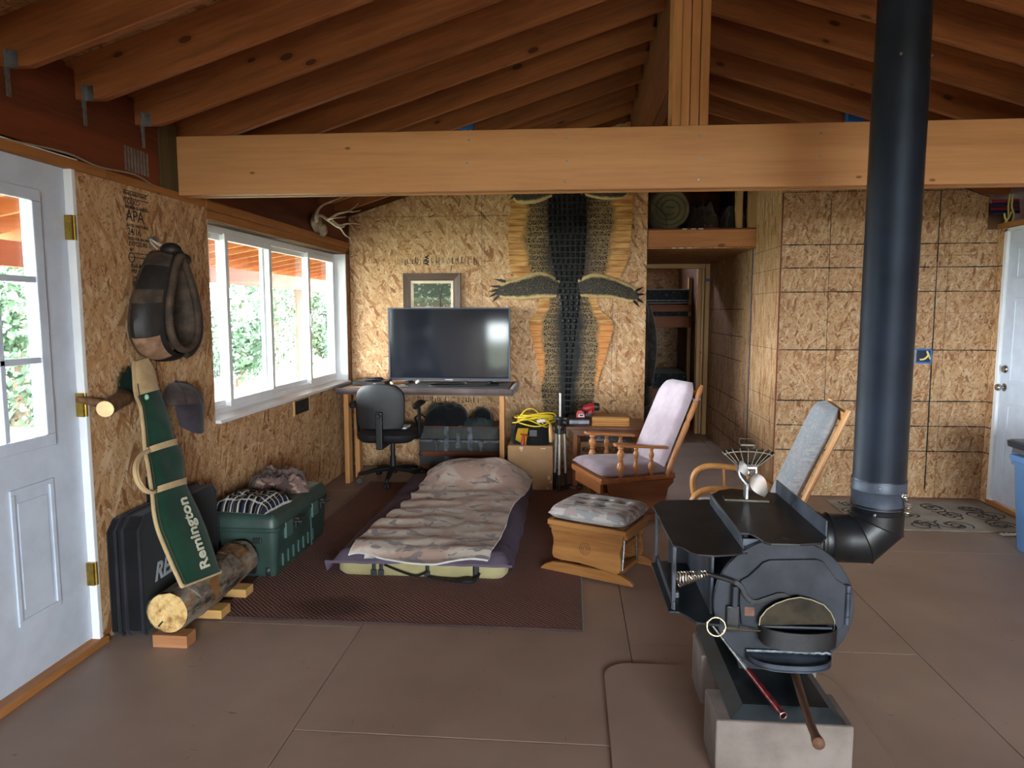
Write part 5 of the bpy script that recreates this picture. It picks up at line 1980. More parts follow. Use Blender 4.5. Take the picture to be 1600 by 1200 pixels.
m.lathe([(.028, .50), (.034, .52), (.03, .545), (.022, .55), (.022, .58), (.036, .585), (.036, .605), (.018, .612)], (0, 0, 0), (0, 0, 1), 12)
m.bar((-.055, -.02, .60), (.055, -.01, .595), .02, .02)
m.bar((.02, 0, .57), (.05, .0, .56), .03, .025)
m.bar((0, -.03, .54), (0, -.05, .60), .02, .02)
m.build('pan_head', M_ocp, tpd, bevel=.003)
MB().lathe([(.011, .80), (.012, .81), (.0, .815)], (0, 0, 0), (0, 0, 1), 10, False).build('column_cap', M_ocp, tpd, smooth=True)

# ------------------------------------------------------------------ side table, carton, things on it
st_ = thing('side_table', 'small brown wooden side table behind the glider chair', 'table', (.3, 5.95, 0))
M_tbw = wood('red_oak', (140, 84, 48), (104, 58, 32), 'X', 1.0, .4, spec=.5)
M_tbl2 = wood('table_leg_wood', (160, 100, 58), (120, 70, 38), 'Z', 1.0, .45)
MB().box(-.035, .62, 5.70, 6.20, .492, .517).build('table_top', M_tbw, st_, world=True, bevel=.004)
MB().prism([(-.02, .492), (.60, .492), (.60, .435), (.10, .435), (.05, .44), (.015, .462)], 'y', 5.725, 5.745).build('apron', M_tbw, st_, world=True, bevel=.003)
for x, y in ((.02, 5.74), (.55, 5.74), (.02, 6.13), (.55, 6.13)):
    MB().box(x, x + .038, y, y + .038, 0, .492).build('leg', M_tbl2, st_, world=True, bevel=.003)
mr = thing('ration_carton', 'brown ration carton with black lettering under the side table', 'box', (.33, 6.0, 0))
MB().box(.085, .53, 5.83, 6.12, .0, .368).build('carton', M_card, mr, world=True, bevel=.003)
text('carton_print', 'MEAL, READY-TO-EAT, INDIVIDUAL', .062, frame_m((.098, 5.8295, .285), (1, 0, 0), (0, 0, 1)), M_line, mr, .0004, xs=.42, bold=.001)
pl_ = lump('plastic_bag', plain('grey_plastic_bag', (120, 126, 136), .3, var=.3, scale=30, c2=(60, 66, 76)), .32, 5.97, .368, .36, .2, .07, 0, 31.0, 'crumpled grey plastic bag on top of the ration carton', 'bag', fold=.5, freq=7)
nb = thing('tool_case', 'flat grey metal case lying on the side table', 'case', (.075, 5.86, .517))
MB().box(-.018, .160, 5.74, 5.98, .519, .528).build('case_base', M_tvb, nb, world=True, bevel=.003)
MB().box(-.014, .156, 5.745, 5.975, .528, .566).build('case_body', plain('grey_metal', (138, 138, 152), .4, .5, var=.2, scale=14), nb, world=True, bevel=.006)
MB().box(-.018, .160, 5.74, 5.98, .566, .574).build('case_lid', M_tvb, nb, world=True, bevel=.003)
rp = thing('red_folder', 'thin red folder under the grey metal case', 'folder', (.1, 5.8, .517))
MB().box(.03, .19, 5.722, 5.80, .5172, .5188).build('folder', M_red, rp, world=True)
tm = thing('tape_measure', 'red and white tape measure lying on the grey case', 'tape measure', (.085, 5.80, .574))
m = MB()
m.prism([(.045, .575), (.118, .575), (.118, .60), (.105, .632), (.085, .642), (.062, .637), (.047, .615)], 'y', 5.79, 5.83)
m.build('tape_body', M_red, tm, world=True, bevel=.006)
MB().prism([(.060, .583), (.113, .583), (.113, .602), (.098, .612), (.066, .608)], 'y', 5.786, 5.79).build('tape_face', plain('white_face', (216, 206, 204), .4), tm, world=True, bevel=.002)
MB().box(.074, .104, 5.7845, 5.786, .592, .604).build('tape_logo', M_tvb, tm, world=True)
dr = thing('cordless_tool', 'red and black cordless power tool behind the tape measure', 'power tool', (.15, 5.92, .574))
m = MB()
m.tube([(.09, 5.9, .64), (.13, 5.91, .64), (.15, 5.92, .645), (.19, 5.93, .652), (.205, 5.93, .655)], [.014, .03, .034, .036, .028], 12)
m.tube([(.17, 5.92, .64), (.165, 5.92, .585)], [.022, .024], 10)
m.build('tool_body', M_red, dr, smooth=True, world=True)
m = MB()
m.lathe([(.03, 0), (.034, .01), (.034, .04), (.028, .05)], (.19, 5.93, .652), (1, .1, 0), 14)
m.tube([(.06, 5.9, .64), (.10, 5.9, .64)], [.012, .02], 10)
m.bar((.12, 5.92, .585), (.20, 5.93, .585), .06, .022)
m.build('tool_grip', M_ocp, dr, smooth=True, world=True)
wb_ = thing('plank_stack', 'short block of tongue and groove pine boards on the side table', 'boards', (.325, 5.86, .517))
M_pine = wood('pine_board', (210, 156, 92), (178, 120, 62), 'X', 1.2, .5)
for z in (.5185, .5525):
    MB().prism([(5.735, z), (5.745, z + .012), (5.735, z + .02), (5.735, z + .032), (5.955, z + .032), (5.955, z)], 'x', .175, .478).build('board', M_pine, wb_, world=True, bevel=.003)
MB().box(.182, .47, 5.745, 5.95, .585, .594).build('board', wood('pine_top', (172, 122, 72), (134, 88, 48), 'X', 1.2, .6, knots=.6), wb_, world=True)
fc = thing('floor_cord', 'thin black cord lying on the floor beside the tripod', 'cord', (.02, 5.7, 0))
MB().tube(catmull([(-.02, 5.72, .006), (.03, 5.66, .006), (.09, 5.69, .006), (.10, 5.78, .006), (.04, 5.82, .006), (-.03, 5.80, .006)], 6), .005, 6).build('cord', M_web, fc, smooth=True, world=True)
MB().bar((.0, 5.68, .012), (.045, 5.66, .012), .02, .018).build('plug', plain('grey_plug', (120, 118, 116), .5), fc, world=True, bevel=.004)
# ================================================================== glider rocking chair (local: faces -Y)
M_oak = wood('honey_oak', (190, 128, 78), (150, 90, 48), 'Y', 1.4, .38, spec=.5)
M_oakx = wood('honey_oak_x', (176, 112, 64), (134, 76, 38), 'X', 1.4, .38, spec=.5)
M_oakz = wood('honey_oak_z', (196, 136, 86), (156, 98, 54), 'Z', 1.4, .38, spec=.5)
M_oakd = wood('dark_oak', (142, 82, 46), (104, 56, 28), 'Y', 1.2, .4, spec=.5)
M_lil = fabric('lilac_cushion', (200, 184, 194), (176, 160, 170), 4, 260)
M_lil2 = fabric('lilac_cushion_low', (182, 162, 173), (152, 133, 145), 4, 260)
gl = thing('glider_chair', 'oak glider rocking chair with lilac seat and back cushions', 'chair', (.385, 5.0, 0), R(-68))
W = .235      # half width at the arms
# seat frame, tilted slightly back
def seat_box(mb, z0, z1, y0, y1, x):
    mb.prism([(-x, y0), (x, y0), (x * .9, y1), (-x * .9, y1)], 'z', z0, z1)
m = MB()
m.prism([(-.265, -.30), (.265, -.30), (.235, .28), (-.235, .28)], 'z', .295, .335)
m.build('seat_frame', M_oakx, gl, bevel=.008)
for s in (-1, 1):
    MB().prism([(-.24, .295), (.26, .295), (.26, .27), (.22, .235), (.2, .14), (.19, .10), (-.16, .10), (-.18, .16), (-.23, .22)], 'x', s * .232 - .011, s * .232 + .011).build('side_panel', M_oakd, gl, bevel=.004)
MB().box(-.22, .22, -.285, -.262, .22, .30).build('front_apron', M_oakx, gl, bevel=.004)
for s in (-1, 1):
    m = MB()
    m.prism([(-.34, .0), (.34, .0), (.34, .03), (.26, .055), (-.26, .055), (-.34, .03)], 'x', s * .20 - .022, s * .20 + .022)
    m.build('base_foot', M_oakd, gl, bevel=.006)
m = MB()
m.box(-.18, .18, -.06, .06, .02, .05)
m.bar((-.15, 0, .05), (-.15, 0, .28), .05, .03)
m.bar((.15, 0, .05), (.15, 0, .28), .05, .03)
m.build('base_frame', M_oakd, gl, bevel=.004)
for s in (-1, 1):
    for y in (-.13, .13):
        MB().tube([(s * .19, y, .07), (s * .205, y * .7, .24)], .006, 6).build('glide_arm', M_galv, gl)
# arms with spindles
def spindle(mb, x, y, z0, z1, r=.013):
    h = z1 - z0
    prof = [(.8, 0), (.8, .06), (1.15, .10), (.75, .14), (1.0, .18), (1.45, .30), (1.5, .38), (1.1, .47), (.7, .52), (1.15, .56), (.7, .60), (1.3, .70), (1.5, .77), (1.0, .86), (.75, .90), (1.2, .94), (.9, 1.0)]
    mb.lathe([(r * a, b * h) for a, b in prof], (x, y, z0), (0, 0, 1), 12)
for s in (-1, 1):
    m = MB()
    x = s * .238
    def armf(u, v, x=x, s=s):
        y = lerp(-.20, .20, v)
        wd = lerp(.036, .024, v) * (1 - .35 * max(0, (.10 - v) / .10) ** 2)
        return Vector((x + s * .012 + (u - .5) * 2 * wd, y, lerp(.572, .532, v)))
    m.slab(armf, (0, 0, -.02), 4, 14)
    m.build('armrest', M_oak, gl, bevel=.006)
    for y, r in ((-.145, .018), (-.03, .0135), (.085, .0135)):
        m = MB()
        spindle(m, x, y, .325, lerp(.552, .512, (y + .20) / .40), r)
        m.build('spindle', M_oakz, gl, smooth=True)
# back posts and rails
def bp(s, t):
    return Vector((s * lerp(.225, .215, t), lerp(.21, .475, t), lerp(.315, .92, t)))
for s in (-1, 1):
    m = MB()
    L_ = [bp(s, k / 24) for k in range(25)]
    rr = []
    for k in range(25):
        t_ = k / 24
        r0 = .018 + .004 * math.sin(t_ * math.pi)
        if abs(t_ - .62) < .025:
            r0 *= .72
        if abs(t_ - .88) < .02:
            r0 *= .75
        if t_ > .96:
            r0 *= .82
        rr.append(r0)
    L_.append(bp(s, 1.03)); rr.append(.009)
    m.tube(L_, rr, 12)
    m.build('back_post', M_oakz, gl, smooth=True)
for t_ in (.1, .5, .93):
    a, b = bp(-1, t_), bp(1, t_)
    MB().tube([a, lerp(a, b, .5) + Vector((0, .02, .02)), b], .014, 8).build('back_rail', M_oakx, gl, smooth=True)
# cushions
m = MB()
def seatc(u, v):
    x, y = (u - .5) * 2, (v - .5) * 2
    e = (max(0, 1 - abs(x) ** 5) * max(0, 1 - abs(y) ** 5)) ** .35
    wd = lerp(.262, .215, v)
    return Vector((x * wd, -.01 + y * .285, .362 + .058 * e - .018 * v))
m.grid(seatc, 22, 22)
m.grid(lambda u, v: Vector((seatc(u, v).x, seatc(u, v).y, .362 - .018 * v - .026 * ((max(0, 1 - abs(2 * u - 1) ** 5) * max(0, 1 - abs(2 * v - 1) ** 5)) ** .3))), 22, 22)
m.build('seat_cushion', M_lil2, gl, smooth=True)
m = MB()
up = (bp(0, 1) - bp(0, 0)).normalized()
nb_ = Vector((0, -up.z, up.y))      # outwards to the front
TUFT = ((-.3, .42), (.3, .42), (-.3, .62), (.3, .62), (0, .25))
def backc(u, v, side):
    x, t_ = (u - .5) * 2, v
    wd = .215 * (1 - .34 * max(0, (v - .76) / .24) ** 2.4)
    e = (max(0, 1 - abs(x) ** 5) * max(0, 1 - abs(2 * v - 1) ** 7)) ** .35
    dz = 0
    for tx, tv in TUFT:
        dz += .012 * math.exp(-((x - tx) ** 2 + ((v - tv) * 3) ** 2) / .03)
    p = bp(0, .06) + up * (v * .64) + Vector((x * wd, 0, .03 * (1 - x * x) * (v > .9) * 0))
    return p + nb_ * ((.035 + .058 * e - dz) if side else (.035 - .02 * e))
m.grid(lambda u, v: backc(u, v, 1), 22, 28)
m.grid(lambda u, v: backc(u, v, 0), 22, 28)
m.build('back_cushion', M_lil, gl, smooth=True)
m = MB()
for s in (-1, 1):
    p = bp(s, .87)
    m.tube([p + Vector((s * .022 * math.cos(a), .022 * math.sin(a), .004 * math.sin(a))) for a in [TP * i / 12 for i in range(12)]], .006, 6, closed=True)
    m.tube([p + Vector((-s * .02, -.01, 0)), p + Vector((-s * .06, -.03, .01))], .006, 6)
m.build('cushion_tie', M_lil2, gl, smooth=True)

# ================================================================== ottoman (local: front faces -Y)
M_ota = wood('ottoman_oak', (176, 124, 72), (128, 82, 40), 'X', 1.1, .42, contrast=1.3, spec=.45)
M_oty = wood('ottoman_oak_y', (164, 112, 62), (122, 76, 38), 'Y', 1.1, .42, spec=.45)
ot = thing('glider_ottoman', 'oak glider ottoman with a tufted grey patterned cushion', 'ottoman', (.165, 3.885, .012), R(-26))
def side_poly(w):
    return [(-w, .262), (w, .262), (w, .222), (w * .97, .20), (w * .93, .175), (w * .92, .15), (w * .95, .115), (w * .96, .09), (w * .93, .062), (w * .85, .048), (w * .6, .052), (w * .2, .066), (-w * .2, .072), (-w * .7, .068), (-w * .92, .075), (-w * .97, .095), (-w * .96, .13), (-w * .93, .16), (-w * .94, .19), (-w, .225)]
for y in (-.165, .165):
    o = MB().prism(side_poly(.212), 'y', y - .012, y + .012).build('side_panel', M_ota, ot, bevel=.004)
    if y < 0:
        g_ = MB()
        for r_ in (.012, .022, .032):
            g_.tube([(-.005 + r_ * math.cos(a), y - .012, .158 + r_ * 1.05 * math.sin(a)) for a in [TP * i / 24 for i in range(24)]], .0016, 5, closed=True)
        g_.build('carved_rings', plain('carved_shadow', (92, 56, 28), .6), o, smooth=True)
    MB().prism([(-.275, 0), (.275, 0), (.275, .008), (.25, .03), (.2, .05), (.1, .058), (-.12, .058), (-.2, .052), (-.25, .03), (-.275, .008)], 'y', y - .014 + (.018 if y > 0 else -.004), y + .014 + (.018 if y > 0 else -.004)).build('foot_rail', M_ota, ot, bevel=.004)
for y in (-.172, .172):
    MB().box(-.232, .232, y - .012, y + .012, .262, .292).build('top_rail', M_ota, ot, bevel=.004)
for x in (-.22, .22):
    MB().box(x - .012, x + .012, -.16, .16, .236, .292).build('top_rail', M_oty, ot, bevel=.004)
for x in (-.17, .17):
    MB().box(x - .012, x + .012, -.15, .15, .02, .045).build('stretcher', M_oty, ot, bevel=.003)
    MB().box(x - .015, x + .015, -.15, .15, .15, .18).build('stretcher', M_oty, ot, bevel=.003)
    for y in (-.11, .11):
        MB().tube([(x + .016, y, .05), (x + .016, y * .75, .225)], .005, 6).build('glide_arm', M_galv, ot)
def otto_mat():
    t = NT('patterned_chenille')
    o = t.tc.outputs['Object']
    br = t.n('TexBrick')
    br.inputs['Scale'].default_value = 9
    br.inputs['Mortar Size'].default_value = 0.0
    br.inputs['Color1'].default_value = srgb((216, 211, 206))
    br.inputs['Color2'].default_value = srgb((198, 191, 190))
    t.l(t.mapping(o, scale=(1, 1.6, 1)), br.inputs['Vector'])
    c = br.outputs['Color']
    vo = t.n('TexVoronoi', distance='CHEBYCHEV')
    vo.inputs['Scale'].default_value = 1.0
    t.l(t.mapping(o, scale=(13, 34, 30)), vo.inputs['Vector'])
    s3 = t.n('SeparateColor')
    t.l(vo.outputs['Color'], s3.inputs[0])
    c = t.mix(t.math('MULTIPLY', t.math('GREATER_THAN', s3.outputs[0], .76), .6), c, srgb((168, 136, 140)))
    c = t.mix(t.math('MULTIPLY', t.math('GREATER_THAN', s3.outputs[1], .80), .6), c, srgb((132, 144, 152)))
    c = t.mix(t.math('MULTIPLY', t.math('GREATER_THAN', s3.outputs[2], .86), .6), c, srgb((120, 112, 116)))
    c = t.mix(t.math('MULTIPLY', t.noise(o, 300, 2), .5), c, srgb((96, 88, 90)))
    t.base(c)
    t.bump(t.noise(o, 260, 2), .5, .003)
    return t.set(.95, 0, .1)
M_otc = otto_mat()
m = MB()
TU2 = ((-.42, .3), (.05, .38), (.5, .35), (-.32, -.18), (.18, -.22))
def ottc(u, v, top=True):
    x, y = (u - .5) * 2, (v - .5) * 2
    e = (max(0, 1 - abs(x) ** 5) * max(0, 1 - abs(y) ** 5)) ** .33
    dz = sum(.06 * math.exp(-((x - tx) ** 2 + (y - ty) ** 2) / .010) for tx, ty in TU2)
    rx = .232 * (1 - .05 * abs(y) ** 4)
    ry = .198 * (1 - .05 * abs(x) ** 4)
    if top:
        return Vector((x * rx, y * ry, .332 + .046 * e - dz))
    return Vector((x * rx, y * ry, .332 - .038 * e))
m.grid(lambda u, v: ottc(u, v), 36, 30)
m.grid(lambda u, v: ottc(u, v, False), 36, 30)
co = m.build('cushion', M_otc, ot, smooth=True)
m = MB()
rim = [ottc(k / 20, 0) for k in range(20)] + [ottc(1, k / 20) for k in range(20)] + [ottc(1 - k / 20, 1) for k in range(20)] + [ottc(0, 1 - k / 20) for k in range(20)]
m.tube(rim, .004, 6, closed=True)
m.build('piping', M_otc, co, smooth=True)

# ================================================================== bentwood chair behind the stove (local: faces -Y)
M_beech = wood('beech', (214, 160, 98), (184, 124, 66), 'Z', 1.5, .4, spec=.5)
bw = thing('bentwood_chair', 'bentwood armchair with a tall blue grey cushion behind the stove', 'chair', (.93, 3.73, 0), R(-100))
M_bc = blotch('blue_grey_weave', (172, 170, 176), [((156, 162, 170), 5, .5, (1, 1, 1)), ((182, 179, 180), 16, .55, (1, 1, 4)), ((152, 152, 159), 26, .58, (1, 1, 4))], 200)
for s in (-1, 1):
    m = MB()
    ap_ = [(s * .27, .19, .46), (s * .272, .05, .55), (s * .275, -.12, .575), (s * .275, -.22, .565), (s * .275, -.275, .51), (s * .275, -.27, .40), (s * .275, -.235, .28), (s * .275, -.21, .03)]
    m.tube(catmull(ap_, 7), .019, 10, flat=(1.25, .85))
    m.build('arm_bow', M_beech, bw, smooth=True)
    for y, z1 in ((-.11, .565), (.02, .55)):
        MB().tube([(s * .275, y + .02, .33), (s * .275, y, z1)], .008, 8).build('arm_spindle', M_beech, bw, smooth=True)
    m = MB()
    m.tube([(s * .255, .17, .04), (s * .255, .15, .35), (s * .25, .21, .45), (s * .235, .43, .985)], .018, 10, flat=(.8, 1.5))
    m.build('back_upright', M_beech, bw, smooth=True)
    MB().bar((s * .275, -.24, .30), (s * .265, .2, .30), .022, .04).build('side_rail', M_beech, bw, bevel=.004)
    MB().bar((s * .275, -.36, .02), (s * .265, .38, .02), .03, .036).build('base_rail', M_beech, bw, bevel=.006)
for z, y in ((.50, .235), (.95, .415)):
    MB().bar((-.24, y, z), (.24, y, z), .025, .05).build('back_rail', M_beech, bw, bevel=.004)
m = MB()
def bw_seat(u, v, top=1):
    x, y = (u - .5) * 2, (v - .5) * 2
    e = (max(0, 1 - abs(x) ** 5) * max(0, 1 - abs(y) ** 5)) ** .33
    return Vector((x * .245, -.03 + y * .235, .37 + (.055 if top else -.045) * e - .03 * v))
m.grid(lambda u, v: bw_seat(u, v, 1), 16, 16)
m.grid(lambda u, v: bw_seat(u, v, 0), 16, 16)
m.build('seat_cushion', M_bc, bw, smooth=True)
m = MB()
ub = (Vector((0, .43, .985)) - Vector((0, .21, .45))).normalized()
nbw = Vector((0, -ub.z, ub.y))
def bw_back(u, v, top=1):
    x = (u - .5) * 2
    e = (max(0, 1 - abs(x) ** 5) * max(0, 1 - abs(2 * v - 1) ** 8)) ** .35
    wd = .215 * (1 - .2 * max(0, (v - .8) / .2) ** 2)
    return Vector((x * wd, .185, .40)) + ub * (v * .62) + nbw * (.03 + (.055 if top else -.03) * e)
m.grid(lambda u, v: bw_back(u, v, 1), 18, 26)
m.grid(lambda u, v: bw_back(u, v, 0), 18, 26)
m.build('back_cushion', M_bc, bw, smooth=True)
MB().bar((-.25, 0, .25), (.25, 0, .25), .04, .03).build('seat_support', M_beech, bw)

# ================================================================== alligator hide on the back wall
ga = thing('alligator_hide', 'large tanned alligator hide spread on the back wall', 'animal hide', (-.05, YB, .45))
WL = [(.38, -.225), (.56, -.245), (.75, -.27), (.90, -.285), (1.10, -.33), (1.28, -.375), (1.37, -.385), (1.46, -.30), (1.58, -.28), (1.74, -.42), (1.78, -.53), (1.86, -.555), (2.05, -.575), (2.3, -.56), (2.47, -.535), (2.6, -.45), (2.75, -.36)]
WR = [(.38, .155), (.56, .185), (.75, .225), (.90, .265), (1.10, .325), (1.30, .375), (1.37, .365), (1.46, .25), (1.58, .22), (1.66, .34), (1.76, .425), (1.90, .49), (2.05, .515), (2.3, .53), (2.47, .525), (2.6, .44), (2.75, .34)]
GC = [(.38, -.03), (1.0, -.025), (1.5, -.015), (2.0, -.04), (2.75, -.06)]
def gator_xy(u, v):
    z = lerp(.40, 2.64, v)
    c, a, b = interp(GC, z), interp(WL, z), interp(WR, z)
    t_ = (u - .5) * 2
    edge = .006 * math.sin(z * 140) * abs(t_) ** 6
    x = c + (b - c) * t_ if t_ > 0 else c + (c - a) * t_
    return x + edge * (1 if t_ > 0 else -1), z
def gator_relief(u, v):
    x, z = gator_xy(u, v)
    t_ = abs((u - .5) * 2)
    h = .014
    # belly scutes along the flanks: square bands
    if t_ > .55:
        h += .004 * abs(math.sin(z * math.pi / .052)) * sm(.55, .7, t_)
    else:
        h += .004 * abs(math.sin(z * math.pi / .055)) + .003 * mnoise.noise(Vector((x * 40, z * 40, 0)))
    h += .012 * mnoise.noise(Vector((x * 3, z * 2.5, 1)))
    return h + .006 * (1 - t_)
def gator_mat():
    t = NT('alligator_leather')
    uv = t.n('UVMap')
    sp = t.n('SeparateXYZ')
    t.l(uv.outputs[0], sp.inputs[0])
    o = t.tc.outputs['Object']
    tt = t.math('MULTIPLY', t.math('ABSOLUTE', t.math('SUBTRACT', sp.outputs[0], .5)), 2.0)
    tn = t.math('ADD', tt, t.math('MULTIPLY', t.math('SUBTRACT', t.noise(o, 7, 4), .5), .35))
    # how far the dark back reaches towards the flank
    vo = t.n('TexVoronoi', feature='DISTANCE_TO_EDGE')
    vo.inputs['Scale'].default_value = 55
    t.l(t.mapping(o, scale=(1, .2, 1)), vo.inputs['Vector'])
    cell = t.math('LESS_THAN', vo.outputs[0], .12)
    tan = t.ramp(t.noise(t.mapping(o, scale=(2, 1, 14)), 2.2, 3), [(.35, srgb((158, 104, 54))), (.6, srgb((202, 154, 92)))])
    org = t.mix(t.math('MULTIPLY', t.math('LESS_THAN', sp.outputs[1], .42), .6), tan, srgb((204, 128, 66)))
    blk = t.ramp(t.noise(o, 20, 4), [(.4, srgb((14, 14, 16))), (.65, srgb((34, 33, 32)))])
    mid = t.mix(t.math('MULTIPLY', cell, .55), blk, srgb((156, 128, 86)))
    spk = t.math('GREATER_THAN', t.noise(o, 42, 4, .7), .60)
    mid2 = t.mix(t.math('MULTIPLY', spk, .4), mid, srgb((170, 138, 92)))
    k1 = t.math('MULTIPLY', t.math('SUBTRACT', tn, .24), 4, True)
    c = t.mix(k1, blk, mid2)
    lim = t.ramp(sp.outputs[1], [(0.0, (1, 1, 1, 1)), (.13, (1, 1, 1, 1)), (.22, (.80, .80, .80, 1)), (.38, (.64, .64, .64, 1)), (.6, (.66, .66, .66, 1)), (1, (.66, .66, .66, 1))])
    k2 = t.math('MULTIPLY', t.math('SUBTRACT', tn, lim), 9, True)
    c = t.mix(k2, c, org)
    so_ = t.n('SeparateXYZ')
    t.l(o, so_.inputs[0])
    ln_ = t.math('LESS_THAN', t.math('FRACT', t.math('ADD', t.math('DIVIDE', so_.outputs[2], .052), t.math('MULTIPLY', t.noise(o, 9, 2), .25))), .16)
    c = t.mix(t.math('MULTIPLY', t.math('MULTIPLY', ln_, k2), .55), c, srgb((104, 62, 32)))
    c = t.mix(t.math('MULTIPLY', t.math('MULTIPLY', ln_, t.math('SUBTRACT', 1.0, k2)), t.math('MULTIPLY', k1, .35)), c, srgb((170, 138, 92)))
    t.base(c)
    t.bump(t.noise(o, 70, 3), .3, .004)
    return t.set(.5, 0, .18)
M_gat = gator_mat()
m = MB()
m.slab(lambda u, v: (gator_xy(u, v)[0], YB - gator_relief(u, v), gator_xy(u, v)[1]), lambda u, v: (0, min(.012, gator_relief(u, v) - .001), 0), 44, 130, uv=True)
m.build('hide', M_gat, ga, smooth=True, world=True)
# raised scutes down the back, row by row
M_scu = plain('black_scute', (26, 26, 28), .42, var=.25, scale=30, c2=(12, 12, 14))
def scute(mb, x, z, w, h, d, y0):
    y = y0
    vs = [(x - w, y + .008, z - h), (x + w, y + .008, z - h), (x + w, y + .008, z + h), (x - w, y + .008, z + h), (x - w * .7, y - d * .35, z - h * .75), (x + w * .7, y - d * .35, z - h * .75), (x + w * .7, y - d * .35, z + h * .8), (x - w * .7, y - d * .35, z + h * .8), (x, y - d, z - h * .4), (x, y - d * .8, z + h * .5)]
    mb.add(vs, [(0, 1, 5, 4), (1, 2, 6, 5), (2, 3, 7, 6), (3, 0, 4, 7), (4, 5, 8), (5, 6, 9, 8), (6, 7, 9), (7, 4, 8, 9)])
m = MB()
z = .46
while z < 2.6:
    c = interp(GC, z)
    hw = interp([(.45, .018), (.8, .03), (1.1, .05), (1.35, .075), (1.6, .105), (1.85, .15), (2.2, .18), (2.7, .17)], z)
    n = max(2, int(round(hw * 2 / .046)))
    step = hw * 2 / n
    hz = .026
    for i in range(n):
        x = c - hw + step * (i + .5)
        tq = abs(x - c) / .5
        scute(m, x, z, step * .44, hz * .86, .022 + (.012 if (z < 1.2) else .004), YB - .020)
    z += hz * 2.05
so = m.build('dorsal_scutes', M_scu, ga, world=True)
so['kind'] = 'stuff'
# hind legs with feet, and the lower ends of the front legs
def gleg(path, radii, name):
    P = catmull(path, 6)
    N = len(P) - 1
    m = MB()
    def lf(u, v):
        j = v * N
        i = min(int(j), N - 1)
        c = lerp(P[i], P[i + 1], j - i)
        d = (P[min(i + 1, N)] - P[max(i - 1, 0)]).normalized()
        nrm = Vector((-d.z, 0, d.x))
        r_ = interp(radii, v)
        a = (u - .5) * 2
        return Vector((c.x + nrm.x * a * r_, YB - .02 - .035 * (1 - a * a) ** .5 * (.4 + .6 * math.sin(math.pi * min(1, v + .15))) - .004 * mnoise.noise(Vector((c.x * 50, a * 6, c.z * 50))), c.z + nrm.z * a * r_))
    m.slab(lf, (0, .012, 0), 14, 30, uv=True)
    return m.build(name, M_gleg, ga, smooth=True, world=True)
def gleg_mat():
    t = NT('alligator_leg')
    uv = t.n('UVMap')
    sp = t.n('SeparateXYZ')
    t.l(uv.outputs[0], sp.inputs[0])
    o = t.tc.outputs['Object']
    vo = t.n('TexVoronoi', feature='DISTANCE_TO_EDGE')
    vo.inputs['Scale'].default_value = 70
    t.l(t.mapping(o, scale=(1, .2, 1)), vo.inputs['Vector'])
    blk = t.mix(t.math('MULTIPLY', t.math('LESS_THAN', vo.outputs[0], .1), .5), srgb((26, 29, 36)), srgb((116, 102, 78)))
    tan = srgb((198, 172, 122))
    e = t.math('ABSOLUTE', t.math('SUBTRACT', sp.outputs[0], .48))
    k = t.math('MULTIPLY', t.math('SUBTRACT', t.math('ADD', e, t.math('MULTIPLY', t.noise(o, 22, 3), .18)), .40), 9, True)
    t.base(t.mix(k, blk, tan))
    return t.set(.55, 0, .15)
M_gleg = gleg_mat()
def W3(x, y):
    return ony(x, y, YB - .02)
def claws(parent, pts):
    for a, b in pts:
        A, B = W3(*a), W3(*b)
        mm = MB()
        mm.tube([A, lerp(A, B, .5) + Vector((0, -.006, 0)), B], [.013, .010, .002], 7)
        mm.build('claw', M_scu, parent, smooth=True, world=True)
L1 = gleg([W3(872, 452), W3(845, 446), W3(818, 451), W3(792, 454), W3(776, 457)], [(0, .075), (.25, .125), (.5, .105), (.75, .075), (.9, .05), (1, .03)], 'hind_leg')
claws(L1, [((782, 448), (765, 447)), ((780, 452), (763, 456)), ((778, 457), (764, 464)), ((780, 461), (769, 472)), ((790, 440), (772, 436))])
L2 = gleg([W3(905, 450), W3(930, 446), W3(958, 450), W3(982, 458), W3(998, 464)], [(0, .075), (.25, .115), (.5, .09), (.75, .075), (.9, .055), (1, .03)], 'hind_leg')
claws(L2, [((993, 455), (1006, 448)), ((996, 460), (1008, 460)), ((995, 466), (1006, 474)), ((990, 470), (1000, 480))])
L3 = gleg([W3(860, 296), W3(838, 302), W3(815, 305), W3(802, 302)], [(0, .07), (.4, .085), (.8, .07), (1, .03)], 'front_leg')
claws(L3, [((806, 305), (796, 312))])
L4 = gleg([W3(905, 292), W3(935, 298), W3(965, 300), W3(980, 297)], [(0, .06), (.4, .07), (.8, .06), (1, .03)], 'front_leg')

# ================================================================== loft: rolled mattress and dark bags; blue boxes
rl = thing('rolled_mattress', 'rolled up olive sleeping mat tied with a strap in the loft', 'sleeping mat', (.86, 6.8, 2.18))
M_olv = fabric('olive_mat', (116, 108, 80), (88, 82, 60), 5, 260)
m = MB()
spiral = []
for k in range(120):
    a = k / 120 * TP * 2.6
    r_ = .175 * (1 - .72 * k / 120)
    spiral.append((a, r_))
m.lathe([(.0, 0.012), (.17, 0.0), (.178, .012), (.178, .9), (.17, .91), (0, .91)], (.856, 6.46, 2.358), (0, 1, 0), 36, False)
m.build('mat_roll', M_olv, rl, smooth=True, world=True)
m = MB()
m.tube([(.856 + math.cos(a + 2) * r_, 6.458, 2.358 + math.sin(a + 2) * r_ * .92) for a, r_ in spiral], .005, 5)
m.build('roll_seam', plain('dark_seam', (56, 52, 40), .8), rl, smooth=True, world=True)
m = MB()
m.tube(catmull([(.70, 6.452, 2.42), (.76, 6.445, 2.36), (.82, 6.445, 2.29), (.835, 6.45, 2.20)], 5), .009, 6, flat=(1, .4))
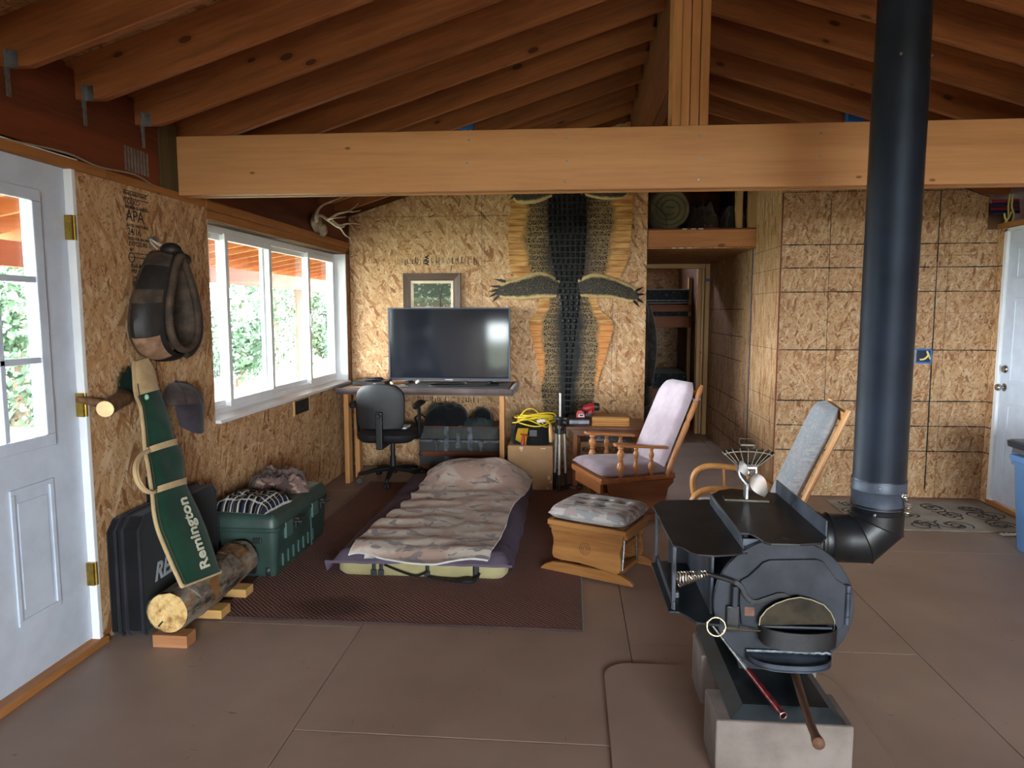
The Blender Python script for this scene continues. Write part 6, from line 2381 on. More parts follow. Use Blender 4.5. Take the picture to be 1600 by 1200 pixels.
m.bar((.83, 6.448, 2.372), (.90, 6.448, 2.366), .012, .012)
m.build('tie_strap', M_web, rl, smooth=True, world=True)
M_dbag = blotch('dark_camo_bag', (64, 48, 44), [((38, 28, 28), 8, .5, (1, 1, 1)), ((96, 72, 66), 12, .6, (1, 1, 1))], 200)
lump('loft_bag', M_dbag, 1.18, 6.75, 2.178, .26, .45, .24, 0, 41.0, 'dark brown duffel bag in the loft beside the rolled mat', 'bag', fold=.35, freq=4)
lump('loft_clothes', M_dbag, 1.425, 6.64, 2.178, .18, .3, .17, .4, 47.0, 'dark bundled clothing at the right end of the loft', 'clothes', fold=.5, freq=6)
M_jbox = plain('blue_box', (40, 110, 190), .45)
M_wirey = plain('yellow_wire', (222, 206, 120), .5)
for (px_, py_, yy_, lab) in ((728, 199, 5.256, 'blue electrical box on a left rafter above the tie beam'), (1335, 187, 5.256, 'blue electrical box on a right rafter beside the stove pipe')):
    p = ony(px_, py_, yy_ - .03)
    eb = thing('junction_box', lab, 'electrical box', (p.x, yy_, p.z), 0, 'blue boxes on the rafters')
    MB().box(-.055, .055, -.06, -.001, -.02, .07).build('box_shell', M_jbox, eb, bevel=.004)
    mm = MB()
    mm.tube(catmull([(-.02, -.03, -.015), (-.03, -.05, -.06), (.0, -.06, -.03), (.03, -.05, -.06), (.03, -.03, -.01)], 5), .005, 6)
    mm.build('wire', M_wirey, eb, smooth=True)

# ================================================================== bunk bed, hanging coat beyond the corridor
bk = thing('bunk_bed', 'wooden bunk bed with dark floral mattresses at the corridor end', 'bunk bed', (1.0, 9.9, 0))
M_bunk = wood('bunk_lumber', (132, 74, 40), (98, 52, 28), 'X', 1.0, .6)
M_flor = blotch('floral_ticking', (32, 40, 46), [((74, 84, 88), 26, .6, (1, 1, 1)), ((120, 96, 92), 34, .66, (1, 1, 1)), ((16, 20, 26), 18, .6, (1, 1, 1))], 200)
for z, h in ((1.56, .19), (.42, .20)):
    MB().box(.1, 1.59, 9.62, 10.6, z, z + h).build('mattress', M_flor, bk, world=True, bevel=.03, seg=3)
MB().box(.05, 1.597, 9.58, 9.62, 1.45, 1.54).build('rail', M_bunk, bk, world=True, bevel=.003)
MB().box(.05, 1.597, 9.58, 9.62, 1.24, 1.39).build('rail', M_bunk, bk, world=True, bevel=.003)
MB().box(.1, 1.59, 9.63, 10.6, 1.38, 1.46).build('mattress', M_flor, bk, world=True, bevel=.02)
MB().box(.05, 1.597, 9.58, 9.62, .28, .42).build('rail', M_bunk, bk, world=True, bevel=.003)
mm = MB()
for z in (1.745, 1.60, 1.565):
    mm.tube([(.12, 9.618, z), (1.58, 9.618, z)], .005, 5)
mm.build('piping', plain('pale_piping', (150, 154, 156), .8), bk, world=True)
for x in (.05, 1.555):
    MB().box(x, x + .042, 9.62, 9.71, 0, 1.9).build('bunk_post', M_post2, bk, world=True)
MB().box(.1, 1.59, 9.63, 10.6, .26, .42).build('slats', M_bunk, bk, world=True)
ct = thing('hanging_coat', 'dark camouflage coat hanging inside the corridor by the opening', 'coat', (.72, 7.0, .9))
m = MB()
m.slab(lambda u, v: Vector((.668 + (.05 + .09 * math.sin(u * math.pi) * (.5 + .5 * v) + .02 * mnoise.noise(Vector((u * 6, v * 5, 0)))) * sm(0, .25, v + .12), lerp(6.75, 7.25, u), lerp(1.55, .55, v) + .02 * math.sin(u * 8))), (-.03, 0, 0), 16, 18)
m.build('coat_body', blotch('coat_camo', (48, 44, 42), [((24, 22, 24), 10, .5, (1, 1, 1)), ((88, 82, 76), 14, .62, (1, 1, 1))]), ct, smooth=True, world=True)
m = MB()
m.tube(catmull([(.70, 6.85, 1.50), (.75, 6.80, 1.30), (.76, 6.78, 1.0), (.74, 6.80, .75)], 5), [.05] * 6 + [.055] * 5 + [.045] * 5, 9)
m.build('sleeve', blotch('coat_camo2', (44, 40, 40), [((22, 20, 22), 10, .5, (1, 1, 1)), ((80, 76, 70), 14, .62, (1, 1, 1))]), ct, smooth=True, world=True)

# ================================================================== right side: box, pipes, mat, paper, bin
ob = thing('outlet_box', 'open blue electrical outlet box set in the right hand wall', 'electrical box', (2.665, YF, 1.11))
m = MB()
a0, a1, b0, b1 = 2.595, 2.748, 1.055, 1.168
for q in ((a0, a1, b0, b0 + .012), (a0, a1, b1 - .012, b1), (a0, a0 + .012, b0, b1), (a1 - .012, a1, b0, b1)):
    m.box(q[0], q[1], YF - .008, YF + .001, q[2], q[3])
m.build('box_rim', M_jbox, ob, world=True, bevel=.002)
MB().box(a0 + .01, a1 - .01, YF - .002, YF + .0, b0 + .01, b1 - .01).build('box_back', plain('dark_blue', (18, 30, 66), .6), ob, world=True)
m = MB()
m.tube(catmull([(2.66, YF - .004, 1.085), (2.69, YF - .014, 1.09), (2.715, YF - .018, 1.12), (2.705, YF - .016, 1.15)], 5), .007, 7)
m.tube(catmull([(2.705, YF - .016, 1.15), (2.72, YF - .012, 1.12), (2.735, YF - .008, 1.09)], 5), .007, 7)
m.build('wire', M_wirey, ob, smooth=True, world=True)
MB().box(2.612, 2.632, YF - .010, YF - .002, 1.06, 1.16).build('bracket', M_galv, ob, world=True)

M_pr_ = plain('red_tube', (156, 40, 52), .4)
M_pb_ = plain('blue_tube', (44, 54, 110), .4)
for i, (mt_, z_, nm) in enumerate(((M_pr_, 2.262, 'red'), (M_pb_, 2.235, 'blue'), (M_pr_, 2.208, 'red'), (M_pb_, 2.178, 'blue'))):
    lab = ('upper red water tube above the white right door', 'upper blue water tube above the white right door', 'lower red water tube above the white right door', 'lowest blue water tube above the white right door')[i]
    o = MB().tube([(3.093, YF - .02 - i * .006, z_), (XR + .115, YF - .02 - i * .006, z_ + .006)], .0125, 10).build('water_tube', mt_, None, smooth=True)
    tag(o, lab, 'tube', 'water tubes above the right door')
yw = thing('yellow_wires', 'bundle of yellow electrical wires above the white right door', 'wire', (3.2, YF - .05, 2.1))
for i, pts in enumerate((((3.20, 2.31), (3.195, 2.22), (3.20, 2.14), (3.18, 2.102)), ((3.22, 2.31), (3.215, 2.22), (3.235, 2.16), (3.225, 2.102)), ((3.165, 2.17), (3.17, 2.14), (3.18, 2.12), (3.19, 2.102)), ((3.21, 2.18), (3.20, 2.15), (3.185, 2.12), (3.17, 2.102)))):
    MB().tube(catmull([(x, YF - .06 - .005 * i, z) for x, z in pts], 5), .006, 7).build('wire', M_wirey, yw, smooth=True, world=True)

dm_ = thing('door_mat', 'beige door mat with dark scroll pattern before the right door', 'mat', (2.5, 5.12, 0))
M_matb = fabric('beige_mat', (150, 136, 116), (124, 110, 94), 5, 180)
MB().box(1.965, 3.11, 4.765, 5.50, .001, .009).build('mat_field', M_matb, dm_, world=True, bevel=.002)
M_scr = plain('scroll_print', (58, 50, 44), .9)
r = random.Random(12)
m = MB()
def scroll(cx, cy, s, ph, n=26):
    pts = []
    for k in range(n):
        t_ = k / (n - 1)
        a = ph + t_ * TP * 1.35
        rr_ = s * (1 - .8 * t_)
        pts.append((cx + rr_ * math.cos(a), cy + rr_ * math.sin(a), .0095))
    return pts
for gx in range(4):
    for gy in range(3):
        cx, cy = 2.12 + gx * .27 + r.uniform(-.03, .03), 4.90 + gy * .22 + r.uniform(-.03, .03)
        for k in range(3):
            m.tube(scroll(cx + r.uniform(-.06, .06), cy + r.uniform(-.05, .05), r.uniform(.06, .11), r.uniform(0, 6)), .0065, 5, flat=(1, .12))
sm_ = m.build('scroll_pattern', M_scr, dm_, smooth=True, world=True)
sm_['kind'] = 'stuff'
ps = MB()
ps.slab(lambda u, v: Vector((lerp(2.80, 2.93, u), lerp(4.69, 4.735, v) + .01 * u, .003 + .012 * abs(mnoise.noise(Vector((u * 4, v * 3, 5)))))), (0, 0, .002), 8, 4)
tag(ps.build('paper_scrap', plain('paper_scrap', (226, 222, 214), .8), None), 'scrap of white paper on the floor at the door mat edge', 'paper')

bn = thing('recycling_bin', 'blue plastic bin with a dark blue rim at the right edge', 'bin', (2.86, 4.30, 0))
M_bin = plain('blue_bin', (92, 134, 184), .4, var=.06)
M_bin2 = plain('dark_blue_rim', (36, 46, 66), .4)
bxl, bxr, byl, byr = 2.70, 3.12, 4.12, 4.50
m = MB()
def BR(d, r_=.05):
    return rrect(bxl + d, bxr - d, byl + d, byr - d, r_)
rings(m, [(BR(.035), .0), (BR(.03), .01), (BR(.0), .52), (BR(-.012), .525), (BR(-.015), .60)])
m.build('bin_body', M_bin, bn, smooth=True, world=True)
m = MB()
rings(m, [(BR(-.012), .60), (BR(-.012), .625)])
m.build('liner_edge', plain('grey_liner', (96, 92, 94), .7), bn, world=True)
m = MB()
rings(m, [(BR(-.012), .625), (BR(-.03), .632), (BR(-.034), .665), (BR(-.02), .672)])
m.build('rim', M_bin2, bn, smooth=True, world=True)
m = MB()
m.prism([(4.20, .60), (4.42, .60), (4.42, .585), (4.40, .555), (4.22, .555), (4.20, .585)], 'x', bxl - .065, bxl - .01)
m.build('handle', M_bin, bn, world=True, bevel=.012)
# ================================================================== hearth, blocks, tray, stove
hp_ = rrect(.142, 1.04, 1.45, 2.80, .11, 6)
hb = MB()
hb.prism(hp_, 'z', .0006, .010)
tag(hb.build('hearth_board', M_floor, None, bevel=.002), 'thin painted hearth board with rounded corners under the stove', 'board')
def block_mat():
    t = NT('painted_block')
    o = t.tc.outputs['Object']
    t.base(t.ramp(t.noise(o, 7, 5), [(.3, srgb((102, 92, 88))), (.6, srgb((124, 114, 110)))]))
    t.bump(t.noise(o, 130, 4, .7), .5, .004)
    return t.set(.85, 0, .2)
M_cblk = block_mat()
for (x0, x1, y0, y1, lab) in ((.455, .866, 2.095, 2.285, 'painted concrete block under the front of the stove'), (.485, .895, 2.51, 2.70, 'painted concrete block under the rear of the stove')):
    cbk_ = thing('concrete_block', lab, 'block', ((x0 + x1) / 2, (y0 + y1) / 2, .01), 0, 'blocks under the stove')
    m = MB()
    m.box(x0, x1, y0, y1, .0105, .198)
    m.build('block_body', M_cblk, cbk_, world=True, bevel=.007)
    m = MB()
    yc_ = (y0 + y1) / 2
    for a, b in ((x0 - .001, x0 + .003),):
        m.box(a, b, yc_ - .015, yc_ + .015, .012, .19)
    m.build('end_groove', M_cblk, cbk_, world=True)

M_iron = plain('stove_iron', (50, 52, 60), .55, .15, var=.18, scale=7, bump=.12, bscale=160, c2=(36, 38, 45), spec=.22)
M_iron2 = plain('stove_plate', (42, 42, 46), .46, .35, var=.2, scale=9, bump=.1, bscale=160, c2=(26, 26, 28))
M_iron3 = plain('stove_iron_blue', (70, 78, 92), .45, .4, var=.22, scale=10, c2=(46, 50, 60))
M_tray = plain('stove_tray', (40, 48, 54), .38, .3, var=.2, scale=8, c2=(24, 28, 32))
M_rust = plain('rust_tint', (110, 72, 58), .6, .2, var=.3, scale=14)
M_chrome = plain('chrome', (206, 200, 192), .28, 1.0, var=.04)
M_weld = plain('weld_scale', (132, 140, 152), .5, .5, var=.3, scale=50)
stv = thing('wood_stove', 'welded steel drum wood stove on a tray over concrete blocks', 'stove', (.69, 2.55, .2))
SX, SZ, SR = .693, .502, .214
SY0, SY1 = 2.275, 2.86
def circ(r_, n=48, a0=0, a1=TP):
    return [(SX + r_ * math.cos(a0 + (a1 - a0) * i / n), SZ + r_ * math.sin(a0 + (a1 - a0) * i / n)) for i in range(n)]
# tray (folded sheet) lying on the blocks
m = MB()
tx0, tx1, ty0, ty1 = .50, .845, 2.105, 2.74
m.prism([(tx0, .199), (tx0 + .004, .199), (tx0 + .045, .228), (tx1 - .045, .228), (tx1 - .004, .199), (tx1, .199), (tx1 - .042, .233), (tx0 + .042, .233)], 'y', ty0 + .03, ty1)
m.add([(tx0, ty0, .199), (tx1, ty0, .199), (tx1 - .042, ty0 + .03, .233), (tx0 + .042, ty0 + .03, .233), (tx0, ty0 + .03, .199), (tx1, ty0 + .03, .199)], [(0, 1, 2, 3), (0, 3, 4), (1, 5, 2)])
m.build('tray', M_tray, stv, world=True, bevel=.003)
# drum with wrapped edge
m = MB()
m.lathe([(SR - .004, 0), (SR, .0), (SR, SY1 - SY0), (SR - .004, SY1 - SY0)], (SX, SY0, SZ), (0, 1, 0), 56)
m.build('drum', M_iron, stv, smooth=True, world=True)
m = MB()
m.prism(circ(SR + .008), 'y', SY0 - .012, SY0)
m.build('front_plate', M_iron, stv, world=True, bevel=.003)
m = MB()
m.tube([(SX + (SR + .003) * math.cos(TP * i / 60), SY0 + .005, SZ + (SR + .003) * math.sin(TP * i / 60)) for i in range(60)], .004, 6, closed=True)
m.build('weld_ring', M_weld, stv, smooth=True, world=True)
def S(x, y, Y):
    return ony(x, y, Y)
def px_poly(pts, Y):
    return [(S(x, y, Y).x, S(x, y, Y).z) for x, y in pts]
# door: the raised leaf with curved shoulders, outline taken on the plane of the stove front
YD = SY0 - .013
leaf = [(1157, 907), (1170, 900), (1182, 889), (1192, 879), (1203, 875), (1277, 874), (1287, 878), (1296, 890), (1306, 905), (1322, 915), (1322, 972), (1310, 985), (1180, 985), (1158, 975), (1155, 940)]
m = MB()
m.prism(px_poly(leaf, YD - .008), 'y', YD - .012, YD)
dr_ = m.build('door', M_iron, stv, world=True, bevel=.003)
# handle bar: a flat curved strap across the door ending in the spring grip
def strap(pts, Y, h, name, mat, parent, th=.008):
    P = catmull([S(x, y, Y) for x, y in pts], 8)
    mm = MB()
    for off in (0,):
        vs, fs = [], []
        for i, p in enumerate(P):
            d = (P[min(i + 1, len(P) - 1)] - P[max(i - 1, 0)]).normalized()
            n_ = Vector((-d.z, 0, d.x))
            for yy_ in (0, -th):
                for s in (-1, 1):
                    vs.append(p + n_ * (h / 2) * s + Vector((0, yy_, 0)))
        for i in range(len(P) - 1):
            a = i * 4
            fs += [(a, a + 1, a + 5, a + 4), (a + 2, a + 6, a + 7, a + 3), (a, a + 4, a + 6, a + 2), (a + 1, a + 3, a + 7, a + 5)]
        fs += [(0, 2, 3, 1), (len(vs) - 4, len(vs) - 3, len(vs) - 1, len(vs) - 2)]
        mm.add(vs, fs)
    return mm.build(name, mat, parent, world=True, bevel=.002)
strap([(1146, 908), (1157, 915), (1165, 930), (1173, 938), (1182, 940), (1195, 936), (1210, 931), (1222, 929), (1234, 934)], YD - .014, .016, 'handle_strap', M_iron2, dr_)
hp2 = [S(1147, 909, YD - .018), S(1125, 902, YD - .03), S(1105, 897, YD - .035), S(1100, 898, YD - .04)]
MB().tube(hp2, .008, 8, flat=(1, 1)).build('handle_bar', M_iron2, dr_, smooth=True, world=True)
# spring grip
m = MB()
A, B = S(1104, 897, YD - .038), S(1060, 905, YD - .055)
ax_ = (B - A).normalized()
e1 = ax_.orthogonal().normalized()
e2 = ax_.cross(e1)
N = 230
m.tube([lerp(A, B, k / N) + (e1 * math.cos(k / N * TP * 10) + e2 * math.sin(k / N * TP * 10)) * (.009 + .014 * k / N) for k in range(N + 1)], .0024, 6)
for rr_ in (.016, .010):
    m.tube([B + (e1 * math.cos(TP * i / 16) + e2 * math.sin(TP * i / 16)) * rr_ for i in range(16)], .0022, 5, closed=True)
m.build('spring_grip', M_chrome, dr_, smooth=True, world=True)
# latch bar, hinge
MB().box(S(1142, 925, YD).x, S(1150, 925, YD).x, YD - .03, YD, S(1146, 945, YD).z, S(1146, 912, YD).z).build('latch_bar', M_iron, stv, world=True, bevel=.003)
MB().box(S(1135, 925, YD).x, S(1155, 925, YD).x, YD - .014, YD, S(1146, 985, YD).z, S(1146, 945, YD).z).build('latch_plate', M_iron2, stv, world=True, bevel=.003)
hx = S(1325, 940, YD - .015)
for a, b in ((S(1325, 915, YD - .015).z, S(1325, 926, YD - .015).z), (S(1325, 927, YD - .015).z, S(1325, 963, YD - .015).z), (S(1325, 964, YD - .015).z, S(1325, 976, YD - .015).z)):
    MB().lathe([(.0085, b - a), (.0085, 0)], (hx.x, YD - .012, a), (0, 0, 1), 12).build('hinge', M_iron3, stv, smooth=True, world=True)
MB().box(S(1162, 935, YD).x, S(1178, 935, YD).x, YD - .0135, YD - .011, S(1170, 960, YD).z, S(1170, 946, YD).z).build('rust_spot', M_rust, stv, world=True, bevel=.004)
# draft box low on the door: curved collar with a hinged bronze flap
YV = YD - .012
m = MB()
dx0, dx1 = S(1185, 985, YV).x, S(1303, 985, YV).x
zc0, zc1 = S(1245, 1004, YV).z, S(1245, 972, YV).z
prof = []
n = 18
cxm = (dx0 + dx1) / 2
def draft(u, v):
    a = math.pi * (1 + u)
    bul = math.sin(math.pi * u)
    x = cxm - math.cos(math.pi * u) * (dx1 - dx0) / 2
    return Vector((x, YV - .012 - .055 * bul ** .6, lerp(zc0 + .012 * (1 - bul), zc1 - .010 * bul, v)))
m.slab(draft, lambda u, v: (0, .006, 0), 26, 4)
m.build('draft_collar', M_iron2, stv, smooth=True, world=True)
m = MB()
m.prism([(dx0 + .006, zc0 + .01), (dx1 - .006, zc0 + .01), (dx1 - .006, zc1 + .004), (dx0 + .006, zc1 + .004)], 'y', YV - .006, YV)
m.build('draft_slot', plain('slot_shade', (10, 10, 10), .9), stv, world=True)  # solid black plate, the shade of the opening put into its colour
flap = [(1186, 977), (1188, 965), (1198, 952), (1212, 943), (1232, 936), (1250, 933), (1268, 937), (1287, 945), (1298, 957), (1304, 970), (1304, 975)]
m = MB()
m.prism(px_poly(flap, YV - .025), 'y', YV - .028, YV - .023)
m.build('draft_flap', plain('bronzed_steel', (54, 47, 36), .45, 0.0, var=.3, scale=12, c2=(30, 26, 21), spec=.12), stv, world=True, bevel=.002)
m = MB()
m.tube([S(x, y, YV - .026) for x, y in flap], .0022, 5)
m.build('flap_edge', plain('bright_edge', (168, 158, 132), .3, .8), stv, smooth=True, world=True)
MB().tube([S(1190, 979, YV - .03), S(1300, 982, YV - .03)], .004, 6).build('flap_pivot', M_iron3, stv, world=True)
m = MB()
rc = S(1119, 979, YV - .045)
m.tube([rc + Vector((.029 * math.cos(TP * i / 28), .004 * math.sin(TP * i / 28), .029 * math.sin(TP * i / 28))) for i in range(28)], .0032, 7, closed=True)
m.tube([rc + Vector((.029, 0, -.004)), S(1160, 985, YV - .04), S(1188, 986, YV - .03)], .003, 7)
m.build('draft_pull', plain('bright_brass', (196, 178, 140), .2, 1.0), stv, smooth=True, world=True)
# ash lip
m = MB()
lx0, lx1 = S(1166, 1020, YV).x, S(1298, 1020, YV).x
lz = S(1230, 1019, YV).z
cxl, hxl = (lx0 + lx1) / 2, (lx1 - lx0) / 2
def lip_edge(u):
    a = math.pi * u
    return cxl - hxl * math.copysign(abs(math.cos(a)) ** .8, math.cos(a)), .075 * math.sin(a) ** .75
def lipf(u, v):
    x, d = lip_edge(u)
    return Vector((lerp(cxl, x, .02 + .98 * 1.0), YV + .008 - d * v, lz - .010 - .018 * math.sin(math.pi * u) ** .5 * v))
m.slab(lipf, (0, 0, -.005), 30, 8)
m.slab(lambda u, v: Vector((lip_edge(u)[0], YV + .008 - lip_edge(u)[1], lz - .010 - .018 * math.sin(math.pi * u) ** .5 + lerp(-.008, .014, v))), (0, .005, 0), 30, 3)
m.build('ash_lip', M_iron3, stv, smooth=True, world=True)
m = MB()
m.tube([Vector((lerp(lx0, lx1, k / 20), YV + .002, lz + .003 * math.sin(k * 3.1))) for k in range(21)], .0045, 6)
m.build('weld_bead', M_weld, stv, smooth=True, world=True)
# saddle feet between the drum and the tray
for y in (2.36, 2.72):
    MB().prism([(SX - .11, .233), (SX + .11, .233), (SX + .13, SZ - SR + .05), (SX + .07, SZ - SR + .012), (SX, SZ - SR + .001), (SX - .07, SZ - SR + .012), (SX - .13, SZ - SR + .05)], 'y', y, y + .02).build('saddle', M_iron, stv, world=True)
# raised cook top with right-hand flange
tpz = .722
top = [onz(1112, 773, tpz), onz(1123, 766, tpz), onz(1142, 763, tpz), onz(1222, 771, tpz), onz(1292, 838, tpz), onz(1283, 848, tpz), onz(1250, 850, tpz), onz(1205, 849, tpz), onz(1193, 846, tpz), onz(1182, 838, tpz), onz(1172, 833, tpz), onz(1157, 832, tpz)]
m = MB()
m.prism([(p.x, p.y) for p in top], 'z', tpz - .008, tpz)
m.build('cook_top', M_iron2, stv, world=True, bevel=.002)
for a, b in ((SX - .118, SX - .106), (SX + .106, SX + .118)):
    MB().box(a, b, 2.32, 2.84, SZ + .16, tpz - .008).build('top_support', M_iron, stv, world=True)
fa_, fb_ = onz(1220, 771, tpz), onz(1291, 838, tpz)
MB().box(fb_.x - .003, fb_.x + .003, fb_.y, fa_.y + .02, tpz - .006, tpz + .052).build('flange', M_iron3, stv, world=True, bevel=.002)
MB().prism([(2.255, SZ + .17), (2.85, SZ + .17), (2.85, tpz - .008), (2.33, tpz - .008)], 'x', SX - .128, SX - .120).build('shoulder_plate', M_iron3, stv, world=True, bevel=.002)
MB().prism([(SX - .132, .645), (SX - .128, tpz - .009), (SX - .01, tpz - .009), (SX - .04, SZ + SR - .004)], 'y', 2.288, 2.296).build('gusset', M_iron3, stv, world=True)
MB().tube([onz(1112, 775, tpz - .006), onz(1171, 860, .68)], .006, 6).build('seam_rod', M_iron3, stv, smooth=True, world=True)
# lower warming shelf on the left with its side box
lz_ = .676
sh = [onz(1020, 790, lz_), onz(1033, 782, lz_), onz(1108, 780, lz_), onz(1172, 861, lz_), onz(1150, 866, lz_), onz(1117, 868, lz_), onz(1090, 866, lz_), onz(1077, 862, lz_), onz(1068, 856, lz_), onz(1051, 851, lz_)]
m = MB()
m.prism([(p.x, p.y) for p in sh], 'z', lz_ - .006, lz_)
m.build('warming_shelf', M_iron2, stv, world=True, bevel=.0015)
bz_ = .450
bt = [onz(1017, 880, bz_), onz(1030, 876, bz_), Vector((.50, 2.80, bz_)), Vector((.50, 2.30, bz_)), onz(1125, 976, bz_), onz(1088, 972, bz_), onz(1074, 963, bz_), onz(1062, 956, bz_), onz(1045, 955, bz_)]
m = MB()
m.prism([(p.x, p.y) for p in bt], 'z', bz_ - .008, bz_)
m.build('bottom_shelf', M_tray, stv, world=True, bevel=.0015)
for (x, y) in ((.345, 2.775), (.350, 2.33)):
    MB().box(x - .004, x + .006, y - .004, y + .012, bz_, lz_ - .006).build('corner_bar', M_iron3, stv, world=True)
MB().box(.357, .369, 2.40, 2.43, bz_, lz_ - .006).build('corner_bar', M_iron2, stv, world=True)
MB().box(.350, .356, 2.32, 2.78, bz_, bz_ + .028).build('edge_angle', M_iron3, stv, world=True)
MB().box(.468, .476, 2.30, 2.79, bz_, lz_ - .006).build('side_wall', M_iron3, stv, world=True)
MB().box(.395, .47, 2.775, 2.781, bz_, lz_ - .006).build('rear_wall', M_iron, stv, world=True)
MB().box(.37, .385, 2.42, 2.445, bz_, bz_ + .02).build('bolt', M_weld, stv, world=True, bevel=.004)
# smoke collar on the right side
PY, PX_ = 2.72, 1.165
PR = .092
zst = .588
MB().lathe([(PR + .002, 0), (PR + .002, .10)], (SX + .15, PY, zst), (1, 0, 0), 32).build('smoke_collar', M_iron2, stv, smooth=True, world=True)

# ------------------------------------------------------------------ stove pipe
pipe = thing('stove_pipe', 'tall matte black stove pipe rising from the stove to the roof', 'stove pipe', (PX_, PY, .5))
M_pipe = plain('matte_pipe', (34, 44, 60), .42, .4, var=.12, scale=4, bump=.06, bscale=220, c2=(26, 34, 47), spec=.6)
M_pipe2 = plain('elbow_black', (30, 31, 36), .42, .3, var=.2, scale=8, c2=(20, 21, 24))
M_pipe3 = plain('collar_grey', (70, 78, 94), .5, .3, var=.18, scale=9, c2=(52, 58, 70))
# gored elbow: rings turning from +X to +Z in flat facets
Rb = .100
cx_, cz_ = PX_ - Rb, zst + Rb
m = MB()
m.lathe([(PR, 0), (PR, .045), (PR + .006, .05), (PR + .006, .06), (PR, .065), (PR, .085), (PR + .004, .09), (PR, .095), (PR, cx_ - SX - .22)], (SX + .20, PY, zst), (1, 0, 0), 36)
m.build('pipe_stub', M_pipe2, pipe, smooth=True, world=True)
n = 40
def ring_at(a, straight):
    """ring in the radial plane at angle a of the bend; straight rings are plain circles"""
    k = 1.0 if straight else 1 / math.cos(R(22.5))
    u = Vector((math.sin(a), 0, -math.cos(a)))
    c = Vector((cx_, PY, cz_))
    return [c + u * ((Rb + PR * math.cos(TP * i / n)) * k) + Vector((0, 1, 0)) * PR * math.sin(TP * i / n) for i in range(n)]
RG = [[p - Vector((.025, 0, 0)) for p in ring_at(0, True)], ring_at(R(22.5), False), ring_at(R(67.5), False), [p + Vector((0, 0, .01)) for p in ring_at(R(90), True)]]
for k in range(3):
    m = MB()
    r0_, r1_ = RG[k], RG[k + 1]
    m.add(r0_ + r1_, [(i, (i + 1) % n, n + (i + 1) % n, n + i) for i in range(n)])
    m.tube(r1_, .0025, 5, closed=True)
    m.build('elbow_gore', M_pipe2, pipe, smooth=True, world=True)
ze = cz_
MB().lathe([(PR, 0), (PR, .03), (PR + .004, .034), (PR + .004, .04), (PR, .044)], (PX_, PY, ze), (0, 0, 1), 36).build('pipe_joint', M_pipe2, pipe, smooth=True, world=True)
MB().lathe([(PR + .003, 0), (PR + .003, .06), (PR + .006, .064), (PR + .003, .068), (PR + .003, .105)], (PX_, PY, ze + .03), (0, 0, 1), 36).build('damper_collar', M_pipe3, pipe, smooth=True, world=True)
MB().lathe([(PR, 0), (PR + .004, .002), (PR + .004, .008), (PR, .012), (PR, 1.48)], (PX_, PY, ze + .13), (0, 0, 1), 40).build('lower_pipe', M_pipe, pipe, smooth=True, world=True)
MB().lathe([(PR - .003, 0), (PR - .003, 1.3)], (PX_, PY, ze + 1.58), (0, 0, 1), 40).build('upper_pipe', M_pipe, pipe, smooth=True, world=True)
for a, z in ((-112, ze + .115), (-118, ze + .015), (-115, 2.335), (-40, 2.335)):
    d = Vector((math.cos(R(a)), math.sin(R(a)), 0))
    MB().lathe([(.006, 0), (.005, .004), (0, .006)], Vector((PX_, PY, z)) + d * (PR + .003), d, 10, False).build('screw', M_weld, pipe, smooth=True, world=True)
m = MB()
d = Vector((math.cos(R(-62)), math.sin(R(-62)), 0))
q0 = Vector((PX_, PY, ze + .065)) + d * (PR + .012)
N = 150
m.tube([q0 + Vector((.010 * math.cos(k / N * TP * 9) + .020 * math.sin(k / N * 2.6), .010 * math.sin(k / N * TP * 9), .03 - .075 * k / N)) for k in range(N + 1)], .0022, 5)
m.tube([q0 - d * .02 + Vector((0, 0, .032)), q0 + Vector((0, 0, .034))], .004, 6)
m.build('damper_spring', M_chrome, pipe, smooth=True, world=True)

# ------------------------------------------------------------------ heat powered fan on the cook top
fn_ = thing('stove_fan', 'small aluminium heat powered fan standing on the stove top', 'fan', (.68, 2.74, tpz), R(-4))
M_fal = plain('fan_aluminium', (150, 152, 156), .3, .8, var=.1, scale=20)
M_fdk = plain('fan_dark', (72, 66, 58), .4, .7, var=.2, scale=20)
MB().box(-.083, .083, -.028, .028, .0005, .009).build('base_plate', M_fdk, fn_, bevel=.001)
m = MB()
m.box(-.005, .005, -.025, .025, .009, .07)
m.build('stem', M_fal, fn_, bevel=.001)
for s in (-1, 1):
    m = MB()
    P = catmull([(0, 0, .065), (s * .012, 0, .078), (s * .028, 0, .10), (s * .032, 0, .118), (s * .03, 0, .13)], 5)
    for i in range(len(P) - 1):
        m.bar(P[i], P[i + 1], .05, .006, (1, 0, 0))
    m.build('yoke_arm', M_fal, fn_)
MB().box(-.035, .035, -.025, .025, .128, .138).build('yoke_top', M_fal, fn_, bevel=.001)
m = MB()
m.lathe([(.016, 0), (.016, .03), (.010, .034), (.006, .04)], (0, .015, .115), (0, -1, 0), 14)
m.build('motor', M_chrome, fn_, smooth=True)
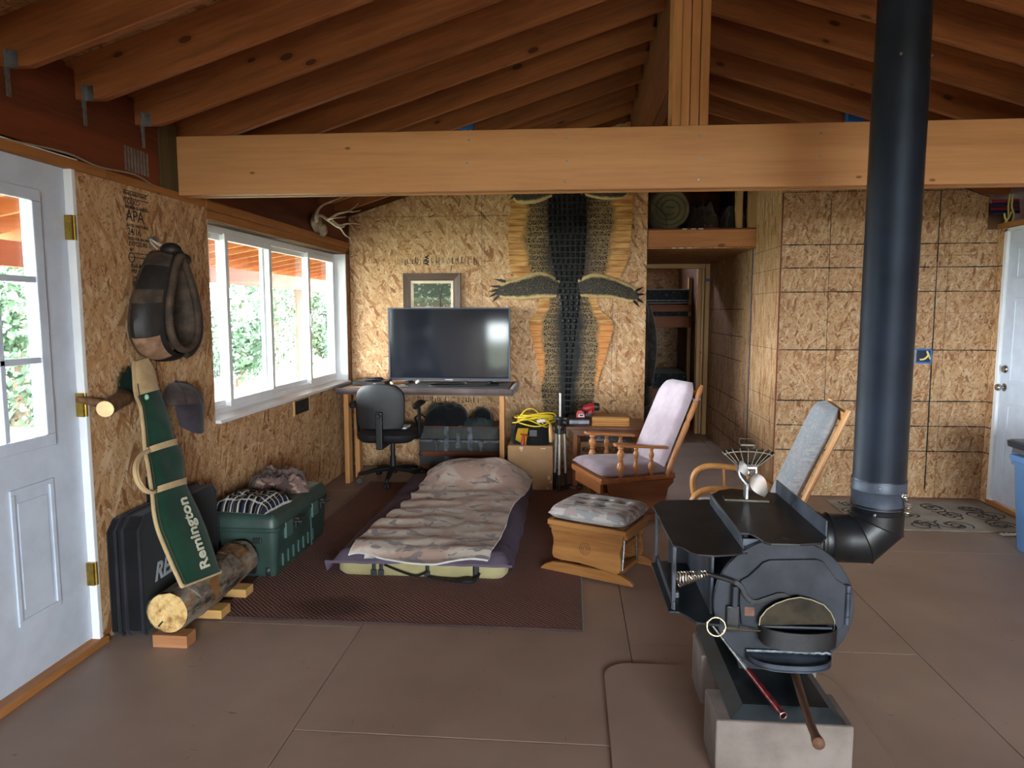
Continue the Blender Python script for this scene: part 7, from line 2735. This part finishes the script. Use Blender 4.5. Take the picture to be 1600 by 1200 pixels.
# cooling fins: a curved cage widening upwards
m = MB()
def cage(a, t_):
    return Vector((lerp(.040, .098, t_) * math.sin(a), 0, .14 + lerp(0, .062, t_) * math.cos(a * .55)))
for k in range(9):
    a = lerp(-1.25, 1.25, k / 8)
    p, q = cage(a, 0), cage(a, 1.08)
    m.bar(p, q, .045, .0028, (math.cos(a), 0, 0))
m.build('fins', M_fdk, fn_)
m = MB()
for t_ in (.05, .9):
    P = [cage(lerp(-1.3, 1.3, k / 16), t_) for k in range(17)]
    for i in range(16):
        m.bar(P[i], P[i + 1], .046, .004, (0, 0, 1))
m.build('fin_bands', M_fdk, fn_)
MB().box(-.028, .028, -.01, .01, .212, .224).build('cage_top', M_fdk, fn_, bevel=.003)
m = MB()
m.tube([(-.032, 0, .222), (-.03, 0, .242), (.026, 0, .242), (.028, 0, .222)], .0009, 5)
m.build('carry_wire', M_fdk, fn_)
m = MB()
def blade(u, v):
    a = (u - .5) * 2
    c = Vector((.016, -.034, .105)) + Vector((.040, 0, -.055)) * (v * 1.3)
    wd = .028 * math.sin(math.pi * min(.98, .10 + .82 * v ** .8)) + .003
    sd = Vector((.055, 0, .045)).normalized()
    return c + sd * a * wd + Vector((0, .010 * a - .004, 0))
m.slab(blade, (0, .0012, 0), 8, 14)
m.build('fan_blade', plain('satin_blade', (196, 196, 198), .3, .85, var=.06), fn_, smooth=True)
m = MB()
m.slab(lambda u, v: Vector((-.004, -.034, .105)) + Vector((-.03, 0, .06)) * (v * .9) + Vector((.06, 0, .03)).normalized() * ((u - .5) * 2 * .016 * math.sin(math.pi * min(.98, .1 + .8 * v))) + Vector((0, .008 * (u - .5), 0)), (0, .0012, 0), 8, 12)
m.build('fan_blade', M_fal, fn_, smooth=True)

# ------------------------------------------------------------------ fire tools lying in the tray
pk = thing('fire_poker', 'pale metal poker tube with a red end lying on the stove tray', 'poker', (.62, 2.3, .234))
A, B = onz(1112, 975, .30), onz(1224, 1118, .250)
mid = lerp(A, B, .56)
mid.z = lerp(.30, .250, .56)
MB().tube([A, mid], [.0045, .0085], 10).build('shaft', plain('pale_metal', (176, 178, 180), .35, .5, var=.2, scale=30, c2=(110, 112, 116)), pk, smooth=True, world=True)
m = MB()
m.tube([mid, B], [.0092, .0105], 12, cap=False)
m.build('red_grip', plain('worn_red_paint', (120, 24, 34), .35, .1, var=.3, scale=30, c2=(72, 14, 20)), pk, smooth=True, world=True)
dd = (B - mid).normalized()
e1 = dd.orthogonal().normalized()
e2 = dd.cross(e1)
m = MB()
m.tube([B + (e1 * math.cos(TP * i / 16) + e2 * math.sin(TP * i / 16)) * .0105 for i in range(16)], .002, 5, closed=True)
m.build('tube_mouth', M_chrome, pk, smooth=True, world=True)
hx_ = thing('hatchet', 'hatchet with a worn brown wooden handle resting under the stove', 'hatchet', (.76, 2.2, .234))
P = [onz(1236, 1030, .262), onz(1245, 1062, .258), onz(1256, 1100, .255), onz(1266, 1130, .258), onz(1274, 1150, .262), onz(1280, 1164, .266)]
P = catmull(P, 5)
rs = [interp([(0, .013), (.3, .0135), (.6, .0125), (.78, .0125), (.88, .0165), (.96, .0175), (1, .011)], k / (len(P) - 1)) for k in range(len(P))]
MB().tube(P, rs, 12, flat=(1.0, 1.0)).build('haft', wood('haft_wood', (104, 72, 56), (66, 44, 34), 'Y', 2.0, .55, spec=.2), hx_, smooth=True, world=True)
hq = P[0]
m = MB()
m.prism([(hq.x - .06, hq.y - .01), (hq.x + .03, hq.y - .0), (hq.x + .03, hq.y + .04), (hq.x - .06, hq.y + .06)], 'z', .236, .262)
m.build('hatchet_head', M_iron, hx_, world=True, bevel=.004)
